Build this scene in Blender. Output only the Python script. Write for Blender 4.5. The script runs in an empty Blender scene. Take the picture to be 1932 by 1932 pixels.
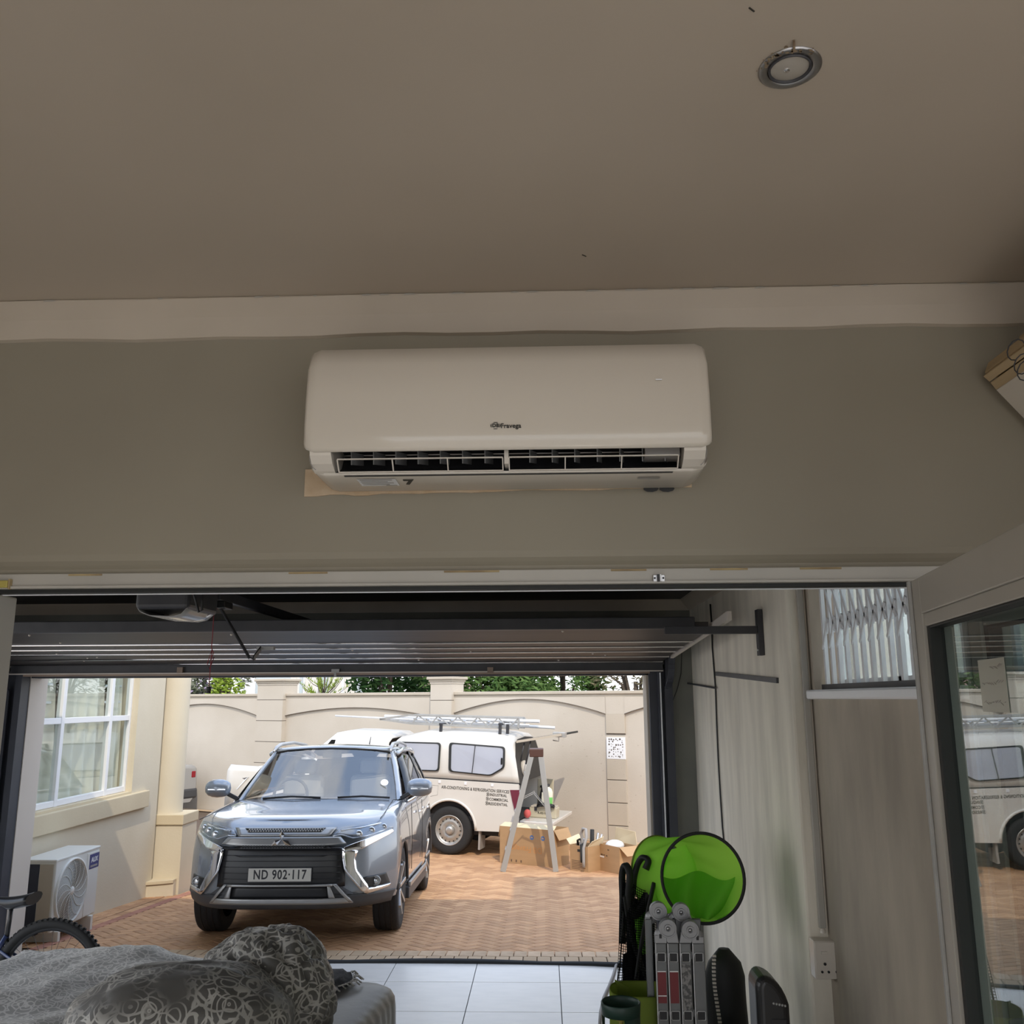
import bpy, bmesh, math, random
from mathutils import Vector, Matrix
random.seed(7)
S = bpy.context.scene
COL = S.collection

# ---------------------------------------------------------------- camera
F, CX, CY, H = 1700.0, 966.0, 966.0, 1.93
PITCH, YAW, ROLL = math.radians(11.7), math.radians(1.9), math.radians(.25)
_f = Vector((-math.sin(YAW)*math.cos(PITCH), math.cos(YAW)*math.cos(PITCH), math.sin(PITCH)))
_r = Vector((math.cos(YAW), math.sin(YAW), 0)); _u = _r.cross(_f)
_c, _s = math.cos(ROLL), math.sin(ROLL)
_r, _u = _r*_c - _u*_s, _r*_s + _u*_c
CAM = Vector((0, 0, H))
cam_data = bpy.data.cameras.new('camera'); cam_data.sensor_width = 36; cam_data.lens = F/1932*36
cam_data.clip_start = .02; cam_data.clip_end = 500
cam = bpy.data.objects.new('camera', cam_data); COL.objects.link(cam)
cam.matrix_world = Matrix(((_r.x, _u.x, -_f.x, CAM.x), (_r.y, _u.y, -_f.y, CAM.y), (_r.z, _u.z, -_f.z, CAM.z), (0, 0, 0, 1)))
S.camera = cam

# ---------------------------------------------------------------- sky, sun, exposure
SUN_EL, SUN_AZ = math.radians(45), math.radians(164)   # azimuth measured from +y towards +x: behind and to the right
world = bpy.data.worlds.new('sky'); S.world = world; world.use_nodes = True
wn = world.node_tree; wn.nodes.clear()
def wnode(t, **k):
    n = wn.nodes.new(t)
    for a, b in k.items(): setattr(n, a, b)
    return n
w_out = wnode('ShaderNodeOutputWorld'); w_bg = wnode('ShaderNodeBackground')
w_tc = wnode('ShaderNodeTexCoord'); w_sep = wnode('ShaderNodeSeparateXYZ'); w_ramp = wnode('ShaderNodeValToRGB')
w_noise = wnode('ShaderNodeTexNoise'); w_cr = wnode('ShaderNodeValToRGB'); w_mix = wnode('ShaderNodeMix', data_type='RGBA')
wn.links.new(w_tc.outputs['Generated'], w_sep.inputs[0]); wn.links.new(w_sep.outputs['Z'], w_ramp.inputs[0])
w_ramp.color_ramp.elements[0].position = 0; w_ramp.color_ramp.elements[0].color = (.84, .87, .90, 1)
w_ramp.color_ramp.elements[1].position = .75; w_ramp.color_ramp.elements[1].color = (.40, .53, .78, 1)
w_noise.inputs['Scale'].default_value = 2.6; w_noise.inputs['Detail'].default_value = 6
wn.links.new(w_tc.outputs['Generated'], w_noise.inputs['Vector']); wn.links.new(w_noise.outputs['Fac'], w_cr.inputs[0])
w_cr.color_ramp.elements[0].position = .48; w_cr.color_ramp.elements[1].position = .66
wn.links.new(w_cr.outputs['Color'], w_mix.inputs['Factor'])
wn.links.new(w_ramp.outputs['Color'], w_mix.inputs['A']); w_mix.inputs['B'].default_value = (1.0, .99, .97, 1)
wn.links.new(w_mix.outputs['Result'], w_bg.inputs['Color']); w_bg.inputs['Strength'].default_value = 1.65
wn.links.new(w_bg.outputs[0], w_out.inputs[0])
sun_data = bpy.data.lights.new('sun', 'SUN'); sun_data.energy = 1.55; sun_data.angle = math.radians(.6); sun_data.color = (1, .88, .70)
sun = bpy.data.objects.new('sun', sun_data); COL.objects.link(sun)
SUN_DIR = Vector((math.sin(SUN_AZ)*math.cos(SUN_EL), math.cos(SUN_AZ)*math.cos(SUN_EL), math.sin(SUN_EL)))
sun.rotation_euler = SUN_DIR.to_track_quat('Z', 'Y').to_euler(); sun.location = SUN_DIR*30
S.view_settings.view_transform = 'Standard'; S.view_settings.look = 'None'; S.view_settings.gamma = 1
S.view_settings.use_curve_mapping = False
S.view_settings.exposure = .58
S.cycles.use_denoising = True
S.cycles.max_bounces = 9; S.cycles.diffuse_bounces = 5; S.cycles.glossy_bounces = 4; S.cycles.transparent_max_bounces = 16
S.cycles.sample_clamp_indirect = 6

# ---------------------------------------------------------------- pixel -> place
def ray(px, py): return _r*((px-CX)/F) - _u*((py-CY)/F) + _f
def on_plane(px, py, p, n):
    d = ray(px, py); n = Vector(n); return CAM + d*((Vector(p)-CAM).dot(n)/d.dot(n))
def on_y(px, py, y): return on_plane(px, py, (0, y, 0), (0, 1, 0))
def on_x(px, py, x): return on_plane(px, py, (x, 0, 0), (1, 0, 0))
def on_z(px, py, z): return on_plane(px, py, (0, 0, z), (0, 0, 1))
GP = [(-60, 0), (7.25, 0), (11.5, -.289), (13.5, -.345), (16, -.36), (200, -.36)]   # fall of the yard away from the garage
def gz(y):
    for (a, b), (c, d) in zip(GP, GP[1:]):
        if y <= c: return b + (d-b)*(y-a)/(c-a)
    return GP[-1][1]
def on_g(px, py):
    d = ray(px, py); a, b = .1, 90.
    for _ in range(50):
        m = (a+b)/2; q = CAM + d*m
        if q.z > gz(q.y): a = m
        else: b = m
    return CAM + d*a

# ---------------------------------------------------------------- materials
M = {}
def _nt(name):
    m = bpy.data.materials.new(name); m.use_nodes = True; nt = m.node_tree
    b = next(n for n in nt.nodes if n.type == 'BSDF_PRINCIPLED'); M[name] = m
    return m, nt, b
def L(nt, a, b): nt.links.new(a, b)
def mat(name, col, rough=.6, metal=0., col2=None, scale=6., detail=4, lo=.35, hi=.65, stretch=(1, 1, 1), bump=0., bscale=60., bdet=3, spec=.5, coat=0., rnd=0., emit=None, sheen=0., trans=0., alpha=None, coords='Object', rough2=None):
    m, nt, b = _nt(name)
    b.inputs['Base Color'].default_value = (*col, 1); b.inputs['Roughness'].default_value = rough; b.inputs['Metallic'].default_value = metal
    b.inputs['Specular IOR Level'].default_value = spec; b.inputs['Coat Weight'].default_value = coat; b.inputs['Coat Roughness'].default_value = .03
    b.inputs['Sheen Weight'].default_value = sheen
    if trans: b.inputs['Transmission Weight'].default_value = trans
    tc = nt.nodes.new('ShaderNodeTexCoord'); mp = nt.nodes.new('ShaderNodeMapping'); mp.inputs['Scale'].default_value = stretch
    L(nt, tc.outputs[coords], mp.inputs['Vector'])
    csock = None
    if col2 is not None:
        n = nt.nodes.new('ShaderNodeTexNoise'); n.inputs['Scale'].default_value = scale; n.inputs['Detail'].default_value = detail
        L(nt, mp.outputs[0], n.inputs['Vector'])
        r = nt.nodes.new('ShaderNodeValToRGB'); r.color_ramp.elements[0].position = lo; r.color_ramp.elements[1].position = hi
        r.color_ramp.elements[0].color = (*col, 1); r.color_ramp.elements[1].color = (*col2, 1)
        L(nt, n.outputs['Fac'], r.inputs[0]); csock = r.outputs[0]
        if rough2 is not None:
            mr = nt.nodes.new('ShaderNodeMapRange'); mr.inputs['From Min'].default_value = lo; mr.inputs['From Max'].default_value = hi
            mr.inputs['To Min'].default_value = rough; mr.inputs['To Max'].default_value = rough2
            L(nt, n.outputs['Fac'], mr.inputs['Value']); L(nt, mr.outputs[0], b.inputs['Roughness'])
    if rnd:
        oi = nt.nodes.new('ShaderNodeObjectInfo'); hs = nt.nodes.new('ShaderNodeHueSaturation')
        mr = nt.nodes.new('ShaderNodeMapRange'); mr.inputs['To Min'].default_value = 1-rnd; mr.inputs['To Max'].default_value = 1+rnd
        L(nt, oi.outputs['Random'], mr.inputs['Value']); L(nt, mr.outputs[0], hs.inputs['Value'])
        if csock is not None: L(nt, csock, hs.inputs['Color'])
        else: hs.inputs['Color'].default_value = (*col, 1)
        csock = hs.outputs[0]
    if csock is not None: L(nt, csock, b.inputs['Base Color'])
    if bump:
        n = nt.nodes.new('ShaderNodeTexNoise'); n.inputs['Scale'].default_value = bscale; n.inputs['Detail'].default_value = bdet
        L(nt, mp.outputs[0], n.inputs['Vector'])
        bp = nt.nodes.new('ShaderNodeBump'); bp.inputs['Strength'].default_value = bump; bp.inputs['Distance'].default_value = .01
        L(nt, n.outputs['Fac'], bp.inputs['Height']); L(nt, bp.outputs[0], b.inputs['Normal'])
    if emit:
        b.inputs['Emission Color'].default_value = (*emit[0], 1); b.inputs['Emission Strength'].default_value = emit[1]
    return m
def glass(name, tint=(.9, .95, .95), ior=1.5, rough=.0, body=0., bodycol=(.5, .55, .6)):
    m, nt, b = _nt(name); nt.nodes.remove(b)
    out = next(n for n in nt.nodes if n.type == 'OUTPUT_MATERIAL')
    tr = nt.nodes.new('ShaderNodeBsdfTransparent'); tr.inputs[0].default_value = (*tint, 1)
    gl = nt.nodes.new('ShaderNodeBsdfGlossy'); gl.inputs['Roughness'].default_value = rough
    fr = nt.nodes.new('ShaderNodeFresnel'); fr.inputs['IOR'].default_value = ior
    mx = nt.nodes.new('ShaderNodeMixShader'); base = tr.outputs[0]
    if body:
        di = nt.nodes.new('ShaderNodeBsdfDiffuse'); di.inputs[0].default_value = (*bodycol, 1)
        m2 = nt.nodes.new('ShaderNodeMixShader'); m2.inputs[0].default_value = body
        L(nt, tr.outputs[0], m2.inputs[1]); L(nt, di.outputs[0], m2.inputs[2]); base = m2.outputs[0]
    ge = nt.nodes.new('ShaderNodeNewGeometry'); mi = nt.nodes.new('ShaderNodeMix'); mi.inputs['A'].default_value = ior; mi.inputs['B'].default_value = 1/ior
    L(nt, ge.outputs['Backfacing'], mi.inputs['Factor']); L(nt, mi.outputs['Result'], fr.inputs['IOR'])
    L(nt, fr.outputs[0], mx.inputs[0]); L(nt, base, mx.inputs[1]); L(nt, gl.outputs[0], mx.inputs[2]); L(nt, mx.outputs[0], out.inputs[0])
    return m
def srgb(r, g, b):
    f = lambda c: (c/255/12.92) if c/255 <= .04045 else ((c/255+.055)/1.055)**2.4
    return (f(r), f(g), f(b))

# ---------------------------------------------------------------- mesh collector
class MB:
    def __init__(s): s.v = []; s.f = []; s.smooth = []
    def add(s, vs, fs, smooth=False):
        o = len(s.v); s.v += [tuple(v) for v in vs]; s.f += [tuple(i+o for i in f) for f in fs]; s.smooth += [smooth]*len(fs); return s
    def box(s, a, b, mtx=None):
        x0, y0, z0 = a; x1, y1, z1 = b
        vs = [Vector(p) for p in ((x0, y0, z0), (x1, y0, z0), (x1, y1, z0), (x0, y1, z0), (x0, y0, z1), (x1, y0, z1), (x1, y1, z1), (x0, y1, z1))]
        if mtx is not None: vs = [mtx @ v for v in vs]
        return s.add(vs, [(0, 3, 2, 1), (4, 5, 6, 7), (0, 1, 5, 4), (1, 2, 6, 5), (2, 3, 7, 6), (3, 0, 4, 7)])
    def bar(s, p, q, w, h, up=(0, 0, 1)):
        p, q = Vector(p), Vector(q); d = q-p; l = d.length; d.normalize(); up = Vector(up)
        if abs(d.dot(up)) > .98: up = Vector((0, 1, 0)) if abs(d.y) < .9 else Vector((1, 0, 0))
        x = d.cross(up).normalized(); z = x.cross(d)
        m = Matrix(((x.x, d.x, z.x, p.x), (x.y, d.y, z.y, p.y), (x.z, d.z, z.z, p.z), (0, 0, 0, 1)))
        return s.box((-w/2, 0, -h/2), (w/2, l, h/2), m)
    def tube(s, pts, r, n=8, closed=False, cap=True, flat=1.0):
        pts = [Vector(p) for p in pts]; rs = r if isinstance(r, (list, tuple)) else [r]*len(pts)
        N = len(pts); prev = None; vs = []
        for i, p in enumerate(pts):
            a = pts[(i-1) % N] if closed else pts[max(i-1, 0)]; b = pts[(i+1) % N] if closed else pts[min(i+1, N-1)]
            t = (b-a)
            if t.length < 1e-9: t = Vector((0, 0, 1))
            t.normalize()
            if prev is None:
                u = t.orthogonal().normalized()
            else:
                u = prev - t*prev.dot(t)
                u = u.normalized() if u.length > 1e-6 else t.orthogonal().normalized()
            prev = u; w = t.cross(u)
            vs += [p + u*math.cos(2*math.pi*k/n)*rs[i] + w*math.sin(2*math.pi*k/n)*rs[i]*flat for k in range(n)]
        fs = []
        for i in range(N if closed else N-1):
            j = (i+1) % N
            fs += [(i*n+k, i*n+(k+1) % n, j*n+(k+1) % n, j*n+k) for k in range(n)]
        s.add(vs, fs, True)
        if cap and not closed:
            o = len(s.v)-len(vs); s.f += [tuple(o+k for k in range(n))[::-1], tuple(o+(N-1)*n+k for k in range(n))]; s.smooth += [False, False]
        return s
    def lathe(s, prof, n=24, mtx=None, smooth=True, a0=0., a1=2*math.pi):
        full = abs(a1-a0-2*math.pi) < 1e-6; k = n if full else n+1; vs = []
        for r, z in prof:
            for i in range(k):
                a = a0+(a1-a0)*i/n; v = Vector((r*math.cos(a), r*math.sin(a), z)); vs.append(mtx @ v if mtx is not None else v)
        fs = []
        for j in range(len(prof)-1):
            for i in range(n):
                i2 = (i+1) % k
                fs.append((j*k+i, j*k+i2, (j+1)*k+i2, (j+1)*k+i))
        return s.add(vs, fs, smooth)
    def prism(s, poly, d, mtx=None):      # polygon in local xz, thickness along y from 0 to d
        n = len(poly); vs = [Vector((x, 0, z)) for x, z in poly] + [Vector((x, d, z)) for x, z in poly]
        if mtx is not None: vs = [mtx @ v for v in vs]
        return s.add(vs, [tuple(range(n)), tuple(range(2*n-1, n-1, -1))] + [(i, i+n, (i+1) % n+n, (i+1) % n) for i in range(n)])
    def grid(s, rows, smooth=True, close_u=False):
        m = len(rows[0]); vs = [p for r in rows for p in r]; fs = []
        for j in range(len(rows)-1):
            for i in range(m if close_u else m-1):
                i2 = (i+1) % m; fs.append((j*m+i, j*m+i2, (j+1)*m+i2, (j+1)*m+i))
        return s.add(vs, fs, smooth)
    def ball(s, c, r, n=12, m=8, sc=(1, 1, 1)):
        c = Vector(c); rows = []
        for j in range(m+1):
            t = math.pi*j/m
            rows.append([c + Vector((r*sc[0]*math.sin(t)*math.cos(2*math.pi*i/n), r*sc[1]*math.sin(t)*math.sin(2*math.pi*i/n), r*sc[2]*math.cos(t))) for i in range(n)])
        return s.grid(rows, True, True)
    def mesh(s, name):
        me = bpy.data.meshes.new(name); me.from_pydata(s.v, [], s.f)
        me.polygons.foreach_set('use_smooth', s.smooth); me.validate(); me.update()
        return me
    def build(s, name, m, parent=None, bevel=0., seg=2, solid=0., sub=0, fixn=True):
        me = s.mesh(name)
        if fixn:
            bm = bmesh.new(); bm.from_mesh(me); bmesh.ops.remove_doubles(bm, verts=bm.verts, dist=1e-5); bmesh.ops.recalc_face_normals(bm, faces=bm.faces); bm.to_mesh(me); bm.free()
        o = bpy.data.objects.new(name, me); COL.objects.link(o)
        if m: me.materials.append(M[m] if isinstance(m, str) else m)
        if parent is not None: o.parent = parent
        if solid:
            md = o.modifiers.new('s', 'SOLIDIFY'); md.thickness = solid; md.offset = 0
        if sub:
            md = o.modifiers.new('u', 'SUBSURF'); md.levels = sub; md.render_levels = sub
        if bevel:
            md = o.modifiers.new('b', 'BEVEL'); md.width = bevel; md.segments = seg; md.limit_method = 'ANGLE'; md.angle_limit = math.radians(40)
            md.harden_normals = False
        return o
def tag(o, label, cat, group=None):
    o['label'] = label; o['category'] = cat
    if group: o['group'] = group
    return o
def struct(o): o['kind'] = 'structure'; return o
def thing(name, label, cat, loc=(0, 0, 0), rz=0., group=None, rot=None):
    o = bpy.data.objects.new(name, None); COL.objects.link(o); o.location = loc; o.rotation_euler = rot if rot else (0, 0, rz)
    o.empty_display_size = .1
    return tag(o, label, cat, group)
def sempty(name, loc=(0, 0, 0)):
    o = bpy.data.objects.new(name, None); COL.objects.link(o); o.location = loc; return struct(o)
def T(x, y, z): return Matrix.Translation((x, y, z))
def RX(a): return Matrix.Rotation(a, 4, 'X')
def RY(a): return Matrix.Rotation(a, 4, 'Y')
def RZ(a): return Matrix.Rotation(a, 4, 'Z')
def text(name, body, size, m, parent, mtx, extrude=.0006, align='CENTER', spacing=1., bold=0., xscale=1.):
    """flat lettering; local x is the reading direction, local y up, local z towards the reader"""
    cu = bpy.data.curves.new(name, 'FONT'); cu.body = body; cu.size = size; cu.align_x = align; cu.align_y = 'CENTER'
    cu.space_character = spacing; cu.offset = bold; cu.extrude = extrude; cu.resolution_u = 3
    tmp = bpy.data.objects.new(name, cu); COL.objects.link(tmp)
    dg = bpy.context.evaluated_depsgraph_get(); me = bpy.data.meshes.new_from_object(tmp.evaluated_get(dg))
    bpy.data.objects.remove(tmp); bpy.data.curves.remove(cu)
    me.transform(mtx @ Matrix.Diagonal((xscale, 1, 1, 1)))
    me.materials.clear(); me.materials.append(M[m]); me.name = name
    o = bpy.data.objects.new(name, me); COL.objects.link(o); o.parent = parent
    return o
def frame_mtx(o, x, y):
    x = Vector(x).normalized(); y = Vector(y); y = (y-x*y.dot(x)).normalized(); z = x.cross(y); o = Vector(o)
    return Matrix(((x.x, y.x, z.x, o.x), (x.y, y.y, z.y, o.y), (x.z, y.z, z.z, o.z), (0, 0, 0, 1)))
def copy_tree(o, parent=None):
    c = o.copy(); COL.objects.link(c)
    if parent is not None: c.parent = parent
    for ch in list(o.children): copy_tree(ch, c)
    return c
def bake_modifiers(o):
    dg = bpy.context.evaluated_depsgraph_get(); me = bpy.data.meshes.new_from_object(o.evaluated_get(dg))
    o.modifiers.clear(); o.data = me
def boolean_cut(o, cutter):
    md = o.modifiers.new('c', 'BOOLEAN'); md.operation = 'DIFFERENCE'; md.object = cutter; md.solver = 'EXACT'
    bpy.context.view_layer.update(); bake_modifiers(o); bpy.data.objects.remove(cutter)

# ---------------------------------------------------------------- material list
mat('ceiling_paint', (.46, .395, .32), rough=.38, col2=(.42, .36, .29), scale=1.2, bump=.05, bscale=4, spec=.45)
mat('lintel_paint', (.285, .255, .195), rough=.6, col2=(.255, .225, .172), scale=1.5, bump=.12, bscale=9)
mat('cornice_paint', (.50, .435, .355), rough=.5, col2=(.45, .39, .315), scale=3, bump=.1, bscale=12)
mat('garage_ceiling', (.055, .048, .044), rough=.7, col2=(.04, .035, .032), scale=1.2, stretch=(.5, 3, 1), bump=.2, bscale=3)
mat('plaster_raw', (.86, .80, .68), rough=.8, col2=(.68, .63, .53), scale=3.0, stretch=(2, 2, .45), detail=7, bump=.25, bscale=14)
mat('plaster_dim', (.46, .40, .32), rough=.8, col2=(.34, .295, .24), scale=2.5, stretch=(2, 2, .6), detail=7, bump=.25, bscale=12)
mat('wall_grey', (.22, .22, .19), rough=.75, col2=(.18, .18, .16), scale=3)
mat('dark_wall', (.09, .095, .09), rough=.7, col2=(.07, .075, .075), scale=3)
mat('tile', (.84, .805, .755), rough=.24, col2=(.79, .76, .715), scale=5, stretch=(1, 3, 1), rnd=.03, spec=.5)
mat('grout', (.16, .16, .16), rough=.9)
mat('aluminium_frame', (.44, .415, .37), rough=.4, col2=(.39, .37, .33), scale=4)
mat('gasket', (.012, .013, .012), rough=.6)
mat('white_plastic', (.68, .625, .55), rough=.22, spec=.5)
mat('white_gloss', (.64, .585, .505), rough=.10, spec=.5)
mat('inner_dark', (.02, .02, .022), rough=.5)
mat('grey_fin', (.18, .18, .18), rough=.5)
mat('print_dark', (.03, .028, .022), rough=.6)
mat('print_grey', (.33, .31, .29), rough=.6)
mat('stain', (.40, .31, .16), rough=.9, col2=(.26, .19, .11), scale=20)
mat('bare_plaster', (.58, .46, .33), rough=.9, col2=(.50, .37, .24), scale=25, bump=.3, bscale=60)
mat('brass_tag', (.40, .33, .08), rough=.5)
mat('steel', (.52, .52, .53), rough=.32, metal=1, col2=(.42, .42, .43), scale=20)
mat('alu', (.60, .60, .60), rough=.38, metal=.9, col2=(.5, .5, .5), scale=14)
mat('alu_matt', (.44, .44, .43), rough=.55, metal=.3, col2=(.38, .38, .37), scale=9)
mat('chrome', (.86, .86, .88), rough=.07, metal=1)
mat('dark_steel', (.035, .036, .042), rough=.45, col2=(.05, .05, .055), scale=8)
mat('door_panel', (.05, .044, .042), rough=.5, col2=(.036, .032, .031), scale=3, stretch=(.4, 4, 4), bump=.08, bscale=10)
mat('door_edge', (.62, .56, .50), rough=.45)
mat('door_wood', (.34, .25, .19), rough=.6, col2=(.25, .19, .15), scale=4)
mat('navy_frame', (.045, .048, .062), rough=.5, col2=(.035, .038, .05), scale=5)
mat('rubber', (.018, .018, .018), rough=.75)
mat('black_plastic', (.014, .014, .015), rough=.42)
mat('black_satin', (.02, .02, .021), rough=.3)
mat('cream_wall', (.56, .505, .43), rough=.85, col2=(.52, .465, .39), scale=1.3, detail=6, bump=.12, bscale=40)
mat('cream_band', (.50, .44, .36), rough=.85, col2=(.465, .41, .33), scale=2, bump=.1, bscale=40)
mat('house_cream', (.66, .59, .46), rough=.85, col2=(.62, .55, .42), scale=1.5, bump=.1, bscale=40)
mat('house_ochre', (.62, .53, .37), rough=.85, col2=(.58, .49, .34), scale=2, bump=.1, bscale=40)
mat('joint_dark', (.13, .11, .09), rough=.9)
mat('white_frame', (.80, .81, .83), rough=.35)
mat('curtain', (.90, .86, .75), rough=.9, col2=(.86, .81, .70), scale=3)
mat('paver', (.45, .245, .125), rough=.85, col2=(.56, .325, .17), scale=7, rnd=.13, bump=.25, bscale=50)
mat('paver_red', (.34, .15, .10), rough=.85, col2=(.42, .20, .13), scale=7, rnd=.10, bump=.25, bscale=50)
mat('paver_pale', (.60, .43, .28), rough=.85, col2=(.50, .35, .22), scale=7, rnd=.12, bump=.25, bscale=50)
mat('sand_joint', (.11, .075, .05), rough=.95)
mat('bounce_ground', (.60, .52, .43), rough=.85, col2=(.55, .49, .42), scale=2)  # for the unseen ground added as a light bouncer
mat('flake', (.46, .40, .33), rough=.9)

# ================================================================ THE ROOM AND GARAGE SHELL
YL = 1.81            # near face of the wall above the wide doorway
ZC = 2.78            # ceiling
XR = 1.15            # garage right wall
XR2 = 1.24           # recessed right wall nearer the camera
YF = 7.10            # inner face of the garage front wall
def sbox(name, a, b, m, parent=None, bevel=0.):
    o = MB().box(a, b).build(name, m, parent, bevel)
    return struct(o) if parent is None else o

# floor and its tiles
floor = sbox('floor', (-4.35, -2.6, -.15), (1.45, 7.25, -.006), 'grout')
tile_me = MB().box((0, 0, -.012), (.600, .600, 0)).mesh('tile'); tile_me.materials.append(M['tile'])
tile_cut = MB().box((0, 0, -.012), (.600, .455, 0)).mesh('tile'); tile_cut.materials.append(M['tile'])
for i in range(-7, 3):
    for j in range(-15, 2):
        x, y = -.51+.606*i, 6.185+.606*j
        if x+.6 > 1.45 or x < -4.35 or y < -2.6: continue
        me = tile_cut if j == 1 else tile_me
        o = bpy.data.objects.new('tile', me); COL.objects.link(o); o.parent = floor; o.location = (x, y, 0)
edge = MB()
edge.box((1.308, -2.6, -.012), (1.449, 7.2, 0)); edge.build('tile', 'tile', floor)

# ceilings
cl = MB().box((-4.35, -2.6, ZC), (1.45, YL, ZC+.05)); struct(cl.build('ceiling', 'ceiling_paint'))
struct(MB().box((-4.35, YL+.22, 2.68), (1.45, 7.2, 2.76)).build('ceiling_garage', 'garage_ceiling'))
# roof over it all, upper storey beside it
sbox('roof', (-4.6, -2.65, 2.84), (1.46, 7.40, 3.0), 'cream_band')
uw = MB(); uw.box((1.0, 5.0, 3.01), (1.47, 7.40, 4.75)); uw.box((1.47, 5.0, -.3), (3.6, 7.40, 4.75)); struct(uw.build('wall_upper', 'cream_wall'))

# wall above the doorway, with its rounded lower edge
wf = MB()
prof = [(YL, ZC), (YL, 2.225), (YL+.004, 2.212), (YL+.012, 2.204), (YL+.02, 2.197), (YL+.022, 2.188), (YL+.22, 2.188), (YL+.22, ZC)]
n = len(prof)
wf.add([(x, y, z) for x in (-4.35, 1.45) for y, z in prof], [tuple(range(n)), tuple(range(2*n-1, n-1, -1))] + [(i, i+n, (i+1) % n+n, (i+1) % n) for i in range(n)])
struct(wf.build('wall_front', 'lintel_paint'))
# cornice: shallow cove strip, slightly wavy lower edge
co = MB(); rows = []
for k in range(61):
    x = -4.35 + 5.8*k/60; w = .0022*math.sin(k*1.7) + .0018*math.sin(k*.63)
    rows.append([(x, YL-.0005, 2.692+w), (x, YL-.013, 2.694+w), (x, YL-.022, 2.735), (x, YL-.028, ZC-.003+w*.4), (x, YL-.026, ZC-.0005), (x, YL-.0005, ZC-.0005)])
co.grid(rows, False); struct(co.build('trim_1', 'cornice_paint'))
# flaking paint along the top of the cornice (thin chips)
ch = MB(); random.seed(3)
for k in range(26):
    x = random.uniform(-1.1, .95); w = random.uniform(.006, .035)
    ch.add([(x, YL-.0295, ZC-.0055), (x+w, YL-.0295, ZC-.0045), (x+w*.8, YL-.0288, ZC-.0015), (x+w*.2, YL-.0288, ZC-.0012)], [(0, 1, 2, 3)])
struct(ch.build('trim_2', 'aluminium_frame'))

# aluminium door head under the lintel
hd = sempty('trim_3', (0, YL, 2.14))
def hpart(name, a, b, m, bv=.002):
    o = MB().box((a[0], a[1], a[2]-2.14), (b[0], b[1], b[2]-2.14)).build(name, m, hd, bv); return o
hpart('head_rail', (-4.3, .012, 2.158), (1.23, .05, 2.1878), 'aluminium_frame')
hpart('head_lip', (-4.3, .006, 2.1565), (1.23, .03, 2.162), 'aluminium_frame', .001)
hpart('track_seal', (-4.3, .022, 2.149), (1.23, .046, 2.1582), 'gasket', .001)
hpart('track_glint', (-4.3, .0465, 2.1465), (1.23, .0495, 2.149), 'white_frame', .0005)  # white strip paints in the glint along the far track edge
random.seed(11)
st = MB()
for k in range(6):   # old yellow glue and dirt on the upper edge of the rail
    x = (-.98, -.52, -.20, .14, .34, .52)[k]; w = random.uniform(.03, .12)
    st.box((x, .0108, 2.1825-2.14), (x+w, .0125, 2.1865-2.14))
st.build('glue_line', 'stain', hd)
# keeper latch on the head rail
lt = on_y(1243, 1091, YL+.008); lk = thing('latch_keeper', 'small steel latch keeper screwed to the aluminium door head', 'latch', lt)
MB().box((-.012, -.003, -.007), (.012, .003, .007)).build('plate', 'steel', lk, .001)
MB().box((-.004, -.009, -.007), (.001, -.003, .007)).build('tongue', 'inner_dark', lk)
MB().box((.001, -.010, -.007), (.004, -.003, .007)).build('clip', 'white_frame', lk)
for s in (-.0085, .0085): MB().lathe([(0, -.0045), (.002, -.0045), (.002, -.003), (.002, 0)], 8, T(s, 0, 0) @ RX(-math.pi/2)).build('screw', 'inner_dark', lk)
# yellowed bracket at the left end of the head rail
bk = on_y(6, 1101, YL+.006); b = thing('end_bracket', 'yellowed little end bracket on the left of the door head', 'bracket', bk)
MB().box((-.03, -.006, -.009), (.012, .005, .006)).build('body', 'brass_tag', b, .002); MB().box((.0125, -.004, -.012), (.016, .005, .009)).build('end_lip', 'stain', b)
# white post of the folding doors at the left
lp = on_y(12, 1135, YL+.06)
struct(MB().box((lp.x-.11, YL+.03, 0), (lp.x, YL+.10, 2.1485)).build('trim_4', 'aluminium_frame', None, .004))

# garage walls
wlm = MB(); wlm.box((-4.5, 6.3, -.1), (-4.35, 7.2, ZC)); wlm.box((-4.5, 1.6, -.1), (-4.35, 2.05, ZC)); wlm.box((-4.5, 2.05, 2.55), (-4.35, 6.3, ZC))  # wide unseen opening left in this wall to let daylight in
struct(wlm.build('wall_left', 'dark_wall'))
sbox('wall_light_block', (-1.75, -2.6, 0), (-1.6, YL, ZC), 'lintel_paint')  # unseen wall added to block light from the left
wr = MB(); wr.box((XR, 4.30, -.1), (XR2+.2, YF+.12, 2.68)); struct(wr.build('wall_right', 'plaster_raw', None, .012))
SZ = 1.957
wq = MB(); wq.box((XR2, .8, -.1), (XR2+.2, 4.30, SZ-.03)); wq.box((XR2, .8, 2.62), (XR2+.2, 4.30, ZC)); wq.box((XR2, .8, SZ-.03), (XR2+.2, 2.0, 2.62)); wq.box((XR2, 4.24, SZ-.03), (XR2+.2, 4.3, 2.62))  # near end stops short, an unseen gap letting daylight in
struct(wq.build('wall_right_recess', 'plaster_dim'))
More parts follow.
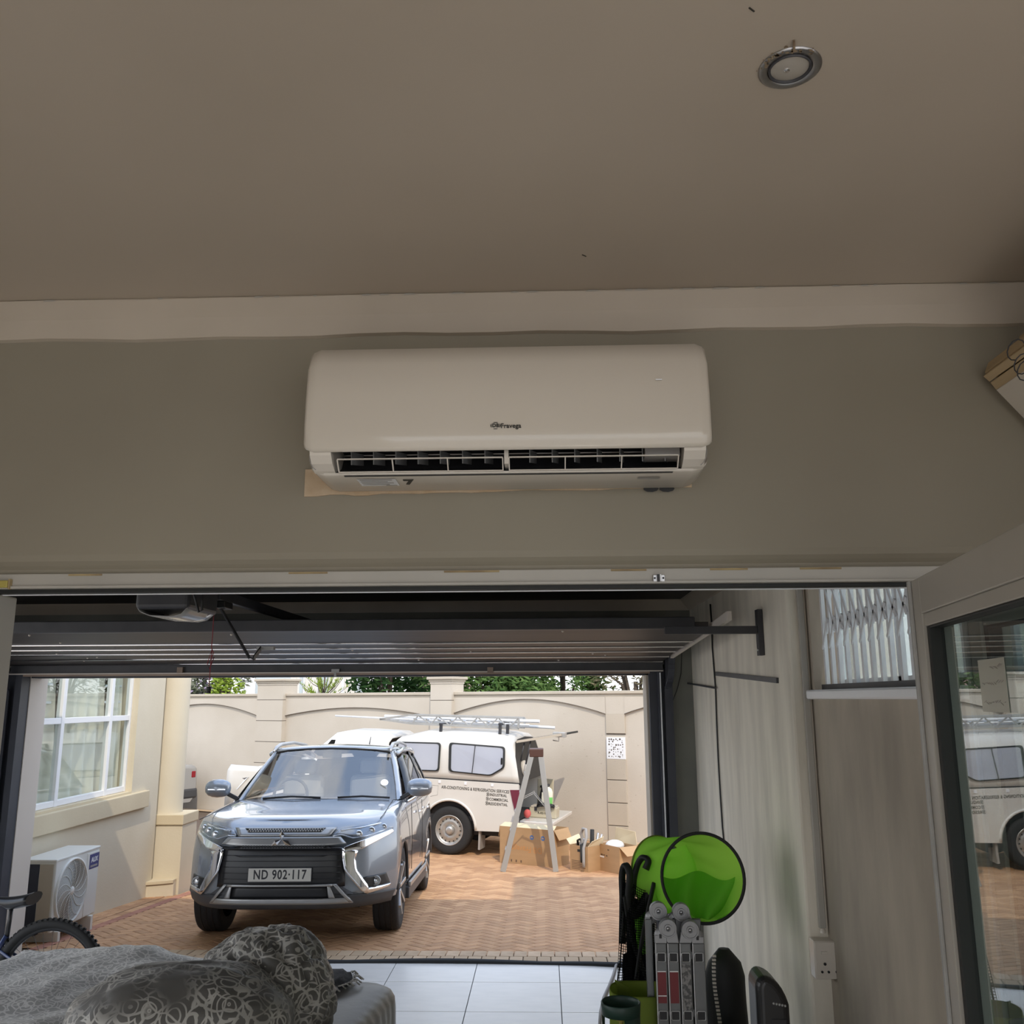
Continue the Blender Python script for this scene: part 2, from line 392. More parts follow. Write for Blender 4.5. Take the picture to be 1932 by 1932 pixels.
# garage cornice on the right wall and front wall
cg = MB()
cg.add([(XR, y, z) for y in (4.3, YF) for z in (2.60,)] + [(XR-.012, y, 2.605) for y in (4.3, YF)] + [(XR-.075, y, 2.67) for y in (4.3, YF)] + [(XR-.08, y, 2.68) for y in (4.3, YF)] + [(XR, y, 2.68) for y in (4.3, YF)], [(0, 1, 3, 2), (2, 3, 5, 4), (4, 5, 7, 6), (6, 7, 9, 8)])
cg.add([(x, YF, 2.60) for x in (-4.35, XR)] + [(x, YF-.012, 2.605) for x in (-4.35, XR)] + [(x, YF-.075, 2.67) for x in (-4.35, XR)] + [(x, YF-.08, 2.68) for x in (-4.35, XR)] + [(x, YF, 2.68) for x in (-4.35, XR)], [(0, 1, 3, 2), (2, 3, 5, 4), (4, 5, 7, 6), (6, 7, 9, 8)])
struct(cg.build('trim_5', 'cornice_paint'))
# front wall of the garage around the opening
OL = on_y(66, 1281, 7.2).x; OR = on_y(1221, 1270, 7.2).x; OT = 2.125
fw = MB(); fw.box((-4.5, YF, -.12), (OL-.16, 7.32, 2.84)); fw.box((OR+.16, YF, -.12), (XR+.3, 7.32, 2.84)); fw.box((OL-.16, YF, OT+.06), (OR+.16, 7.32, 2.84))
struct(fw.build('wall_far', 'wall_grey'))
ow = MB(); ow.box((-4.9, 7.321, -.2), (OL-.02, 7.40, 2.83)); ow.box((OR+.005, 7.321, -.2), (OR+.45, 7.40, 2.83)); ow.box((OL-.02, 7.321, OT+.05), (OR+.005, 7.40, 2.83))
struct(ow.build('wall_outer', 'cream_band'))

# ---------------------------------------------------------------- sectional garage door, raised, with its tracks
gd = sempty('door_1', (0, 6.0, 2.2)); gd0 = Vector((0, 6.0, 2.2))
lines = [(5.02, 1189), (5.60, 1213), (5.95, 1222.5), (6.30, 1231.5), (6.65, 1241), (7.0, 1250.5)]
pts = [(y, on_y(700, p, y).z) for y, p in lines]
xl, xr = OL-.10, OR+.10
for k in range(len(pts)-1):
    (y0, z0), (y1, z1) = pts[k], pts[k+1]
    pm = MB(); g = .012
    pm.add([(x, y, z+dz) for x in (xl, xr) for (y, z) in ((y0+g, z0), (y1-g, z1)) for dz in (0, .035)], [(0, 4, 6, 2), (1, 3, 7, 5), (0, 1, 5, 4), (2, 6, 7, 3), (0, 2, 3, 1), (4, 5, 7, 6)])
    pm.v = [tuple(Vector(v)-gd0) for v in pm.v]; pm.build('panel', 'door_panel', gd)
    if k > 0 or True:
        em = MB(); yy, zz = (y1, z1); em.tube([(xl, yy-.006, zz-.003), (xr, yy-.006, zz-.003)], .0075, 10); em.v = [tuple(Vector(v)-gd0) for v in em.v]; em.build('panel_edge', 'chrome', gd)  # chrome tube put in to give the panel edge its bright glint
# last section bending down behind the header
(yb, zb) = pts[-1]
zlow = on_y(700, 1268, 7.06).z
pm = MB(); pm.box((xl, 7.02, zlow), (xr, 7.06, zb+.01)); pm.v = [tuple(Vector(v)-gd0) for v in pm.v]; pm.build('panel', 'dark_steel', gd)
em = MB(); em.box((xl, 7.0, zlow-.008), (xr, 7.02, zlow+.001)); em.v = [tuple(Vector(v)-gd0) for v in em.v]; em.build('bottom_lip', 'door_edge', gd)
em = MB(); em.box((xl+.1, 7.025, zlow-.022), (xr-.1, 7.06, zlow-.002)); em.v = [tuple(Vector(v)-gd0) for v in em.v]; em.build('bottom_rail', 'door_wood', gd)
for px in (340, 925):
    q = on_y(px, 1262, 7.0)-gd0; MB().box((-.022, -.01, -.032), (.022, .02, .012)).build('handle_plate', 'door_wood', gd).location = q
q = on_y(633, 1266, 7.0)-gd0; bb = MB(); bb.box((-.03, -.008, -.012), (.03, .01, .014)); bb.box((-.008, -.012, -.04), (.008, .006, -.01)); bb.build('lock_bracket', 'alu_matt', gd).location = q
# near edge stiffener and end stile
(y0, z0) = pts[0]
em = MB(); em.box((xl-.02, y0-.03, z0-.005), (on_y(1310, 1180, y0).x, y0+.03, z0+.06)); em.v = [tuple(Vector(v)-gd0) for v in em.v]; em.build('stiffener', 'dark_steel', gd, .006)
random.seed(5)
bt = MB()
for k in range(16):
    y = random.uniform(5.1, 6.9); z = 0
    for (ya, za), (yb2, zb2) in zip(pts, pts[1:]):
        if ya <= y <= yb2: z = za+(zb2-za)*(y-ya)/(yb2-ya)
    bt.ball((random.uniform(xl+.2, xr-.2), y-6.0, z-2.2-.001), .008, 6, 4)
bt.build('rivet', 'door_edge', gd)
# flat steel tracks: right hand curve and the hanger
def track_curve(x, flip):
    p = []
    for t in range(13):
        a = t/12*math.pi/2; p.append((x, 7.02-.30*math.sin(a)*1.0, 2.02+.30*(1-math.cos(a))*.83))
    return p
for x, nm in ((OL-.12, 'l'), (OR+.13, 'r')):
    path = [(x, 7.04, .02), (x, 7.035, 2.0)] + track_curve(x, 0)
    path = [tuple(Vector(p)-gd0) for p in path]
    tm = MB()
    for a, c in zip(path, path[1:]): tm.bar(a, c, .045, .014, up=(0, 1, .2))
    tm.build('track_riser', 'navy_frame', gd)
    tm = MB(); tm.bar(path[-2], Vector((x, 4.6, pts[0][1]+.03))-gd0, .022, .045); tm.build('track', 'door_edge', gd)
# hanger T on the right wall: vertical angle with a horizontal arm to the track
ha = on_x(1436, 1150, XR); hb = on_x(1440, 1237, XR)
hg = thing('track_hanger', 'black steel T-shaped track hanger bolted to the right plaster wall', 'bracket', (XR, ha.y, hb.z))
MB().box((-.028, -.03, 0), (-.001, .03, ha.z-hb.z)).build('wall_plate', 'dark_steel', hg, .002)
arm_z = on_x(1430, 1191, XR).z-hb.z; p2 = on_y(1254, 1191, ha.y)
MB().box((p2.x-XR, -.02, arm_z-.02), (-.028, .015, arm_z+.02)).build('arm', 'dark_steel', hg, .002)
MB().lathe([(0, -.004), (.008, -.004), (.008, 0)], 10, T(-.028, 0, .03) @ RY(math.pi/2)).build('bolt', 'steel', hg)
# door frame posts: navy steel
for s, x0, x1 in ((0, OL-.17, OL-.008), (1, OR, OR+.17)):
    f = MB(); f.box((x0, YF-.005, -.02), (x1, YF+.05, OT+.03)); f.box((x0+.06*s, YF-.05, 0), (x0+.06*s+.012, YF-.005, OT+.0)); f.box((x1-.05, YF-.07, 0), (x1, YF-.005, 2.3))
    struct(f.build('trim_6' if s == 0 else 'trim_7', 'navy_frame'))
struct(MB().box((OR+.075, YF-.075, 0), (OR+.083, YF-.05, 2.12)).build('trim_8', 'white_frame'))
sbox('trim_9', (OL, YF+.05, OT-.02), (OR, 7.32, OT+.05), 'navy_frame')
struct(MB().box((OL-.012, 7.15, -.05), (OL-.002, 7.402, OT)).build('trim_10', 'door_edge'))
struct(MB().box((OR-.016, 7.15, -.05), (OR+.006, 7.402, OT)).build('trim_11', 'cream_band'))

# ---------------------------------------------------------------- high window with expanding security trellis
SZ2 = on_x(1600, 1298, XR2).z
wd = sempty('window_1', (XR2, 4.2, SZ2)); w0 = Vector((XR2, 4.2, SZ2))
mat('frosted', (.72, .80, .80), rough=.5, trans=.0, spec=.5, emit=None)
glass('frosted_glass', (.92, .97, .97), 1.45, .1, body=.35, bodycol=(.85, .9, .9))
sl = MB(); sl.box((-.05, -2.2, -.045), (.05, .012, -.004)); sl.build('window_sill', 'white_frame', wd, .008)
fr = MB()
for y in (-2.15, -1.45, -.72, -.02): fr.box((.10, y-.02, 0), (.14, y+.02, .62))
fr.box((.10, -2.17, 0), (.14, 0, .04)); fr.box((.10, -2.17, .58), (.14, 0, .62)); fr.build('window_frame', 'white_frame', wd)
for y0, y1 in ((-2.13, -1.47), (-1.43, -.74), (-.70, -.04)): MB().box((.115, y0, .03), (.121, y1, .59)).build('pane', 'frosted_glass', wd)
MB().box((.02, -2.15, -.004), (.07, 0, .02)).build('trellis_track', 'dark_steel', wd)
tg = thing('security_trellis', 'white expanding steel security trellis across the high side window', 'trellis gate', (XR2+.04, 4.2, SZ2))
ys = [-.03-.098*k for k in range(21)]
for k, y in enumerate(ys):
    MB().box((-.008, y-.011, .02), (.008, y+.011, .60)).build('upright', 'white_frame', tg)
lz = on_x(1620, 1205, XR2).z-SZ2
for k in range(len(ys)-2):
    MB().bar((-.012, ys[k], .60), (-.012, ys[k+2] if k+2 < len(ys) else ys[-1], lz+.06), .014, .005, up=(1, 0, 0)).build('lattice_bar', 'white_frame', tg)
    MB().bar((.012, ys[k+2], .60), (.012, ys[k], lz+.06), .014, .005, up=(1, 0, 0)).build('lattice_bar', 'white_frame', tg)
    MB().bar((-.012, ys[k+1], lz+.12), (-.012, ys[k], lz-.01), .014, .005, up=(1, 0, 0)).build('lattice_bar', 'white_frame', tg)

# conduit and surface socket box in the corner of the recess
cp = on_y(1508, 1120, 4.285); cq = on_y(1551, 1760, 4.285)
cd = thing('conduit', 'white painted cable trunking running down the end of the garage wall', 'conduit', (cp.x, 4.285, cq.z))
MB().box((-.014, -.012, .02), (.014, .012, 2.60-cq.z)).build('trunk', 'aluminium_frame', cd, .003)
MB().lathe([(.013, 0), (.013, .012), (.010, .014), (.010, .03)], 14).build('gland', 'white_plastic', cd)
a = on_y(1535, 1776, 4.22); c = on_y(1604, 1849, 4.22)
sk = thing('socket_box', 'white surface-mounted twin plug socket box below the trunking', 'socket', ((a.x+c.x)/2, 4.30, c.z))
w2 = (c.x-a.x)/2; hh = a.z-c.z
MB().box((-w2, -.075, 0), (w2, -.005, hh)).build('box', 'white_plastic', sk, .004)
fp = MB().box((-w2+.004, -.080, .003), (w2-.002, -.075, hh-.003)).build('face_plate', 'white_plastic', sk, .002)
for sx in (-.036, .036):
    for hx, hz, r in ((0, .052, .006), (-.017, .026, .005), (.017, .026, .005)):
        MB().lathe([(0, 0), (r, 0), (r, .004)], 10, T(sx*w2/.085+hx*.8, -.0805, hz*hh/.19*1.5) @ RX(math.pi/2)).build('pin_hole', 'inner_dark', sk)
    MB().box((sx*w2/.085-.013, -.084, hh*.66), (sx*w2/.085+.013, -.080, hh*.74)).build('switch', 'white_plastic', sk, .001)

# thin black cable down the right wall, two flat bars fixed to it
cpts = [(1340, 1140), (1343, 1180), (1344, 1222), (1347, 1260), (1350, 1300), (1352, 1360), (1355, 1430), (1359, 1500), (1363, 1560), (1366, 1590)]
cb = MB(); path = [on_x(x, y, XR-.008) for x, y in cpts]; path.append(Vector((XR-.008, path[-1].y, .6)))
cb.tube(path, .0055, 6); tag(cb.build('wall_cable', 'black_plastic'), 'thin black cable hanging down the rough plaster side wall', 'cable')
p, q = on_x(1351, 1271, XR-.006), on_x(1467, 1284, XR-.006)
tag(MB().bar(p, q, .012, .026).build('flat_bar', 'dark_steel'), 'short dark flat bar fixed to the wall below the track hanger', 'bar')
p, q = on_x(1266, 1284, XR-.05), on_x(1349, 1298, XR-.02)
tag(MB().tube([p, q], .007, 6).build('thin_rod', 'dark_steel'), 'thin dark rod sticking out of the side wall beside the cable', 'rod')
wp = [on_y(x, y, YF-.01) for x, y in ((1284, 1195), (1286, 1230), (1285, 1270), (1278, 1300), (1268, 1325), (1264, 1340))]
wm = MB().tube(wp, .003, 5); wm.ball(wp[-1], .012, 8, 6)
tag(wm.build('loose_wire', 'black_plastic'), 'loose thin wire dangling on the wall beside the garage door frame', 'wire')

# rubber threshold seal across the opening
ts = MB(); rows = []
for k in range(41):
    x = OL + (OR-OL)*k/40; bow = .07*math.sin(math.pi*min(1, max(0, (x+2.6)/3.4))) ; lift = .012*abs(math.sin(x*2.1))
    y = 7.19+bow+ (-.05 if x > .3 else 0)*(x-.3)*2
    rows.append([(x, y-.03, .002), (x, y-.022, .012+lift*.4), (x, y, .017+lift), (x, y+.022, .012+lift*.4), (x, y+.03, .0)])
ts.grid(rows); tag(ts.build('threshold_seal', 'rubber'), 'long wavy black rubber seal lying across the garage threshold', 'seal')

# recessed downlight in the ceiling
dc = on_z(1490, 128, ZC); er = (on_z(1551, 120, ZC)-on_z(1430, 136, ZC)).length/2
dl = thing('downlight', 'round steel recessed downlight with stained rim in the ceiling', 'downlight', (dc.x, dc.y, ZC))
R0 = er
MB().lathe([(R0, -.0003), (R0, -.0015), (R0*.93, -.0032), (R0*.72, -.0028), (R0*.69, -.0005), (R0*.69, .0)], 40).build('rim', 'steel', dl)
MB().lathe([(R0*.685, -.001), (R0*.67, -.0038), (R0*.63, -.0038), (R0*.60, -.0005)], 40).build('swivel_ring', 'dark_steel', dl)
glass('lamp_glass', (.95, .93, .9), 1.5, .05, body=.55, bodycol=(.55, .52, .47))
MB().lathe([(R0*.605, -.0006), (R0*.45, -.003), (R0*.2, -.0045), (0, -.005)], 32).build('lamp_lens', 'lamp_glass', dl)
MB().ball((-R0*.1, 0, -.003), R0*.13, 12, 8, (1, 1, .5)).build('bulb', 'chrome', dl)
random.seed(8); sm = MB()
for k in range(34):
    a = math.radians(random.uniform(175, 305)); r = R0*random.uniform(.82, 1.05); w = R0*random.uniform(.02, .07)
    zf = -.0035 if r < R0 else -.0006; sm.add([(r*math.cos(a)+w*random.uniform(.4, 1.4)*math.cos(t), r*math.sin(a)+w*random.uniform(.4, 1.4)*math.sin(t), zf) for t in [i*math.pi/3.5 for i in range(7)]], [tuple(range(7))])
sm.bar((-R0*.12, -R0*.95, -.006), (-R0*.22, -R0*1.3, -.002), .003, .003)
mat('rust', (.14, .09, .055), rough=.9, col2=(.30, .24, .16), scale=90); so = sm.build('rust_flake', 'rust', dl); so['kind'] = 'stuff'
for px, py in ((1102, 482), (1418, 18)):
    q = on_z(px, py, ZC); struct(MB().bar((q.x-.004, q.y-.004, ZC-.0006), (q.x+.004, q.y+.003, ZC-.0006), .002, .001).build('trim_12', 'print_dark'))

# ================================================================ WALL AIR CONDITIONER
axl = on_y(571, 818, 1.606).x; axr = on_y(1345, 814, 1.606).x; az = on_y(960, 922, 1.79).z
AW = (axr-axl)/2; ac = thing('air_conditioner', 'white wall-mounted split air conditioner above the wide doorway', 'air conditioner', ((axl+axr)/2, YL, az))
def loft(mb, prof, xs, ins, smooth=True, cy=.1, cz=.14):
    rows = []
    for x, s in zip(xs, ins):
        rows.append([(x, -(cy+(d-cy)*(1-s*.5)), cz+(z-cz)*(1-s)) if s else (x, -d, z) for d, z in prof])
    mb.grid(rows, smooth, True)
    n = len(prof); o = len(mb.v)-len(rows)*n
    mb.f += [tuple(range(o, o+n)), tuple(range(o+(len(rows)-1)*n, o+len(rows)*n))[::-1]]; mb.smooth += [False, False]
xs = [-AW, -AW+.004, -AW+.014, -AW+.03, AW-.03, AW-.014, AW-.004, AW]; ins = [.16, .09, .03, 0, 0, .03, .09, .16]
body = [(.0, .006), (.012, .0), (.12, .0), (.140, .0005), (.150, .004), (.10, .022), (.075, .057), (.125, .067), (.190, .036), (.194, .044), (.196, .072), (.194, .142), (.187, .204), (.165, .244), (.135, .2585), (.05, .261), (.0, .261)]
m = MB(); loft(m, body, xs, ins); m.build('body', 'white_plastic', ac)
panel = [(d, z-.018) for d, z in [(.150, .2725), (.170, .2640), (.1925, .224), (.2005, .16), (.2035, .09), (.2025, .058), (.199, .0505), (.190, .052), (.19, .09), (.187, .16), (.180, .22), (.160, .255)]]
m = MB(); loft(m, panel, [-AW+.001, -AW+.006, -AW+.02, AW-.02, AW-.006, AW-.001], [.10, .05, 0, 0, .05, .10], True, .1, .14); m.build('front_panel', 'white_gloss', ac)
OWD = AW-.052
m = MB()   # dark outlet throat
m.add([(x, -d, z) for x in (-OWD, OWD) for d, z in ((.1485, .0055), (.1, .0245), (.0765, .0575), (.125, .065), (.188, .0348))], [(0, 1, 6, 5), (1, 2, 7, 6), (2, 3, 8, 7), (3, 4, 9, 8)])
m.build('outlet_throat', 'inner_dark', ac)
for s in (-1, 1):    # solid white ends of the outlet
    m = MB(); x0, x1 = sorted((s*OWD, s*(AW-.012)))
    prof = [(.1485, .0037), (.158, .006), (.178, .015), (.192, .028), (.195, .036), (.125, .067), (.075, .057), (.10, .022)]
    n = len(prof); m.add([(x, -d, z) for x in (x0, x1) for d, z in prof], [tuple(range(n)), tuple(range(2*n-1, n-1, -1))]+[(i, i+n, (i+1) % n+n, (i+1) % n) for i in range(n)])
    m.build('outlet_end', 'white_plastic', ac)
for k in range(15):   # swing vanes deep in the throat
    x = -OWD+.03 + (2*OWD-.06)*k/14
    if k == 7: continue
    MB().add([(x, -.15, .020), (x+.012, -.095, .032), (x+.012, -.10, .054), (x, -.155, .044)], [(0, 1, 2, 3)]).build('vane', 'grey_fin', ac, solid=.002)
m = MB().box((-.005, -.175, .012), (.003, -.13, .048)).build('centre_post', 'white_plastic', ac)
# two-part flap, tilted
fl = [(.140, .014), (.141, .012), (.180, .0165), (.180, .0185)]
for x0, x1 in ((-OWD+.008, -.008), (.004, OWD-.008)):
    m = MB(); m.box((x0, -.1760, .0235), (x1, -.1715, .0255)); m.box((x0, -.1545, .0035), (x1, -.1495, .0055)); fo = m.build('flap', 'white_plastic', ac)
    for t in (.0, .333, .667, 1):
        x = x0+(x1-x0)*t; MB().add([(x, -.150, .0045), (x, -.156, .0035), (x, -.176, .0235), (x, -.170, .0255)], [(0, 1, 2, 3)]).build('flap_rib', 'white_plastic', fo, solid=.002)
m = MB().box((.26, -.165, .026), (OWD-.004, -.120, .056)).build('inner_cover', 'print_grey', ac)
m = MB().box((-OWD+.015, -.1440, -.0004), (OWD-.015, -.1360, .0004)).build('lip_slot', 'inner_dark', ac)
for s in (-1, 1):
    m = MB(); c = Vector((s*(AW-.030), -.176, .027)); pts = [c+Vector((.021*math.cos(t), -.006-.006*math.sin(t), .026*math.sin(t))) for t in [math.pi*(-.35+1.0*k/10) if s > 0 else math.pi*(.35+1.0*k/10) for k in range(11)]]
    m.tube(pts, .0009, 5); m.build('end_cap_line', 'print_grey', ac)
# printing on the panel
def acm(px, py, d=.2042, up=(0, 0, 1)):
    q = on_y(px, py, YL-d); return frame_mtx(q-ac.location, (1, 0, 0), up)
text('brand_name', 'Fravega', .0125, 'print_dark', ac, acm(964, 803.5, .2045), bold=.0002)
lg = acm(935, 803, .2045)
m = MB(); e = []
for k in range(28):
    t = 2*math.pi*k/28; e.append((.0095*math.cos(t), .0068*math.sin(t)))
for x0, x1 in ((-.0095, -.0062), (.0062, .0095)):
    pp = [(x, z) for x, z in e if x0-1e-4 <= x <= x1+1e-4]; pp.sort(key=lambda q: math.atan2(q[1], q[0]-(x0+x1)/2))
    m.add([lg @ Vector((x, z, 0)) for x, z in pp], [tuple(range(len(pp)))])
m.add([lg @ Vector(v) for v in ((-.0045, .0055, 0), (.0045, .0055, 0), (.003, .0068, 0), (-.003, .0068, 0), (-.0045, -.0055, 0), (.0045, -.0055, 0), (.003, -.0068, 0), (-.003, -.0068, 0))], [(0, 1, 2, 3), (4, 7, 6, 5)])
m.build('brand_mark', 'print_dark', ac)
text('brand_letters', 'DB', .0098, 'print_dark', ac, lg, bold=.0003)
lo_n = (0, .45, .9)
lab = frame_mtx(on_z(714, 910, az-.0006)-ac.location, (1, 0, 0), (0, -1, 0))
m = MB(); m.add([lab @ Vector(v) for v in ((-.038, -.028, .0005), (.038, -.028, .0005), (.038, .028, .0005), (-.038, .028, .0005))], [(0, 1, 2, 3)]); rl = m.build('rating_label', 'white_frame', ac)
m = MB()
for k in range(4): m.add([lab @ Vector((x, -.018+.012*k+dz, .0009)) for x, dz in ((-.033, 0), (.02+.01*(k % 2), 0), (.02+.01*(k % 2), .005), (-.033, .005))], [(0, 1, 2, 3)])
m.add([lab @ Vector((x, z, .0009)) for x, z in ((.012, -.026), (.034, -.026), (.034, -.021), (.012, -.021))], [(0, 1, 2, 3)])
m.build('label_print', 'print_grey', ac)
text('marker_number', '7', .052, 'print_dark', ac, frame_mtx(on_z(772, 910, az-.0008)-ac.location, (1, 0, 0), (0, -1, 0)), bold=.002, xscale=.75)
ib = frame_mtx(on_z(1224, 902, az-.0006)-ac.location, (1, 0, 0), (0, -1, 0))
m = MB(); m.add([ib @ Vector(v) for v in ((-.0215, -.009, .0004), (.0215, -.009, .0004), (.0215, .009, .0004), (-.0215, .009, .0004))], [(0, 1, 2, 3)]); m.build('inverter_badge', 'print_grey', ac)
MB().box((-.006, -.0008, -.0012), (.006, .0008, .0012)).build('status_light', 'white_frame', ac).location = on_y(1243, 716, YL-.2025)-ac.location
# bare plaster patch and broken hole behind the unit
q0, q1 = on_y(577, 890, YL), on_y(1305, 930, YL)
pp = MB(); random.seed(2); rows = [[], []]
for k in range(31):
    x = q0.x+(q1.x-q0.x)*k/30; rows[0].append((x, YL-.003, az+.05)); rows[1].append((x, YL-.003, on_y(900, 934, YL).z + (0 if k < 2 else random.uniform(-.001, .003)) + .010*k/30))
pp.grid(rows, False); struct(pp.build('trim_13', 'bare_plaster', None, solid=.004))
hm = MB()
for px in (1228, 1258):
    q = on_y(px, 922, YL-.0065); hm.lathe([(0, 0), (.016, 0)], 9, T(q.x, q.y, q.z) @ RX(math.pi/2) @ Matrix.Diagonal((1, .45, 1, 1)))
struct(hm.build('trim_14', 'inner_dark'))

# ================================================================ FOLDING GLASS DOOR LEAF (right)
LT = 2.132
lf, ln = on_z(1716, 1098, LT), on_z(1932, 985, LT); ldir = (ln-lf); ldir.z = 0; ldir.normalize(); lnrm = Vector((0, 0, 1)).cross(ldir)
if lnrm.x > 0: lnrm = -lnrm
glass('door_glass', (.80, .86, .85), 1.95, 0.)
def leaf(name, origin, d, nrm, width=.78):
    o = sempty(name, origin); mtx = Matrix(((d.x, nrm.x, 0, 0), (d.y, nrm.y, 0, 0), (0, 0, 1, 0), (0, 0, 0, 1)))
    def pb(nm, a, b, m, bv=.0015): return MB().box(a, b, mtx).build(nm, m, o, bv)
    zb, zt = -LT+.02, 0.
    pb('stile', (0, -.05, zb), (.062, 0, zt), 'aluminium_frame'); pb('stile', (width-.062, -.05, zb), (width, 0, zt), 'aluminium_frame')
    pb('stile_lip', (0, 0, zb), (.012, .006, zt), 'alu_matt')
    pb('rail', (.062, -.05, zt-.062), (width-.062, 0, zt), 'aluminium_frame'); pb('rail', (.062, -.05, zb), (width-.062, 0, zb+.10), 'aluminium_frame')
    pb('bead', (.062, -.018, zt-.084), (width-.062, -.004, zt-.062), 'aluminium_frame'); pb('bead', (.062, -.018, zb+.1), (width-.062, -.004, zb+.12), 'aluminium_frame')
    pb('gasket', (.062, -.03, zb+.1), (.078, -.006, zt-.084), 'gasket'); pb('gasket', (.078, -.03, zt-.088), (width-.07, -.006, zt-.084), 'gasket')
    pb('pane', (.07, -.028, zb+.1), (width-.07, -.024, zt-.07), 'door_glass', 0)
    return o, mtx
dl1, lm = leaf('door_2', lf, ldir, lnrm)
d2 = (RZ(math.radians(5)) @ ldir.to_4d()).to_3d(); n2 = Vector((0, 0, 1)).cross(d2); n2 = -n2 if n2.x > 0 else n2
leaf('door_3', lf+Vector((.09, .0, 0)), d2, n2)
# paper sheet stuck to the pane
pw = lambda px, py: lm.inverted() @ (on_plane(px, py, lf-lnrm*.0235, lnrm)-lf)
c1, c2 = pw(1845, 1246), pw(1906, 1345)
glass('tracing_paper', (.8, .82, .78), 1.2, .3, body=.5, bodycol=(.7, .68, .6))
MB().box((c1.x, -.0235, c2.z), (c2.x, -.023, c1.z), lm).build('paper_sheet', 'tracing_paper', dl1)
sc = MB(); random.seed(4)
for k, zz in enumerate((.85, .55, .18)):
    for j in range(9):
        x = c1.x+(c2.x-c1.x)*(.45+.05*j if k == 0 else .1+.09*j); z = c2.z+(c1.z-c2.z)*zz
        sc.bar((x, -.0228, z), (x+.010, -.0228, z+random.uniform(-.004, .004)), .0006, .0008)
sc.v = [tuple(lm @ Vector(v)) for v in sc.v]; sc.build('handwriting', 'print_grey', dl1)

# ================================================================ WHITE SLOPING BOARD WITH BATTENS, top right
yb = YL-.03
A, B = on_y(1879, 736, yb), on_y(1912, 770, yb); W1, W2, W3 = on_y(1853, 709, yb), on_y(1864, 684, yb), on_y(1868, 722, yb)
bo = thing('pelmet_board', 'white sloping pelmet board with bare timber battens beside the ceiling', 'pelmet', (A.x, yb, A.z))
def strip(name, p, q, th, m, y1=-1.6):
    p, q = Vector((p.x-A.x, 0, p.z-A.z)), Vector((q.x-A.x, 0, q.z-A.z)); n = Vector((0, 1, 0)).cross(q-p).normalized()*th
    MB().add([p, q, q+n, p+n] + [v+Vector((0, y1, 0)) for v in (p, q, q+n, p+n)], [(0, 1, 2, 3), (7, 6, 5, 4), (0, 4, 5, 1), (1, 5, 6, 2), (2, 6, 7, 3), (3, 7, 4, 0)]).build(name, m, bo, .0015)
mat('bare_timber', (.55, .42, .26), rough=.75, col2=(.42, .31, .18), scale=3, stretch=(6, .5, 6), bump=.1, bscale=30)
strip('board', A, B+(B-A)*1.6, -.018, 'white_plastic')
def mid(a, b, t): return a.lerp(b, t)
strip('batten', W3, A, -.03, 'bare_timber'); strip('batten', mid(W1, W3, .1), mid(W1, W3, .9), -.035, 'bare_timber'); strip('batten', W2, mid(W2, W1, .8)+Vector((.002, 0, 0)), -.03, 'bare_timber')
cover = MB().box((-.0, -2.3, 0), (.45, 0, .02)); co2 = MB(); B2 = B+(B-A)*2.2
MB().box((.06, -1.6, .095), (1.235-A.x, 0, .115)).build('top_board', 'bare_timber', bo)
for k, (px, py) in enumerate(((1912, 664), (1925, 690), (1931, 702))):
    q = on_y(px, py, 1.62)-Vector((A.x, yb, A.z)); w = MB(); w.tube([q+Vector((.016*math.cos(t), -.012*math.sin(t)-.01, .016*math.sin(t))) for t in [k+.55*j for j in range(10)]], .0012, 5); w.build('wire_loop', 'dark_steel', bo)

# ================================================================ GARAGE DOOR OPENER
gx = -1.62; gm = thing('door_opener', 'dark garage door motor hanging from the garage ceiling', 'motor', (-1.72, 4.2, 2.28))
mm = MB(); pr = [(-.16, .05), (-.15, .02), (.12, .02), (.15, .05), (.155, .2), (-.16, .2)]
mm.box((-.13, -.17, .055), (.12, .20, .19)); mm.build('housing', 'dark_steel', gm, .02, 3)
glass('smoke_lens', (.6, .6, .6), 1.45, .15, body=.7, bodycol=(.55, .54, .52))
mm = MB(); mm.grid([[(-.12, y, .062), (-.11, y*.96, .045), (-.07, y*.9, .028), (.04, y*.9, .022), (.08, y*.95, .032), (.11, y, .062)] for y in (-.16, -.1, 0, .1, .18)]); mm.build('lamp_cover', 'smoke_lens', gm, solid=.004)
for s in (-1, 1): MB().box((s*.12-.015, -.01, .22), (s*.12+.015, .02, .40)).build('hanging_strap', 'dark_steel', gm)
cbm = MB(); cbm.tube([(.10, -.17, .2), (.13, -.175, .15), (.15, -.17, .09), (.16, -.15, .04), (.175, -.15, .05), (.17, -.15, .10), (.168, -.14, .19)], .006, 6); cbm.build('power_cord', 'black_plastic', gm)
MB().bar((.11, .2, .16), (.11, 2.84, .17), .035, .05).build('rail', 'dark_steel', gm, .003)
tr = MB().box((.085, .25, .10), (.135, .37, .135)).build('trolley', 'black_plastic', gm, .004)
A1 = on_y(414, 1143, 4.5)-gm.location; A2 = on_y(470, 1240, 4.75)-gm.location; A3 = on_y(478, 1243, 4.76)-gm.location; A4 = on_y(492, 1224, 4.85)-gm.location
am = MB(); am.bar(A1, A2, .006, .03, up=(0, 1, 0)); am.bar(A2, A3, .006, .03, up=(0, 1, 0)); am.bar(A3, A4, .006, .03, up=(0, 1, 0)); am.build('draw_arm', 'dark_steel', gm)
MB().box((A4.x-.02, A4.y-.01, A4.z-.006), (A4.x+.07, A4.y+.03, A4.z+.01)).build('arm_bracket', 'alu_matt', gm)
mat('red_cord', (.25, .03, .04), rough=.8)
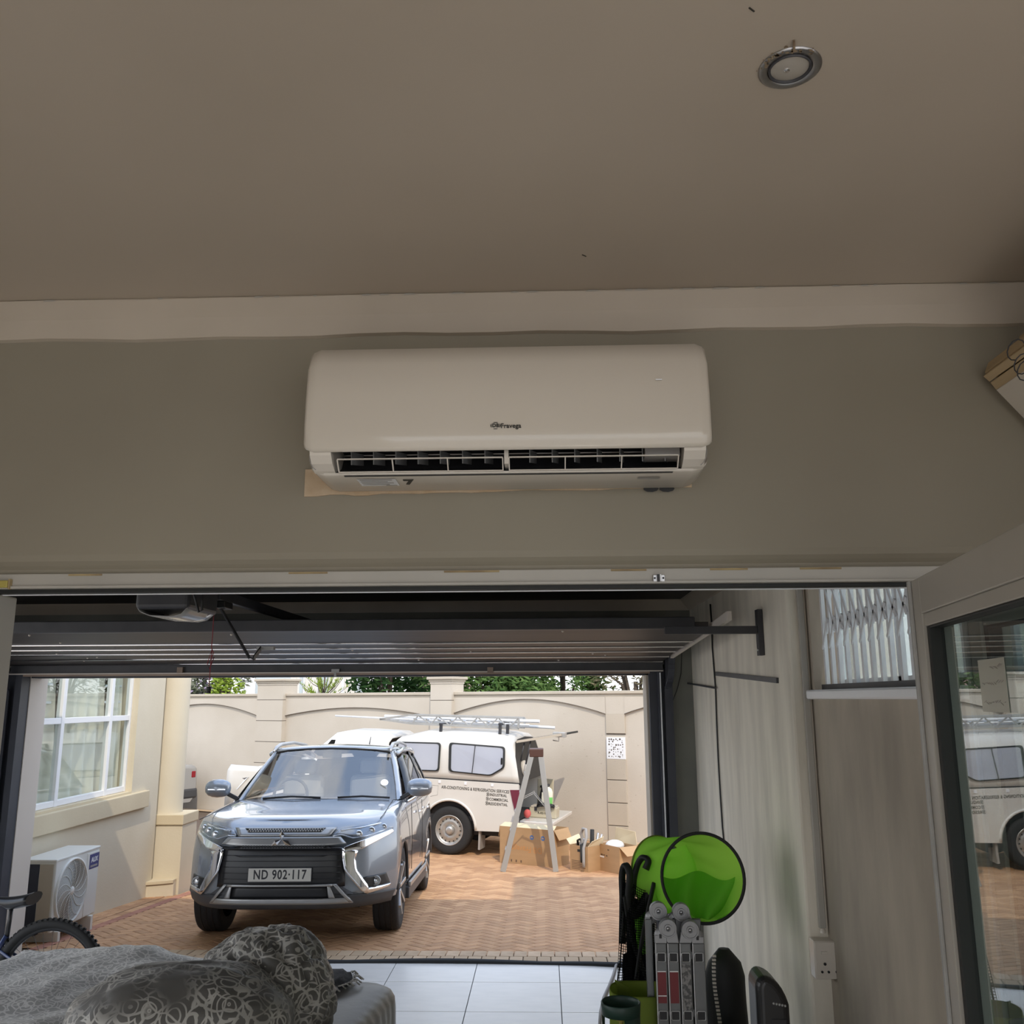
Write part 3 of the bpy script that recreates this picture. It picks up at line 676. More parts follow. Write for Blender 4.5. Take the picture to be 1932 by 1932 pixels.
rc = [on_y(x, y, 4.48) for x, y in ((412, 1146), (405, 1152), (403, 1165), (401, 1200), (399, 1222), (403, 1232), (397, 1245), (404, 1240), (395, 1262), (391, 1252), (400, 1225), (396, 1270), (394, 1296))]
c = thing('release_cord', 'red emergency release cord with black toggle hanging from the opener', 'cord', rc[-1])
MB().tube([p-rc[-1] for p in rc], .0022, 5).build('cord', 'red_cord', c)
MB().lathe([(0, 0), (.012, 0), (.012, -.008), (.009, -.009), (.012, -.012), (.012, -.02), (.009, -.021), (.012, -.024), (.011, -.032), (0, -.032)], 12).build('toggle', 'black_plastic', c)

# ================================================================ YARD: paving, boundary wall, house
# ground under the pavers
gm_ = MB(); ys_ = [7.25, 9, 10.5, 11.5, 12.5, 13.5, 16, 22, 40, 80]
gm_.grid([[(-60, y, gz(y)-.012), (-10, y, gz(y)-.012), (10, y, gz(y)-.012), (60, y, gz(y)-.012)] for y in ys_], False)
paving = struct(gm_.build('paving', 'sand_joint'))
pt_ = MB(); pt_.box((-30, -40, -.25), (30, -2.6, -.02)); pt_.box((-30, -2.6, -.25), (-4.5, 7.3, -.02)); pt_.box((1.46, -2.6, -.25), (30, 5.0, -.02)); struct(pt_.build('bounce_ground', 'bounce_ground'))  # unseen sunlit ground added to bounce light into the room and garage
bl, bw, gap = .200, .100, .006
def brick_mesh(l, w, m):
    b = MB(); h = .010; c = .006
    b.add([(x*(l/2-gap/2-i*c), y*(w/2-gap/2-i*c), -.01+(h if i else h-.004)+0) for i in (0, 1) for x, y in ((-1, -1), (1, -1), (1, 1), (-1, 1))], [(4, 5, 6, 7), (0, 1, 5, 4), (1, 2, 6, 5), (2, 3, 7, 6), (3, 0, 4, 7)])
    b.add([(x*(l/2-gap/2), y*(w/2-gap/2), z) for z in (-.02, -.004) for x, y in ((-1, -1), (1, -1), (1, 1), (-1, 1))], [(0, 1, 5, 4), (1, 2, 6, 5), (2, 3, 7, 6), (3, 0, 4, 7)])
    me = b.mesh('paver'); me.materials.append(M[m]); return me, b
me_f, mb_f = brick_mesh(bl, bw, 'paver'); me_r, mb_r = brick_mesh(bl, bw, 'paver_red'); me_p, mb_p = brick_mesh(.2, .106, 'paver_pale')
bricks = []   # x, y, angle, kind
for r in range(2):
    for k in range(48): bricks.append((OL+.02+.106*k+(.03 if r else 0), 7.37+.203*r, math.pi/2, 'p'))
# 45 degree herringbone field
c45 = math.cos(math.pi/4); ox, oy = -1.5, 10.
for i in range(-140, 141):
    for j in range(-60, 61):
        # herringbone lattice: pair of bricks repeated by (w,w) and (2w,-2w) steps
        for kind in (0, 1):
            u = i*bw + j*2*bw + (bl/2 if kind == 0 else bw/2+0)
            v = i*bw - j*2*bw + (bw/2 if kind == 0 else bw+bl/2)
            x = ox + (u-v)*c45; y = oy + (u+v)*c45
            if not (-4.13 < x < 3.2 and 7.60 < y < 20): continue
            if y > 14.6-(x+1)*.35+4: continue
            bricks.append((x, y, math.pi/4 + (0 if kind == 0 else math.pi/2), 'f'))
for k in range(70):
    y = 7.75+.203*k
    if y < 14:
        bricks.append((-4.11, y, math.pi/2, 'r')); bricks.append((-4.22, y+.1, math.pi/2, 'f')); bricks.append((-4.33, y, math.pi/2, 'f')); bricks.append((-4.43, y+.1, math.pi/2, 'f'))
def in_view(x, y):
    v = Vector((x, y, gz(y)))-CAM; z = v.dot(_f); px = CX+F*v.dot(_r)/z; py = CY-F*v.dot(_u)/z
    if py > 1810 or px < 120 or px > 1190: return False
    if px < 640 and py > 1790: return False
    if 375 < px < 765 and py > 1590: return False      # under the parked car
    return True
vis = sorted([b for b in bricks if in_view(b[0], b[1])], key=lambda b: b[1]); near = set(vis[:296])
def slope(y): return math.atan((gz(y+.05)-gz(y-.05))/.1) if y > 7.3 else 0.
far_f, far_r, far_p = MB(), MB(), MB()
for b in bricks:
    x, y, a, k = b
    if b in near:
        o = bpy.data.objects.new('paver', {'f': me_f, 'r': me_r, 'p': me_p}[k]); COL.objects.link(o); o.parent = paving
        o.matrix_world = T(x, y, gz(y)+(0 if k == 'f' else .005)) @ RX(slope(y)) @ RZ(a)
    else:
        src, dst = {'f': (mb_f, far_f), 'r': (mb_r, far_r), 'p': (mb_p, far_p)}[k]
        m_ = T(x, y, gz(y)+(0 if k == 'f' else .005)) @ RX(slope(y)) @ RZ(a)
        o0 = len(dst.v); dst.v += [tuple(m_ @ Vector(v)) for v in src.v[:8]]; dst.f += [tuple(i+o0 for i in f) for f in src.f[:5]]; dst.smooth += [False]*5
def island(name, c1, c2):
    m, nt, b = _nt(name); b.inputs['Roughness'].default_value = .85
    g = nt.nodes.new('ShaderNodeNewGeometry'); r = nt.nodes.new('ShaderNodeValToRGB'); r.color_ramp.elements[0].color = (*c1, 1); r.color_ramp.elements[1].color = (*c2, 1)
    L(nt, g.outputs['Random Per Island'], r.inputs[0]); L(nt, r.outputs[0], b.inputs['Base Color'])
island('paver_field', (.41, .22, .11), (.59, .345, .18)); island('paver_field_red', (.33, .145, .10), (.43, .20, .13)); island('paver_field_pale', (.44, .31, .19), (.55, .40, .26))
for d, m_ in ((far_f, 'paver_field'), (far_r, 'paver_field_red'), (far_p, 'paver_field_pale')):
    if d.v:
        o = d.build('pavers', m_, paving, fixn=False); o['kind'] = 'stuff'

# ---------------------------------------------------------------- boundary wall
WA, WB = on_g(1200, 1590), on_g(345, 1525); WA.z = WB.z = 0
wdir = (WB-WA).normalized(); wn_ = Vector((-wdir.y, wdir.x, 0)); wn_ = wn_ if wn_.y < 0 else -wn_   # towards the garage
def on_w(px, py, off=0.):
    q = on_plane(px, py, WA+wn_*off, wn_); return (q-WA).dot(wdir), q.z
WM = Matrix(((wdir.x, wn_.x, 0, WA.x), (wdir.y, wn_.y, 0, WA.y), (0, 0, 1, 0), (0, 0, 0, 1)))     # local: along, out, up
zt = on_w(1030, 1304)[1]; zc = on_w(1030, 1311)[1]; zb_ = -.45
bwall = struct(MB().box((-4, -.22, zb_), (16, 0, zt-.05), WM).build('wall_boundary', 'cream_wall'))
def wpart(nm, a, b, m='cream_wall', bv=.0): return MB().box(a, b, WM).build(nm, m, bwall, bv)
wpart('coping', (-4, -.26, zt-.055), (16, .05, zt), 'cream_band', .01); wpart('coping_bed', (-4, -.24, zt-.10), (16, .02, zt-.055), 'cream_band', .004)
def pillar(px0, px1, ptop, name='pillar'):
    u1, _ = on_w(px0, 1400, .12); u0, _ = on_w(px1, 1400, .12); zz = on_w((px0+px1)/2, ptop, .12)[1]
    p = wpart(name, (u0, -.30, zb_), (u1, .12, zz-.12))
    MB().box((u0-.06, -.36, zz-.05), (u1+.06, .18, zz), WM).build('cap', 'cream_band', p, .012); MB().box((u0-.03, -.33, zz-.09), (u1+.03, .15, zz-.05), WM).build('cap_bed', 'cream_band', p, .008)
    MB().box((u0-.012, -.31, zz-.125), (u1+.012, .132, zz-.09), WM).build('cap_neck', 'cream_wall', p)
    z = zz-.42
    while z > zb_+.2:
        MB().box((u0-.001, -.301, z-.012), (u1+.001, .1215, z), WM).build('joint', 'joint_dark', p); z -= .42
    return u0, u1
pa = pillar(481, 530, 1281); pb_ = pillar(811, 851, 1277)
# arched raised borders between the pillars (relief bands above the panels)
def arch(ua, ub, z_edge, z_top, off=.035):
    m = MB(); n = 24; lo = []; hi = []
    for k in range(n+1):
        t = k/n; u = ua+(ub-ua)*t; zz = z_edge+(z_top-z_edge)*math.sin(math.pi*t)**.9; lo.append((u, zz)); hi.append((u, zt-.1))
    vs = [WM @ Vector((u, .0, z)) for u, z in lo]+[WM @ Vector((u, off, z)) for u, z in lo]+[WM @ Vector((u, off, z)) for u, z in hi]
    N = n+1; fs = [(k, k+1, N+k+1, N+k) for k in range(n)]+[(N+k, N+k+1, 2*N+k+1, 2*N+k) for k in range(n)]
    m.add(vs, fs); m.build('arched_band', 'cream_wall', bwall)
    m = MB(); m.tube([WM @ Vector((u, off+.001, z)) for u, z in lo], .006, 4); m.build('arch_line', 'joint_dark', bwall)
us0, us1 = on_w(1181, 1400)[0], on_w(1145, 1400)[0]
zz = lambda px, py: on_w(px, py, .03)[1]
arch(us1+.0, pb_[0], zz(1143, 1347), zz(1000, 1319)); arch(pb_[1], pa[0], zz(812, 1352), zz(690, 1335)); arch(pa[1], pa[1]+3.2, zz(478, 1352), zz(340, 1328)); arch(us0-2.6, us0, zz(1181, 1347), zz(1300, 1319))
# rusticated strip with a breeze block
prev = zt-.1
zs = [on_w(1160, y)[1] for y in (1347, 1385, 1391, 1432, 1472, 1515, 1558)]
marks = zs + [zb_]
top = zs[0]
segs = [(zs[0], zs[1]), (zs[3], zs[4]), (zs[4], zs[5]), (zs[5], zs[6]), (zs[6], zb_)]
for z1, z0 in segs: wpart('block', (us0, .0, z0+.012), (us1, .03, z1), 'cream_band', .004)
for z in (zs[1], zs[4], zs[5], zs[6]): wpart('joint', (us0, 0, z-.004), (us1, .012, z+.012), 'joint_dark')
wpart('strip_head', (us0, 0, zs[0]), (us1, .03, zt-.1), 'cream_wall')
vb = wpart('breeze_block', (us0+.005, .0, zs[3]), (us1-.005, .034, zs[2]), 'white_frame', .004)
hm = MB(); random.seed(12)
for k in range(7):
    for j in range(8):
        if random.random() < .62:
            u = us0+.03+(us1-us0-.06)*(k+.2+.6*random.random())/7; z = zs[3]+.02+(zs[2]-zs[3]-.04)*(j+.2+.6*random.random())/8; r = random.uniform(.004, .018)
            hm.add([WM @ Vector((u+r*math.cos(t)*random.uniform(.6, 1.2), .0347, z+r*math.sin(t))) for t in [i*math.pi/3 for i in range(6)]], [(0, 1, 2, 3, 4, 5)])
o = hm.build('vent_hole', 'joint_dark', vb); o['kind'] = 'stuff'
# flaking patches on the wall
fk = MB(); random.seed(21)
for k in range(60):
    px, py = random.uniform(1060, 1215), random.uniform(1325, 1560); u, z = on_w(px, py)
    r = random.uniform(.004, .016)
    fk.add([WM @ Vector((u+r*math.cos(t)*random.uniform(.5, 1.5), .0012 if not (us0-.02 < u < us1+.02) else .0312, z+r*math.sin(t)*random.uniform(.3, 1))) for t in [i*math.pi/3 for i in range(6)]], [(0, 1, 2, 3, 4, 5)])
o = fk.build('paint_flake', 'flake', bwall); o['kind'] = 'stuff'
# soldier course along the foot of the wall
far_s = MB()
for k in range(160):
    u = -3.5+.108*k; m_ = WM @ T(u, .12, gz((WM @ Vector((u, .12, 0))).y)) @ RZ(math.pi/2)
    o0 = len(far_s.v); far_s.v += [tuple(m_ @ Vector(v)) for v in mb_p.v[:8]]; far_s.f += [tuple(i+o0 for i in f) for f in mb_p.f[:5]]; far_s.smooth += [False]*5
o = far_s.build('pavers', 'paver_field_pale', paving, fixn=False); o['kind'] = 'stuff'; o.location.z = .012

# ---------------------------------------------------------------- house wing on the left
HX = -4.47; WY0, WY1 = on_x(70, 1534, HX).y-.35, on_x(254, 1420, HX).y
wz0, wz1, wzm = on_x(160, 1513, HX).z, 2.75, on_x(175, 1358, HX).z
HY1 = 10.72
hs = MB(); dp = .16
hs.box((HX-.25, 7.40, -.5), (HX, HY1, wz0-.02)); hs.box((HX-.25, WY1, wz0-.02), (HX, HY1, 3.0)); hs.box((HX-.25, 7.40, wz0-.02), (HX, WY0, 3.0)); hs.box((HX-.25, WY0, wz1), (HX, WY1, 3.0))
house = struct(hs.build('wall_house', 'house_cream'))
MB().box((HX-.28, WY0, wz0-.04), (HX-.0, WY1, wz0)).build('sill', 'house_ochre', house)
lz0, lz1 = on_x(170, 1552, HX+.05).z, on_x(170, 1517, HX+.05).z
MB().box((HX-.02, 7.40, lz0), (HX+.05, WY1+.36, lz1)).build('ledge', 'house_ochre', house, .008)
# rest of the house so the room behind the window is enclosed
hr = MB(); hr.box((-9, 7.40, -.5), (-8.8, HY1, 3.0)); hr.box((-9, 7.3, -.5), (HX-.25, 7.42, 3.0)); hr.box((-9, HY1-.02, -.5), (HX-.2, HY1, 3.0)); hr.box((-9, 7.4, -.5), (HX-.25, HY1, -.3)); hr.box((-9, 7.4, 2.95), (HX, HY1, 3.05))
struct(hr.build('wall_house_inner', 'house_cream'))
sbox('roof_house', (-9.3, 7.35, 3.05), (HX+.12, 12.2, 3.25), 'cream_band')
# window: white frames, panes, curtains
w3 = sempty('window_2', (HX-.10, WY0, wz0)); o3 = Vector((HX-.10, WY0, wz0))
glass('house_glass', (.93, .96, .95), 1.55)
cols = [WY0, on_x(112, 1420, HX-.08).y, on_x(203, 1420, HX-.08).y, WY1]; zm = wzm
def wf_(nm, a, b, m='white_frame', bv=.004): o = MB().box(Vector(a)-o3, Vector(b)-o3).build(nm, m, w3, bv); return o
X0, X1 = HX-.13, HX-.07
for y in cols: wf_('mullion', (X0, y-.03, wz0), (X1, y+.03, wz1))
for z in (wz0+.03, zm, wz1-.03): wf_('transom', (X0+.004, WY0+.031, z-.028), (X1-.004, WY1-.031, z+.028))
for k in range(3):
    for (za, zb2) in ((wz0+.06, zm-.03), (zm+.03, wz1-.06)):
        wf_('pane', (HX-.102, cols[k]+.03, za), (HX-.098, cols[k+1]-.03, zb2), 'house_glass', 0)
for z in (zm+.17, zm+.34, zm+.51, zm+.68):
    for k in (0, 2): wf_('burglar_bar', (HX-.20, cols[k]+.04, z-.012), (HX-.18, cols[k+1]-.04, z+.012))
random.seed(31)
def curtain(y0, y1, zb, zt_, amp, n, lab):
    m = MB(); rows = []
    for j in range(9):
        t = j/8; r = []
        for k in range(n*8+1):
            s = k/(n*8); yy = y0+(y1-y0)*s; pinch = 1-.25*math.sin(math.pi*t)
            yy = y0+(yy-y0)*(.85+.15*t)
            r.append((HX-.19+amp*math.sin(s*n*2*math.pi+.8*math.sin(t*2))*(.7+.3*t), yy, zt_+(zb-zt_)*t))
        rows.append(r)
    m.grid(rows); tag(m.build('curtain', 'curtain'), lab, 'curtain', None)
curtain(WY0-.1, cols[1]+.1, wz0-.1, 2.7, .035, 3, 'cream curtain drawn behind the window panes nearest the garage door jamb')
curtain(cols[1]+.12, cols[2]+.10, wz0-.1, 2.7, .045, 4, 'cream curtain hanging in folds behind the middle window panes')
curtain(cols[2]+.14, cols[2]+.45, wz0-.1, 2.7, .045, 2, 'narrow cream curtain behind the window panes next to the column')
# round column on its plinth and curved step
cy = 11.02; pcx = on_y(320, 1400, cy).x
clm = thing('column', 'round cream porch column on a square plinth at the house corner', 'column', (pcx, cy, gz(cy)))
pz = on_y(300, 1537, 10.78).z-gz(cy); pzb = on_y(300, 1557, 10.78).z-gz(cy)
MB().lathe([(.20, pz), (.20, 3.3-gz(cy))], 40).build('shaft', 'house_cream', clm)
px0, px1 = on_y(277, 1545, 10.78).x-pcx, on_y(346, 1545, 10.78).x-pcx
MB().box((px0-.1, -.24, pzb), (px1, .24, pz)).build('plinth_cap', 'house_ochre', clm, .01); MB().box((px0-.1, -.22, -.15), (px1-.012, .22, pzb)).build('plinth', 'house_cream', clm)
pst = [on_g(269, 1689), on_g(336, 1663)]
stp = MB(); n = 10; s0 = on_y(269, 1668, 10.55); pts_ = []
for k in range(n+1):
    t = k/n; pts_.append((px0-.06+(px1-px0+.02)*t, -.46+.16*t*t))
top = .16
vs = [(x, y, z) for z in (-.12, top) for x, y in pts_]+[(x, -.22, z) for z in (-.12, top) for x, _ in (pts_[0], pts_[-1])]
N = n+1
stp.add(vs, [(k, k+1, N+k+1, N+k) for k in range(n)]+[tuple(list(range(N, 2*N))+[2*N+3, 2*N+2])]+[(n, 2*N+1, 2*N+3, N+n), (0, N, 2*N+2, 2*N)])
stp.build('step', 'house_cream', clm)
tm_ = MB(); tm_.add([(x, y-.02, z) for z in (top, top+.03) for x, y in pts_]+[(x, -.22, z) for z in (top, top+.03) for x, _ in (pts_[0], pts_[-1])], [(k, k+1, N+k+1, N+k) for k in range(n)]+[tuple(list(range(N, 2*N))+[2*N+3, 2*N+2])]+[(n, 2*N+1, 2*N+3, N+n)])
tm_.build('step_tread', 'house_ochre', clm)

# ---------------------------------------------------------------- outdoor condenser unit
UX = HX+.36
c_tl, c_tr, c_bl, c_br = on_x(108, 1622, UX), on_x(189, 1598, UX), on_x(96, 1737, UX), on_x(178, 1722, UX)
uy0, uy1 = (c_tl.y+c_bl.y)/2, (c_tr.y+c_br.y)/2; uzt = (c_tl.z+c_tr.z)/2; uzb = max(c_br.z, gz(uy0)+.03)
mat('unit_white', (.72, .72, .68), rough=.4); mat('coil_navy', (.03, .035, .055), rough=.6)
mat('blue_label', (.05, .06, .20), rough=.4)
un = thing('condenser_unit', 'white outdoor condenser unit with round fan grille against the house wall', 'condenser', (UX, uy0, uzb))
UD = .30; UL = uy1-uy0; UH = uzt-uzb
MB().box((-UD, 0, 0), (0, UL, UH)).build('casing', 'unit_white', un, .012, 3)
MB().box((-UD-.004, -.004, -.02), (-UD+.16, .10, UH-.03)).build('coil', 'coil_navy', un)
MB().box((-UD+.165, -.005, .01), (-.02, .0, UH-.03)).build('side_panel', 'cream_band', un, .003)
tp = MB().box((-UD-.006, -.008, UH-.012), (.006, UL+.006, UH+.008)).build('lid', 'unit_white', un, .006)
MB().box((-.002, UL*.70, .01), (.004, UL-.01, UH-.03)).build('service_panel', 'unit_white', un, .003)
fc = Vector((.004, UL*.37, UH*.49)); fr_ = UH*.445
FM = T(*fc) @ RY(math.pi/2)
MB().lathe([(fr_*1.06, -.004), (fr_*1.06, .012), (fr_*1.0, .014), (fr_*.98, -.002)], 40, FM).build('fan_ring', 'unit_white', un)
MB().lathe([(0, .0), (fr_*1.0, .0)], 40, FM).build('fan_well', 'grey_fin', un)
g = MB()
for k in range(18): g.lathe([(fr_*(.16+.046*k), .006), (fr_*(.16+.046*k)+.0024, .009), (fr_*(.16+.046*k)+.0048, .006)], 40, FM)
gr = g.build('grille_ring', 'unit_white', un)
MB().lathe([(0, .014), (fr_*.13, .013), (fr_*.15, .006)], 24, FM).build('grille_hub', 'unit_white', un)
for k in range(14):
    a0 = 2*math.pi*k/14; MB().tube([FM @ Vector((fr_*(.14+.86*t)*math.cos(a0+.55*t*t), fr_*(.14+.86*t)*math.sin(a0+.55*t*t), .0095)) for t in [i/6 for i in range(7)]], .0022, 4).build('grille_spoke', 'unit_white', un)
lb = Vector((.005, UL*.86, UH*.83)); lmx = frame_mtx(lb, (0, 1, 0), (0, 0, 1))
MB().box((.004, UL*.755, UH*.70), (.0055, UL*.985, UH*.92)).build('brand_plate', 'blue_label', un)
text('brand_name', 'AUX', .058, 'white_frame', un, frame_mtx((.0062, UL*.87, UH*.83), (0, 1, 0), (0, 0, 1)), bold=.002)
MB().box((.0055, UL*.78, UH*.725), (.0062, UL*.95, UH*.755)).build('brand_line', 'print_grey', un)
for y in (UL*.12, UL*.86): MB().box((-UD+.02, y-.02, gz(uy0+y)-uzb+.002), (.03, y+.02, 0)).build('foot', 'unit_white', un, .003)
MB().box((-UD-.05, .05, -.08), (.02, UL-.04, -.05)).build('base_block', 'cream_band', un) if False else None

# ================================================================ GREY SUV
mat('suv_paint', (.285, .315, .355), rough=.25, metal=.35, coat=1., spec=.5)
mat('trim_black', (.012, .012, .014), rough=.35)
mat('grille_black', (.010, .010, .012), rough=.3, bump=.0)
mat('satin_silver', (.42, .42, .42), rough=.35, metal=.7)
mat('plate_white', (.62, .60, .55), rough=.5); mat('plate_ink', (.03, .03, .035), rough=.6)
mat('tyre', (.02, .02, .021), rough=.8, bump=.3, bscale=40)
mat('cladding', (.06, .062, .068), rough=.5)
mat('seat_cloth', (.34, .32, .30), rough=.9)
mat('dash', (.03, .03, .03), rough=.7)
mat('lamp_bright', (.75, .76, .78), rough=.15, metal=.8)
mat('rear_lamp', (.28, .01, .02), rough=.15)
glass('windscreen', (.86, .9, .92), 2.6); glass('dark_glass', (.10, .11, .12), 1.55); glass('headlamp_glass', (.88, .9, .92), 1.5)
CP = math.atan(.068); CA = math.radians(2.2)
suv = thing('suv', 'blue-grey SUV with chrome-edged black grille parked on the brick paving', 'car', (-2.185, 8.6, -.09), rot=(-CP, 0, CA))

def car_outline(front, Lr):
    fx = [0, .12, .25, .4, .53, .64, .73, .80, .85, .885, .9]
    pts = [(x, front+.52*(x/.9)**4) for x in fx]
    pts += [(.904, y) for y in (-.25, 0.05, .4, .8, 1.2, 1.6, 2.0, 2.4)] + [(.90, 2.75), (.888, Lr-.62), (.865, Lr-.38), (.82, Lr-.20), (.73, Lr-.09), (.55, Lr-.02), (.3, Lr), (0, Lr+.005)]
    return pts
ZT = [.285, .33, .42, .60, .75, .86]
INS = [.05, .02, .0, .0, .0, .012]; FS = [.07, .02, .0, .0, .012, .05]
def interp(x, xs_, ys__):
    if x <= xs_[0]: return ys__[0]
    for a, b, c, d in zip(xs_, xs_[1:], ys__, ys__[1:]):
        if x <= b: return c+(d-c)*(x-a)/(b-a)
    return ys__[-1]
ZFULL = ZT+[.935, .965]; IFULL = INS+[.035, .08]; FFULL = FS+[.115, .18]
def yfront(x, z, front=-.95):
    i = interp(z, ZFULL, IFULL); f = interp(z, ZFULL, FFULL); return front+f+.52*(min(abs(x)/(1-i/.9), .9)/.9)**4
def make_body(mb, front=-.95, Lr=3.74, top=lambda y: interp(y, [-.9, -.4, .25, 1, 3.7], [.955, 1.0, 1.085, 1.09, 1.14]), zs=ZT, width=1., crown=.035):
    half = car_outline(front, Lr); full = half+[(-x, y) for x, y in half[-2:0:-1]]
    rings = []
    def ring(zf, ins, fs):
        r = []
        for x, y in full:
            k = 1-ins/.9; yy = y
            if y < 0: yy = y+fs*min(1, max(0, (-y)/.6))
            if y > 2.6: yy = y-fs*.5*min(1, (y-2.6)/.8)
            r.append((x*k*width, yy, zf(yy)))
        return r
    for z, i, f in zip(zs, INS, FS): rings.append(ring(lambda y, z=z: z, i, f))
    rings.append(ring(lambda y: top(y)-.03, .035, .115)); rings.append(ring(top, .08, .18))
    mb.grid(rings, True, True)
    # top cap across, mirrored pairs
    R_ = rings[-1]; h = len(half); rows = []
    for i in range(h):
        a = R_[i]; b = R_[-i] if 0 < i < h-1 else R_[i]; row = []
        for j in range(11):
            t = j/10; x = a[0]+(b[0]-a[0])*t; s = 1-(2*t-1)**2
            hw = min(1, abs(a[0])/.6); row.append((x, a[1], a[2]+crown*(1-(1-s)**2)*hw*(1 if abs(a[0]) > .05 else 0)))
        rows.append(row)
    mb.grid(rows, True)
    mb.f.append(tuple(range(len(full)))[::-1] if False else tuple(range(len(full)))); mb.smooth.append(False)
m = MB(); make_body(m); body_o = m.build('body', 'suv_paint', suv)
md = body_o.modifiers.new('u', 'SUBSURF'); md.levels = 1; md.render_levels = 1
# wheel arches
cut = MB()
for x in (-.95, .95):
    for y in (0, 2.67): cut.lathe([(0, -.25), (.395, -.25), (.395, .25), (0, .25)], 32, T(x, y, .35) @ RY(math.pi/2), False)
bpy.context.view_layer.update(); bake_modifiers(body_o)
cut_o = cut.build('cutter', None); cut_o.parent = suv; bpy.context.view_layer.update()
boolean_cut(body_o, cut_o)
for p_ in body_o.data.polygons: p_.use_smooth = True
try: body_o.data.set_sharp_from_angle(angle=math.radians(38))
except Exception: pass
def drape(name, poly, off, m, parent, rows=10, cols=10, th=.012, fn=yfront, mirror=False):
    """polygon in front view (x, z), wrapped on the nose"""
    z0, z1 = min(z for _, z in poly), max(z for _, z in poly); R_ = []
    for r in range(rows+1):
        z = z0+(z1-z0)*(r/rows); zq = min(max(z, z0+1e-5), z1-1e-5); xs_ = []
        for (xa, za), (xb, zb2) in zip(poly, poly[1:]+poly[:1]):
            if (za-zq)*(zb2-zq) < 0: xs_.append(xa+(xb-xa)*(zq-za)/(zb2-za))
        if len(xs_) < 2: continue
        a, b = min(xs_), max(xs_); R_.append([(a+(b-a)*k/cols, fn(a+(b-a)*k/cols, z)-off, z) for k in range(cols+1)])
    mb = MB(); mb.grid(R_); n = len(R_)
    back = [[(x, y+th, z) for x, y, z in r] for r in R_]; mb.grid(back)
    mb.grid([R_[0], back[0]], False); mb.grid([R_[-1], back[-1]], False); mb.grid([[r[0] for r in R_], [r[0] for r in back]], False); mb.grid([[r[-1] for r in R_], [r[-1] for r in back]], False)
    o = mb.build(name, m, parent)
    if mirror:
        o2 = o.copy(); COL.objects.link(o2); o2.parent = parent; o2.scale = (-1, 1, 1); o2.data = o.data
        return o, o2
    return o
drape('lower_bumper', [(-.84, .296), (.84, .296), (.885, .40), (.60, .40), (.45, .50), (-.45, .50), (-.60, .40), (-.885, .40)], .010, 'cladding', suv, 14, 26)
drape('main_grille', [(-.52, .47), (.52, .47), (.515, .60), (.50, .78), (-.50, .78), (-.515, .60)], .014, 'grille_black', suv, 8, 16)
for z in (.53, .575, .62, .665, .71): drape('grille_slat', [(-.48, z), (.48, z), (.48, z+.006), (-.48, z+.006)], .0165, 'trim_black', suv, 2, 16)
drape('grille_shelf', [(-.40, .715), (.40, .715), (.34, .70), (-.34, .70)], .02, 'trim_black', suv, 2, 12)
drape('grille_wing', [(-.36, .785), (-.52, .792), (-.465, .85), (.465, .85), (.52, .792), (.36, .785)], .026, 'satin_silver', suv, 5, 22)
ms = MB()
for r in range(2):
    for k in range(30):
        x = -.33+.0228*k+(.011 if r else 0); z = .770+.014*r; ms.box((x-.007, yfront(x, z)-.026, z-.004), (x+.007, yfront(x, z)-.018, z+.005))
drape('mesh_band', [(-.40, .758), (.40, .758), (.36, .79), (-.36, .79)], .019, 'trim_black', suv, 2, 14); ms.build('mesh_lattice', 'cladding', suv)
drape('upper_bar', [(-.375, .855), (.375, .855), (.425, .922), (-.425, .922)], .018, 'satin_silver', suv, 4, 20)
drape('upper_mesh', [(-.30, .888), (.30, .888), (.335, .918), (-.335, .918)], .0215, 'trim_black', suv, 3, 16)
ms = MB()
for r in range(2):
    for k in range(29):
        x = -.305+.0218*k+(.0109 if r else 0); z = .897+.0125*r; ms.box((x-.006, yfront(x, z)-.0255, z-.0035), (x+.006, yfront(x, z)-.020, z+.0035))
ms.build('mesh_lattice', 'satin_silver', suv)
# emblem: three lozenges
def loz(a, b, w, nm):
    a, b = Vector((a[0], 0, a[1])), Vector((b[0], 0, b[1])); c = (a+b)/2; n = Vector((-(b-a).z, 0, (b-a).x)).normalized()*w
    mb = MB(); P = [a, c+n, b, c-n]; q = [Vector((p.x, -.985, p.z)) for p in P]; top = Vector((c.x, -.998, c.z)); back = [Vector((p.x, -.96, p.z)) for p in P]
    mb.add(q+[top]+back, [(0, 1, 4), (1, 2, 4), (2, 3, 4), (3, 0, 4), (0, 5, 6, 1), (1, 6, 7, 2), (2, 7, 8, 3), (3, 8, 5, 0)]); mb.build(nm, 'chrome', suv)
loz((0, .838), (0, .902), .020, 'emblem'); loz((-.004, .836), (-.083, .788), .020, 'emblem'); loz((.004, .836), (.083, .788), .020, 'emblem')
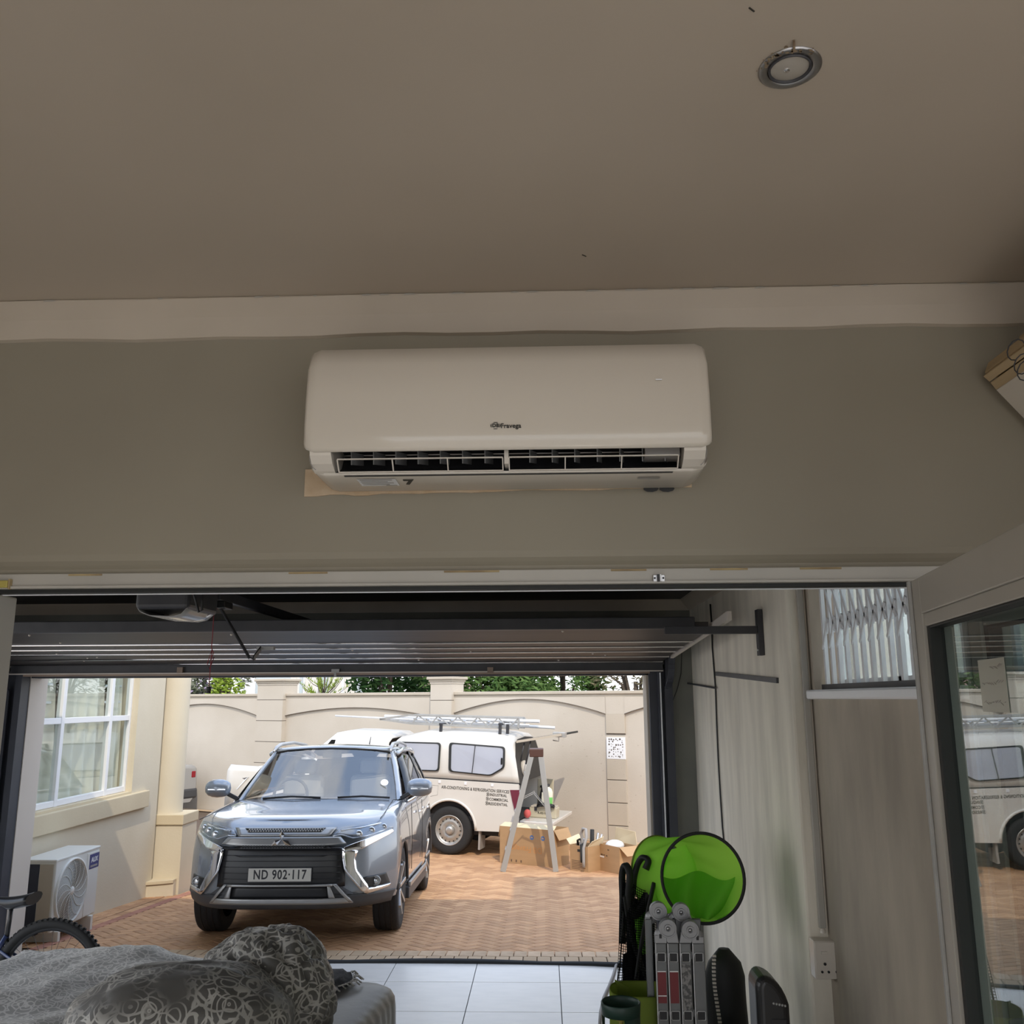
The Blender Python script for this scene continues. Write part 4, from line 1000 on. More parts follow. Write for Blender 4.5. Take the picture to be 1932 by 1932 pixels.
# head lamps
hl = [(.385, .852), (.435, .908), (.62, .932), (.80, .958), (.845, .945), (.85, .885), (.70, .815), (.575, .772), (.52, .785)]
mat('lamp_bowl', (.30, .31, .33), rough=.25, metal=.7)
drape('headlamp_bowl', hl, .006, 'lamp_bowl', suv, 10, 14, .02, mirror=True)
for s in (-1, 1):
    for (x, z, r) in ((.60, .862, .032), (.69, .885, .03), (.775, .905, .026)): MB().ball((s*x, yfront(x, z)-.004, z), r, 12, 8, (1, .45, 1)).build('headlamp_bulb', 'lamp_bright', suv)
    hb = MB(); hb.tube([(s*x, yfront(x, z)-.012, z) for x, z in ((.40, .855), (.47, .862), (.56, .835), (.66, .845), (.76, .872), (.84, .90))], .006, 6); hb.tube([(s*x, yfront(x, z)-.012, z) for x, z in ((.46, .895), (.60, .91), (.72, .93), (.82, .945))], .007, 6); hb.build('headlamp_strip', 'lamp_bright', suv)
drape('headlamp_lens', hl, .020, 'headlamp_glass', suv, 10, 14, .004, mirror=True)
# chrome shield blades
drape('chrome_blade', [(.50, .772), (.84, .882), (.862, .872), (.85, .853), (.61, .735), (.50, .73)], .024, 'chrome', suv, 8, 12, .03, mirror=True)
drape('chrome_blade', [(.487, .76), (.61, .742), (.592, .68), (.605, .59), (.705, .445), (.70, .40), (.65, .42), (.515, .585), (.487, .70)], .024, 'chrome', suv, 16, 4, .03, mirror=True)
drape('chrome_blade', [(.655, .412), (.69, .398), (.85, .432), (.85, .452), (.71, .447)], .022, 'chrome', suv, 5, 8, .03, mirror=True)
drape('fog_pod', [(.63, .525), (.815, .542), (.845, .452), (.70, .44), (.655, .47)], .006, 'trim_black', suv, 8, 8, mirror=True)
for s in (-1, 1):
    fm = T(s*.745, yfront(.745, .49)-.012, .49) @ RX(math.pi/2)
    MB().lathe([(.040, -.01), (.040, .012), (.032, .012), (.030, 0)], 20, fm).build('fog_ring', 'satin_silver', suv)
    MB().lathe([(0, .012), (.02, .009), (.032, .0)], 16, fm).build('fog_lens', 'lamp_bright', suv)
# skid frame
drape('skid_bar', [(-.585, .338), (.585, .338), (.555, .384), (-.555, .384)], .030, 'satin_silver', suv, 3, 20, .03)
drape('skid_bar', [(-.43, .475), (.43, .475), (.425, .492), (-.425, .492)], .030, 'satin_silver', suv, 2, 16, .03)
drape('skid_strut', [(.425, .492), (.455, .492), (.585, .345), (.555, .345)], .030, 'satin_silver', suv, 6, 3, .03, mirror=True)
drape('skid_strut', [(.385, .48), (.405, .48), (.45, .38), (.40, .38)], .028, 'satin_silver', suv, 6, 3, .03, mirror=True)
drape('lower_intake', [(-.40, .384), (.40, .384), (.385, .476), (-.385, .476)], .016, 'trim_black', suv, 4, 14)
# number plate
pl = MB().box((-.255, -.985, .512), (.262, -.972, .622)).build('number_plate', 'plate_ink', suv, .004)
MB().box((-.250, -.987, .517), (.257, -.9845, .617)).build('plate_face', 'plate_white', pl)
text('plate_number', 'ND 902·117', .098, 'plate_ink', pl, frame_mtx((.004, -.9875, .566), (1, 0, 0), (0, 0, 1)), bold=.0022, xscale=.78, spacing=1.12)
# greenhouse
def ghs(belt, roof, n=7, bulge=.03):
    """surface between two polylines of equal length"""
    rows = []
    for k in range(n+1):
        t = k/n; row = []
        for a, b in zip(belt, roof):
            a, b = Vector(a), Vector(b); p = a.lerp(b, t); s = bulge*math.sin(math.pi*t)
            row.append((p.x*(1+s*.6), p.y, p.z))
        rows.append(row)
    return rows
beltW = [(-.775, .48, 1.085), (-.60, .34, 1.095), (-.35, .26, 1.10), (0, .23, 1.105), (.35, .26, 1.10), (.60, .34, 1.095), (.775, .48, 1.085)]
roofW = [(-.615, 1.12, 1.545), (-.46, 1.05, 1.568), (-.25, 1.01, 1.582), (0, .99, 1.588), (.25, 1.01, 1.582), (.46, 1.05, 1.568), (.615, 1.12, 1.545)]
m = MB(); m.grid(ghs(beltW, roofW, 6, .02)); m.build('windscreen', 'windscreen', suv)
m = MB(); m.tube([(p[0]*1.0, p[1]-.01, p[2]-.004) for p in beltW], .012, 6); m.tube([(p[0], p[1]-.004, p[2]+.002) for p in roofW], .008, 6); m.build('windscreen_seal', 'trim_black', suv)
for s in (-1, 1):
    m = MB(); pa_ = [(s*.775, .48, 1.085), (s*.735, .68, 1.225), (s*.675, .92, 1.40), (s*.615, 1.12, 1.545), (s*.615, 1.25, 1.575)]
    rows = []
    for (x, y, z), w in zip(pa_, (.075, .065, .06, .055, .05)): rows.append([(x-s*.012, y-.03, z+.004), (x+s*.010, y-.012, z+.010), (x+s*.038, y+w*.6, z-.004), (x+s*.030, y+w*1.2, z-.018), (x-s*.01, y+w, z-.02)])
    m.grid(rows, True, True); m.build('a_pillar', 'suv_paint', suv)
    # side glass and pillars
    B0 = [(s*.85, .55, 1.075), (s*.875, 1.2, 1.10), (s*.875, 2.0, 1.125), (s*.865, 2.7, 1.15), (s*.82, 3.3, 1.17)]
    R0_ = [(s*.66, 1.16, 1.52), (s*.675, 1.45, 1.565), (s*.685, 2.0, 1.58), (s*.675, 2.6, 1.56), (s*.63, 3.15, 1.50)]
    m = MB(); m.grid(ghs(B0, R0_, 5, .03)); m.build('side_glass', 'dark_glass', suv, solid=.004)
    for i, w in ((2, .06), (3, .05)):
        m = MB(); r_ = ghs([B0[i]], [R0_[i]], 5, .03); m.grid([[(p[0][0]*1.004, p[0][1]-w, p[0][2]), (p[0][0]*1.008, p[0][1], p[0][2]), (p[0][0]*1.004, p[0][1]+w, p[0][2])] for p in r_]); m.build('door_pillar', 'trim_black', suv, solid=.006)
    m = MB(); m.tube([(x*1.006, y, z-.004) for x, y, z in B0], .009, 6); m.build('belt_strip', 'chrome', suv)
    m = MB(); m.tube([(x*1.01, y, z+.012) for x, y, z in [(s*.628, 1.14, 1.535)]+R0_], [.02, .026, .028, .028, .028, .026], 8); m.build('roof_edge', 'suv_paint', suv)
    # roof rail: low bright blade
    rl_ = [(s*.615, 1.03, 1.555), (s*.61, 1.12, 1.60), (s*.605, 1.3, 1.638), (s*.605, 1.9, 1.668), (s*.60, 2.5, 1.655), (s*.585, 2.95, 1.60)]
    m = MB(); m.tube(rl_, [.010, .016, .017, .015, .016, .010], 8, flat=1.2); m.build('roof_rail', 'satin_silver', suv)
m = MB(); rows = []
for y, zc, hw, zed in ((1.0, 1.588, .58, 1.560), (1.15, 1.612, .63, 1.575), (1.45, 1.632, .66, 1.588), (2.0, 1.645, .675, 1.60), (2.6, 1.625, .665, 1.575), (3.1, 1.575, .625, 1.525), (3.35, 1.53, .58, 1.48)):
    rows.append([(hw*(2*k/12-1), y+(.12*(2*k/12-1)**2 if y < 1.1 else 0), zc-(zc-zed)*abs(2*k/12-1)**2.2) for k in range(13)])
m.grid(rows); m.build('roof', 'suv_paint', suv, solid=.02)
m = MB(); m.grid(ghs([(-.80, 3.42, 1.15), (0, 3.52, 1.15), (.80, 3.42, 1.15)], [(-.60, 3.22, 1.49), (0, 3.36, 1.53), (.60, 3.22, 1.49)], 4, .02)); m.build('rear_glass', 'dark_glass', suv, solid=.004)
m = MB(); m.tube([(.10, 2.9, 1.615), (.10, 3.08, 1.76)], [.009, .004], 6); m.build('aerial', 'black_plastic', suv)
# bonnet shut lines, wipers, sticker
for s in (-1, 1):
    m = MB(); P = []
    for y in (-.72, -.5, -.2, .1, .32): P.append((s*(.765-.02*(y+.7)), y, interp(y, [-.9, -.4, .25, 1], [.955, 1.0, 1.085, 1.09])+.010))
    m.tube(P, .0035, 4); m.build('bonnet_gap', 'trim_black', suv)
    m = MB(); m.tube([(-.50, .275, 1.112), (-.22, .245, 1.132), (.06, .235, 1.12)] if s < 0 else [(.70, .38, 1.112), (.45, .285, 1.130), (.22, .25, 1.12)], .010, 6); m.build('wiper', 'black_plastic', suv)
m = MB(); m.grid([[(x, .20+.25*abs(x/.75)**2+dy, 1.092-.03*dy) for x in [-.78+.13*k for k in range(13)]] for dy in (-.03, .05)]); m.build('cowl', 'trim_black', suv)
stk = frame_mtx((.62, .58, 1.243), (.93, .30, .2), (-.1, .62, .78))
m = MB(); m.lathe([(0, .0), (.038, .0)], 16, stk @ T(0, 0, .012)); m.build('licence_disc', 'white_frame', suv)
# mirrors
for s in (-1, 1):
    m = MB(); rows = []
    for k in range(9):
        t = math.pi*k/8; r = math.sin(t)**.6; cx_ = s*(.985-.125*math.cos(t) if True else 0)
        rows.append([(cx_, .44+.075*r*math.cos(a)*(1 if math.cos(a) < 0 else .55), 1.205+.088*r*math.sin(a)) for a in [2*math.pi*i/14 for i in range(14)]])
    m.grid(rows, True, True); m.build('mirror_shell', 'satin_silver' if False else 'suv_paint', suv)
    m = MB(); m.bar((s*.80, .50, 1.10), (s*.92, .46, 1.165), .05, .04); m.build('mirror_arm', 'trim_black', suv, .008)
    m = MB(); m.box((s*.985-.08, .368, 1.19), (s*.985+.09, .372, 1.20)); m.build('mirror_indicator', 'lamp_bright', suv)
    # flank details
    for y0 in (.55, 1.65): MB().tube([(s*.897, y0, 1.05), (s*.912, y0-.01, .75), (s*.912, y0, .45)], .004, 4).build('door_gap', 'trim_black', suv)
    for y0 in (1.38, 2.35): MB().box((s*.912-.014, y0-.09, .93), (s*.912+.014, y0+.09, .955)).build('door_handle', 'chrome', suv, .006)
    MB().box((s*.905-.012, .45, .30), (s*.905+.016, 2.2, .345)).build('sill_strip', 'satin_silver', suv, .008); MB().box((s*.88-.03, .42, .20), (s*.88+.03, 2.25, .30)).build('sill', 'cladding', suv, .01)
    for y in (0, 2.67):
        m = MB(); m.tube([(s*.888, y+.402*math.cos(t), .35+.402*math.sin(t)) for t in [math.radians(4+172*k/18) for k in range(19)]], .016, 6); m.build('arch_trim', 'cladding', suv)
        tm_ = T(s*.775, y, .350) @ RZ(math.radians(0)) @ RY(math.pi/2*s)
        ty = MB(); ty.lathe([(.235, -.105), (.30, -.113), (.335, -.108), (.350, -.085), (.352, 0), (.350, .085), (.335, .108), (.30, .113), (.235, .105)], 40, tm_); tyo = ty.build('tyre', 'tyre', suv)
        gv = MB()
        for k in (-.05, 0, .05): gv.lathe([(.3525, k-.004), (.3535, k), (.3525, k+.004)], 40, tm_)
        gv.build('tread_groove', 'trim_black', tyo)
        rm = MB(); rm.lathe([(.245, .09), (.235, .105), (.22, .10), (.215, .03), (.06, .06), (0, .065)], 30, tm_)
        rmo = rm.build('rim', 'dark_steel', suv)
        for k in range(7):
            a = 2*math.pi*k/7; sp = MB(); sp.bar(tm_ @ Vector((.04*math.cos(a), .04*math.sin(a), .075)), tm_ @ Vector((.228*math.cos(a), .228*math.sin(a), .10)), .03, .045, up=tm_.to_3x3() @ Vector((0, 0, 1))); sp.build('spoke', 'alu', rmo, .004)
MB().box((-.60, -.60, .27), (.60, 3.3, .34)).build('underbody', 'trim_black', suv)
# cabin: dash, steering wheel, seats
MB().box((-.72, .45, 1.02), (.72, .75, 1.10)).build('dashboard', 'dash', suv, .02)
m = MB(); m.tube([Vector((-.36+.17*math.cos(t), .80+.06*math.sin(t), 1.12+.165*math.sin(t))) for t in [2*math.pi*k/20 for k in range(20)]], .015, 8, closed=True); m.bar((-.50, .81, 1.12), (-.22, .81, 1.12), .03, .04); m.build('steering_wheel', 'dash', suv)
for x in (-.36, .36):
    st_ = MB().box((x-.22, 1.35, .75), (x+.22, 1.48, 1.32)).build('seat', 'seat_cloth', suv, .06, 3); MB().box((x-.12, 1.39, 1.33), (x+.12, 1.47, 1.48)).build('headrest', 'seat_cloth', st_, .035, 3)
MB().box((-.62, 2.35, .75), (.62, 2.50, 1.28)).build('rear_seat', 'seat_cloth', suv, .05, 3)
MB().box((-.10, 1.03, 1.49), (.10, 1.05, 1.55)).build('rear_view_mirror', 'dash', suv, .01)

# ================================================================ WHITE PICKUP WITH CANOPY
mat('bakkie_white', (.70, .67, .62), rough=.3, coat=.4, spec=.5, col2=(.66, .63, .58), scale=2)
mat('canopy_glass', (.40, .42, .49), rough=.25, spec=.3, col2=(.44, .46, .52), scale=2)
mat('rim_steel', (.55, .54, .52), rough=.4, metal=.7, col2=(.45, .43, .4), scale=12)
mat('carton', (.46, .29, .15), rough=.85, col2=(.42, .265, .135), scale=3, stretch=(1, 1, 4))
mat('carton_in', (.70, .58, .38), rough=.9)
mat('orange_print', (.55, .27, .10), rough=.85); mat('blue_print', (.08, .16, .36), rough=.7); mat('brown_print', (.16, .10, .06), rough=.85)
TA, TB = math.radians(13), math.radians(2.3); tO = Vector((-1.30, 14.12, -.35))
tU = Vector((-math.cos(TA)*math.cos(TB), math.sin(TA)*math.cos(TB), math.sin(TB))); tN = Vector((-math.sin(TA), -math.cos(TA), 0))    # forward, towards the viewer
tZ = tU.cross(tN); tZ = tZ if tZ.z > 0 else -tZ
def on_t(px, py, off=0.):
    q = on_plane(px, py, tO+tN*off, tN)-tO; return q.dot(tU), q.dot(tZ)
def t3(cx, cy, off=0.): return on_t(620+cx/3.116, 1320+cy/3.116, off)
TMX = Matrix(((tU.x, tN.x, 0, 0), (tU.y, tN.y, 0, 0), (0, 0, 1, 0), (0, 0, 0, 1)))          # local: u forward, v towards viewer, z up
tk = thing('pickup_truck', 'white pickup truck with canopy and lettering parked along the boundary wall', 'pickup', tO)
_ty = tZ.cross(tU); tk.rotation_euler = Matrix(((tU.x, _ty.x, tZ.x), (tU.y, _ty.y, tZ.y), (tU.z, _ty.z, tZ.z))).to_euler()
# children use local coords: x forward, y = -v (v towards viewer) so geometry keeps right-handed axes
def TV(u, v, z): return Vector((u, v, z))
sgn = 1 if _ty.dot(tN) > 0 else -1
def P(u, v, z): return (u, sgn*v, z)
TWD = 1.62   # body width
wu, wz = t3(708, 785); RW = .345
railz = t3(830, 478)[1]; rear = t3(1122, 500)[0]; botz = t3(950, 765)[1]
front_bed = rear+2.15
# load body: side skins with wheel arch
def side_skin(v, thick, name):
    n = 20; outl = []
    ar = RW*1.22; a0 = wu-ar; a1 = wu+ar
    outl += [(rear, botz+.10), (rear+.03, botz+.02), (rear+.10, botz-.01), (a0+.02, botz-.03)]
    arc = [(wu-ar*math.cos(t), RW+.02+ar*1.0*math.sin(t)) for t in [math.radians(6+168*k/n) for k in range(n+1)]]
    outl += arc + [(a1-.02, botz-.03), (front_bed, botz-.03), (front_bed, railz), (rear+.005, railz)]
    m = MB(); N = len(outl)
    m.add([P(u, v, z) for u, z in outl]+[P(u, v-thick, z) for u, z in outl], [tuple(range(N)), tuple(range(2*N-1, N-1, -1))]+[(i, i+N, (i+1) % N+N, (i+1) % N) for i in range(N)])
    return m.build(name, 'bakkie_white', tk)
side_skin(.02, .06, 'load_side'); side_skin(-TWD+.06, .06, 'load_side')
m = MB(); m.tube([P(wu-RW*1.22*math.cos(t), .022, RW+.02+RW*1.22*math.sin(t)) for t in [math.radians(3+174*k/20) for k in range(21)]], .02, 6); m.build('arch_flare', 'bakkie_white', tk)
MB().box(P(rear+.02, -.05, botz+.1), P(front_bed, -TWD+.05, botz+.16)).build('load_floor', 'dark_steel', tk)
MB().box(P(wu-.6, -.06, botz-.02), P(wu+.9, -.10, railz-.1)).build('wheel_well', 'trim_black', tk)
MB().box(P(rear+.05, -.10, botz-.10), P(front_bed+2.4, -TWD+.10, botz-.0)).build('chassis', 'trim_black', tk)
# open tailgate flap lying out behind
MB().box(P(rear-.50, -.06, botz+.10), P(rear-.0, -TWD+.06, botz+.15)).build('tailgate', 'bakkie_white', tk, .01)
# canopy
cz0 = railz+.012
prof = []
def can_row(u, zt_, inset, v0=.0):
    return [P(u, v0-.005, cz0), P(u, v0-.01, cz0+.10), P(u, v0-.035-inset*.3, cz0+.38), P(u, v0-.075-inset, zt_-.16), P(u, v0-.14-inset*1.2, zt_-.05), P(u, v0-.30-inset, zt_-.01), P(u, -TWD/2, zt_+.015), P(u, -TWD+.30+inset, zt_-.01), P(u, -TWD+.14+inset*1.2, zt_-.05), P(u, -TWD+.075+inset, zt_-.16), P(u, -TWD+.035, cz0+.38), P(u, -TWD+.01, cz0+.10), P(u, -TWD+.005, cz0)]
ct = t3(640, 182, -.3)[1]; ctr = t3(1055, 205, -.3)[1]; ctf = t3(420, 222, -.25)[1]
ur = t3(1130, 470)[0]; 
rows = [can_row(ur+.02, ctr-.06, .02), can_row(ur+.12, ctr-.01, .0), can_row(ur+.45, ctr+.02, 0), can_row(wu, ct+.01, 0), can_row(wu+.5, ct, 0), can_row(wu+.95, ctf+.02, 0), can_row(front_bed-.05, ctf-.06, .02)]
# the hatch end leans forward
rows[0] = [(p[0]+.16*max(0, (p[2]-cz0)/.7), p[1], p[2]) for p in rows[0]]; rows[1] = [(p[0]+.12*max(0, (p[2]-cz0)/.7), p[1], p[2]) for p in rows[1]]
m = MB(); m.grid(rows); m.build('canopy', 'bakkie_white', tk, solid=.02)
m = MB(); N = 13; m.add([tuple(p) for p in rows[0]], [tuple(range(N))]); m.build('hatch_shade', 'inner_dark', tk)  # dark sheet stands in for the shaded canopy interior
MB().box(P(ur+.0, .006, railz-.016), P(front_bed, -.02, railz+.014)).build('canopy_seal', 'trim_black', tk)
for cx in (655, 808, 965): u, z = t3(cx, 488); MB().box(P(u-.02, .03, railz-.06), P(u+.02, .01, railz-.02)).build('rail_clamp', 'white_frame', tk, .004)
def vside(z): return interp(z, [cz0, cz0+.10, cz0+.38, ct-.16], [-.005, -.01, -.035, -.075])
def side_window(corners, name):
    pts = [t3(*c, -.03) for c in corners]
    def ringpts(sc, off):
        cu = sum(p[0] for p in pts)/len(pts); czz = sum(p[1] for p in pts)/len(pts); out = []
        n = len(pts)
        for i in range(n):
            a, b, c = Vector(pts[i-1]), Vector(pts[i]), Vector(pts[(i+1) % n]); r = .05
            for t in (0, .33, .67, 1):
                p = (b+(a-b).normalized()*r).lerp(b, t) if False else None
                p0, p2 = b+(a-b).normalized()*r, b+(c-b).normalized()*r; q = p0*(1-t)**2+b*2*t*(1-t)+p2*t*t
                out.append((cu+(q.x-cu)*sc, off, czz+(q.y-czz)*sc))
        return [P(u, vside(z)+o_, z) for u, o_, z in out]
    A_, B_ = ringpts(1., .030), ringpts(.925, .034); N = len(A_)
    m = MB(); m.add(A_+B_, [(i, (i+1) % N, N+(i+1) % N, N+i) for i in range(N)]); fo = m.build(name+'_frame', 'gasket', tk, solid=.016)
    m = MB(); m.add(ringpts(.95, .033), [tuple(range(N))]); m.build(name+'_pane', 'canopy_glass', fo)
    return fo
f1 = side_window([(1040, 400), (960, 447), (712, 421), (708, 252), (1038, 278)], 'window')
f2 = side_window([(657, 420), (400, 412), (400, 247), (660, 254)], 'window')
u_, z_ = t3(862, 270, -.03); u2_, z2_ = t3(850, 428, -.03)
MB().bar(P(u_, vside(z_)+.042, z_), P(u2_, vside(z2_)+.042, z2_), .008, .012).build('window_bar', 'gasket', f1)
u_, z_ = t3(1022, 360, -.03); MB().box(P(u_-.012, vside(z_)+.035, z_-.045), P(u_+.012, vside(z_)+.05, z_+.045)).build('window_latch', 'gasket', f1)
# cab and bonnet (mostly hidden behind the SUV)
m = MB(); cu0 = front_bed+.02
def cab_row(u, zt_, ins): return [P(u, 0, .35), P(u, .01, .75), P(u, 0, 1.0), P(u, -.04-ins*.4, 1.08), P(u, -.12-ins, zt_-.06), P(u, -.24-ins, zt_), P(u, -TWD/2, zt_+.02), P(u, -TWD+.24+ins, zt_), P(u, -TWD+.12+ins, zt_-.06), P(u, -TWD+.04+ins*.4, 1.08), P(u, -TWD, 1.0), P(u, -TWD-.01, .75), P(u, -TWD, .35)]
m.grid([cab_row(cu0, 1.62, .03), cab_row(cu0+.15, 1.69, 0), cab_row(cu0+.75, 1.70, 0), cab_row(cu0+.95, 1.66, .02), cab_row(cu0+1.60, 1.12, .02), cab_row(cu0+1.75, 1.085, .0), cab_row(cu0+2.35, 1.05, .0), cab_row(cu0+2.6, .98, .03), cab_row(cu0+2.72, .80, .10)]); m.build('cab', 'bakkie_white', tk, solid=.02)
m = MB(); m.add([P(u, vv, z) for u, vv, z in ((cu0+.2, -.075, 1.12), (cu0+1.35, -.06, 1.10), (cu0+.98, -.125, 1.56), (cu0+.25, -.13, 1.58))], [(0, 1, 2, 3)]); m.build('cab_window', 'dark_glass', tk, solid=.01)
m = MB(); m.add([P(u, v, z) for u, v, z in ((cu0+2.32, .022, .92), (cu0+2.60, -.02, .86), (cu0+2.66, -.06, .70), (cu0+2.50, .02, .72))], [(0, 1, 2, 3)]); m.build('headlamp', 'lamp_bright', tk, solid=.02)
# wheels
for u in (wu, wu+2.95):
    for v, sg in ((-.10, 1), (-TWD+.12, -1)):
        WMx = T(*P(u, v, RW)) @ RX(math.radians(-90*sg*sgn))
        ty = MB(); ty.lathe([(.215, -.10), (.30, -.11), (.335, -.10), (RW, -.075), (RW, .075), (.335, .10), (.30, .11), (.24, .108), (.215, .10)], 40, WMx); to = ty.build('tyre', 'tyre', tk)
        r_ = MB(); r_.lathe([(.222, .095), (.215, .108), (.205, .10), (.195, .06), (.165, .052), (.14, .075), (.09, .07), (.06, .045)], 36, WMx); ro = r_.build('wheel_rim', 'rim_steel', tk)
        h_ = MB(); h_.lathe([(.065, .05), (.058, .105), (.03, .115), (0, .115)], 20, WMx); h_.build('hub_cap', 'rim_steel', ro)
        for k in range(16):
            a = 2*math.pi*k/16; MB().lathe([(0, .0665), (.0105, .0665)], 8, WMx @ T(.165*math.cos(a), .165*math.sin(a), .0)).build('rim_hole', 'inner_dark', ro)
        MB().lathe([(.0, .0), (.21, .0)], 24, WMx @ T(0, 0, .03)).build('rim_back', 'rim_steel', ro)
MB().box(P(wu-RW-.14, -.02, .10), P(wu-RW-.11, -.28, .52)).build('mud_flap', 'print_grey', tk)
# tail lamp, fuel flap line, lettering
tl = [t3(*c) for c in ((1070, 530), (1128, 530), (1122, 600), (1098, 655), (1085, 600))]
m = MB(); m.add([P(u, .036, z) for u, z in tl]+[P(u, .0, z) for u, z in tl], [tuple(range(5))]+[(i, i+5, (i+1) % 5+5, (i+1) % 5) for i in range(5)]); mat('tail_lamp', (.16, .03, .05), rough=.2); m.build('tail_lamp', 'tail_lamp', tk)
def side_text(nm, body, c0, c1, size, align='CENTER', **k):
    a, b = t3(*c0), t3(*c1); A_, B_ = Vector(P(a[0], .0208, a[1])), Vector(P(b[0], .0208, b[1]))
    w = (B_-A_).length; up = Vector((0, 0, 1)); mx = frame_mtx((A_+B_)/2, B_-A_, up)
    o = text(nm, body, size, 'print_dark', tk, Matrix.Identity(4), bold=.0012, spacing=1.1, extrude=.001)
    xs_ = [v.co.x for v in o.data.vertices]; sc = w/(max(xs_)-min(xs_)); o.data.transform(mx @ Matrix.Diagonal((sc, 1, 1, 1)))
    return o
side_text('lettering', 'AIR-CONDITIONING & REFRIGERATION SERVICES', (666, 513), (1063, 543), .062)
side_text('lettering', 'INDUSTRIAL', (950, 558), (1050, 566), .056); side_text('lettering', 'COMMERCIAL', (947, 585), (1057, 593), .056); side_text('lettering', 'RESIDENTIAL', (943, 611), (1054, 619), .056)
for c in ((938, 556), (935, 582), (932, 608)):
    u, z = t3(*c); s_ = MB()
    for k in range(3):
        a = math.pi*k/3; s_.bar(P(u-.022*math.cos(a), .0212, z-.022*math.sin(a)), P(u+.022*math.cos(a), .0212, z+.022*math.sin(a)), .004, .002, up=(0, 1, 0))
    s_.tube([P(u+.024*math.cos(t), .0212, z+.024*math.sin(t)) for t in [math.pi*(.2+1.6*k/10) for k in range(11)]], .003, 4); s_.build('snowflake_mark', 'print_dark', tk)
m = MB(); fl_ = [t3(*c) for c in ((600, 500), (648, 505), (642, 560), (600, 568))]; m.tube([P(u, .019, z) for u, z in fl_], .004, 4); m.build('fuel_flap_line', 'print_grey', tk)
# raised hatch door
h0 = t3(1112, 248, -.1); h1 = t3(1365, 207, -.1)
hm_ = MB(); hm_.add([P(h0[0]+.02, -.10, h0[1]), P(h0[0]+.02, -TWD+.10, h0[1]), P(h1[0], -TWD+.16, h1[1]), P(h1[0], -.16, h1[1])], [(0, 1, 2, 3)]); hm_.build('hatch', 'gasket', tk, solid=.03)
hm_ = MB(); hm_.bar(P(h0[0]+.02, -.09, h0[1]), P(h1[0], -.15, h1[1]), .03, .035); hm_.build('hatch_edge', 'cream_band', tk)
hm_ = MB(); hm_.box(P(h1[0]-.05, -.16, h1[1]-.04), P(h1[0]+.14, -.30, h1[1]+.03)); hm_.tube([P(h1[0]+.05, -.2, h1[1]-.02), P(h1[0]+.05, -.2, h1[1]-.10), P(h1[0]+.14, -.2, h1[1]-.09)], .01, 6); hm_.build('hatch_handle', 'rim_steel', tk, .004)
for cx0, cy0, cx1, cy1 in ((1188, 240, 1160, 380), (1150, 255, 1130, 360)):
    a, b = t3(cx0, cy0, -.15), t3(cx1, cy1, -.15); MB().tube([P(a[0], -.15, a[1]), P(b[0], -.15, b[1])], .012, 6).build('gas_strut', 'dark_steel', tk)
# roof rack posts
for cx in (660, 1008, 1052):
    u, z = t3(cx, 182, -.25); u2_, z2_ = t3(cx-2, 148, -.25); MB().box(P(u-.02, -.23, z-.05), P(u+.02, -.27, z2_+.01)).build('rack_post', 'dark_steel', tk)
for cx in (660, 1008): u, z = t3(cx, 150, -.25); MB().box(P(u-.02, -.22, z), P(u+.02, -TWD+.25, z+.03)).build('rack_bar', 'dark_steel', tk)
# truss ladder and pipes on the rack (own things)
rk = thing('rack_ladder', 'long grey lattice ladder lying on the pickup roof rack', 'ladder', tO); rk.rotation_euler = tk.rotation_euler
v_ = -.30
tip, a1_, b1_, a2_, b2_ = t3(302, 115, v_), t3(470, 92, v_), t3(490, 135, v_), t3(1117, 110, v_), t3(1117, 170, v_)
for dv in (0, -.38):
    q = v_+dv; m = MB()
    m.bar(P(tip[0], q, tip[1]), P(a1_[0], q, a1_[1]), .03, .03); m.bar(P(a1_[0], q, a1_[1]), P(a2_[0], q, a2_[1]), .03, .03); m.bar(P(tip[0], q, tip[1]), P(b1_[0], q, b1_[1]-.015), .03, .03); m.bar(P(b1_[0], q, b1_[1]-.015), P(b2_[0], q, b2_[1]), .03, .03); m.bar(P(a2_[0], q, a2_[1]), P(b2_[0], q, b2_[1]), .03, .03)
    m.build('side_rail', 'alu_matt', rk)
    for k in range(11):
        t0, t1 = k/11, (k+1)/11; lo_ = lambda t: (b1_[0]+(b2_[0]-b1_[0])*t, b1_[1]-.015+(b2_[1]-b1_[1]+.015)*t); hi_ = lambda t: (a1_[0]+(a2_[0]-a1_[0])*t, a1_[1]+(a2_[1]-a1_[1])*t)
        a, b = (lo_(t0), hi_(t1)) if k % 2 == 0 else (hi_(t0), lo_(t1)); MB().bar(P(a[0], q, a[1]), P(b[0], q, b[1]), .014, .018).build('lattice', 'alu_matt', rk)
for k in range(9):
    t = (k+.5)/9; u = a1_[0]+(a2_[0]-a1_[0])*t; z = (a1_[1]+(a2_[1]-a1_[1])*t+b1_[1]+(b2_[1]-b1_[1])*t)/2; MB().tube([P(u, v_, z), P(u, v_-.38, z)], .014, 8).build('rung', 'alu', rk)
for k, (c0, c1, r) in enumerate((((40, 95), (1180, 150), .014), ((330, 98), (1240, 128), .026), ((420, 120), (1330, 165), .022))):
    v2_ = v_-.12-.09*k; a, b = t3(*c0, v2_), t3(*c1, v2_)
    tag(MB().tube([tO + tU*a[0] + tN*v2_ + tZ*a[1], tO+tU*b[0]+tN*v2_+tZ*b[1]], r, 8).build('roof_pipe', 'white_frame'), ['thin white conduit sticking out beyond the rack ladder tip', 'white plastic pipe lying along the rack ladder', 'pale pipe reaching past the tail end of the rack ladder'][k], 'pipe')

# ================================================================ things behind the pickup
def gp(px, py): return on_g(px, py)
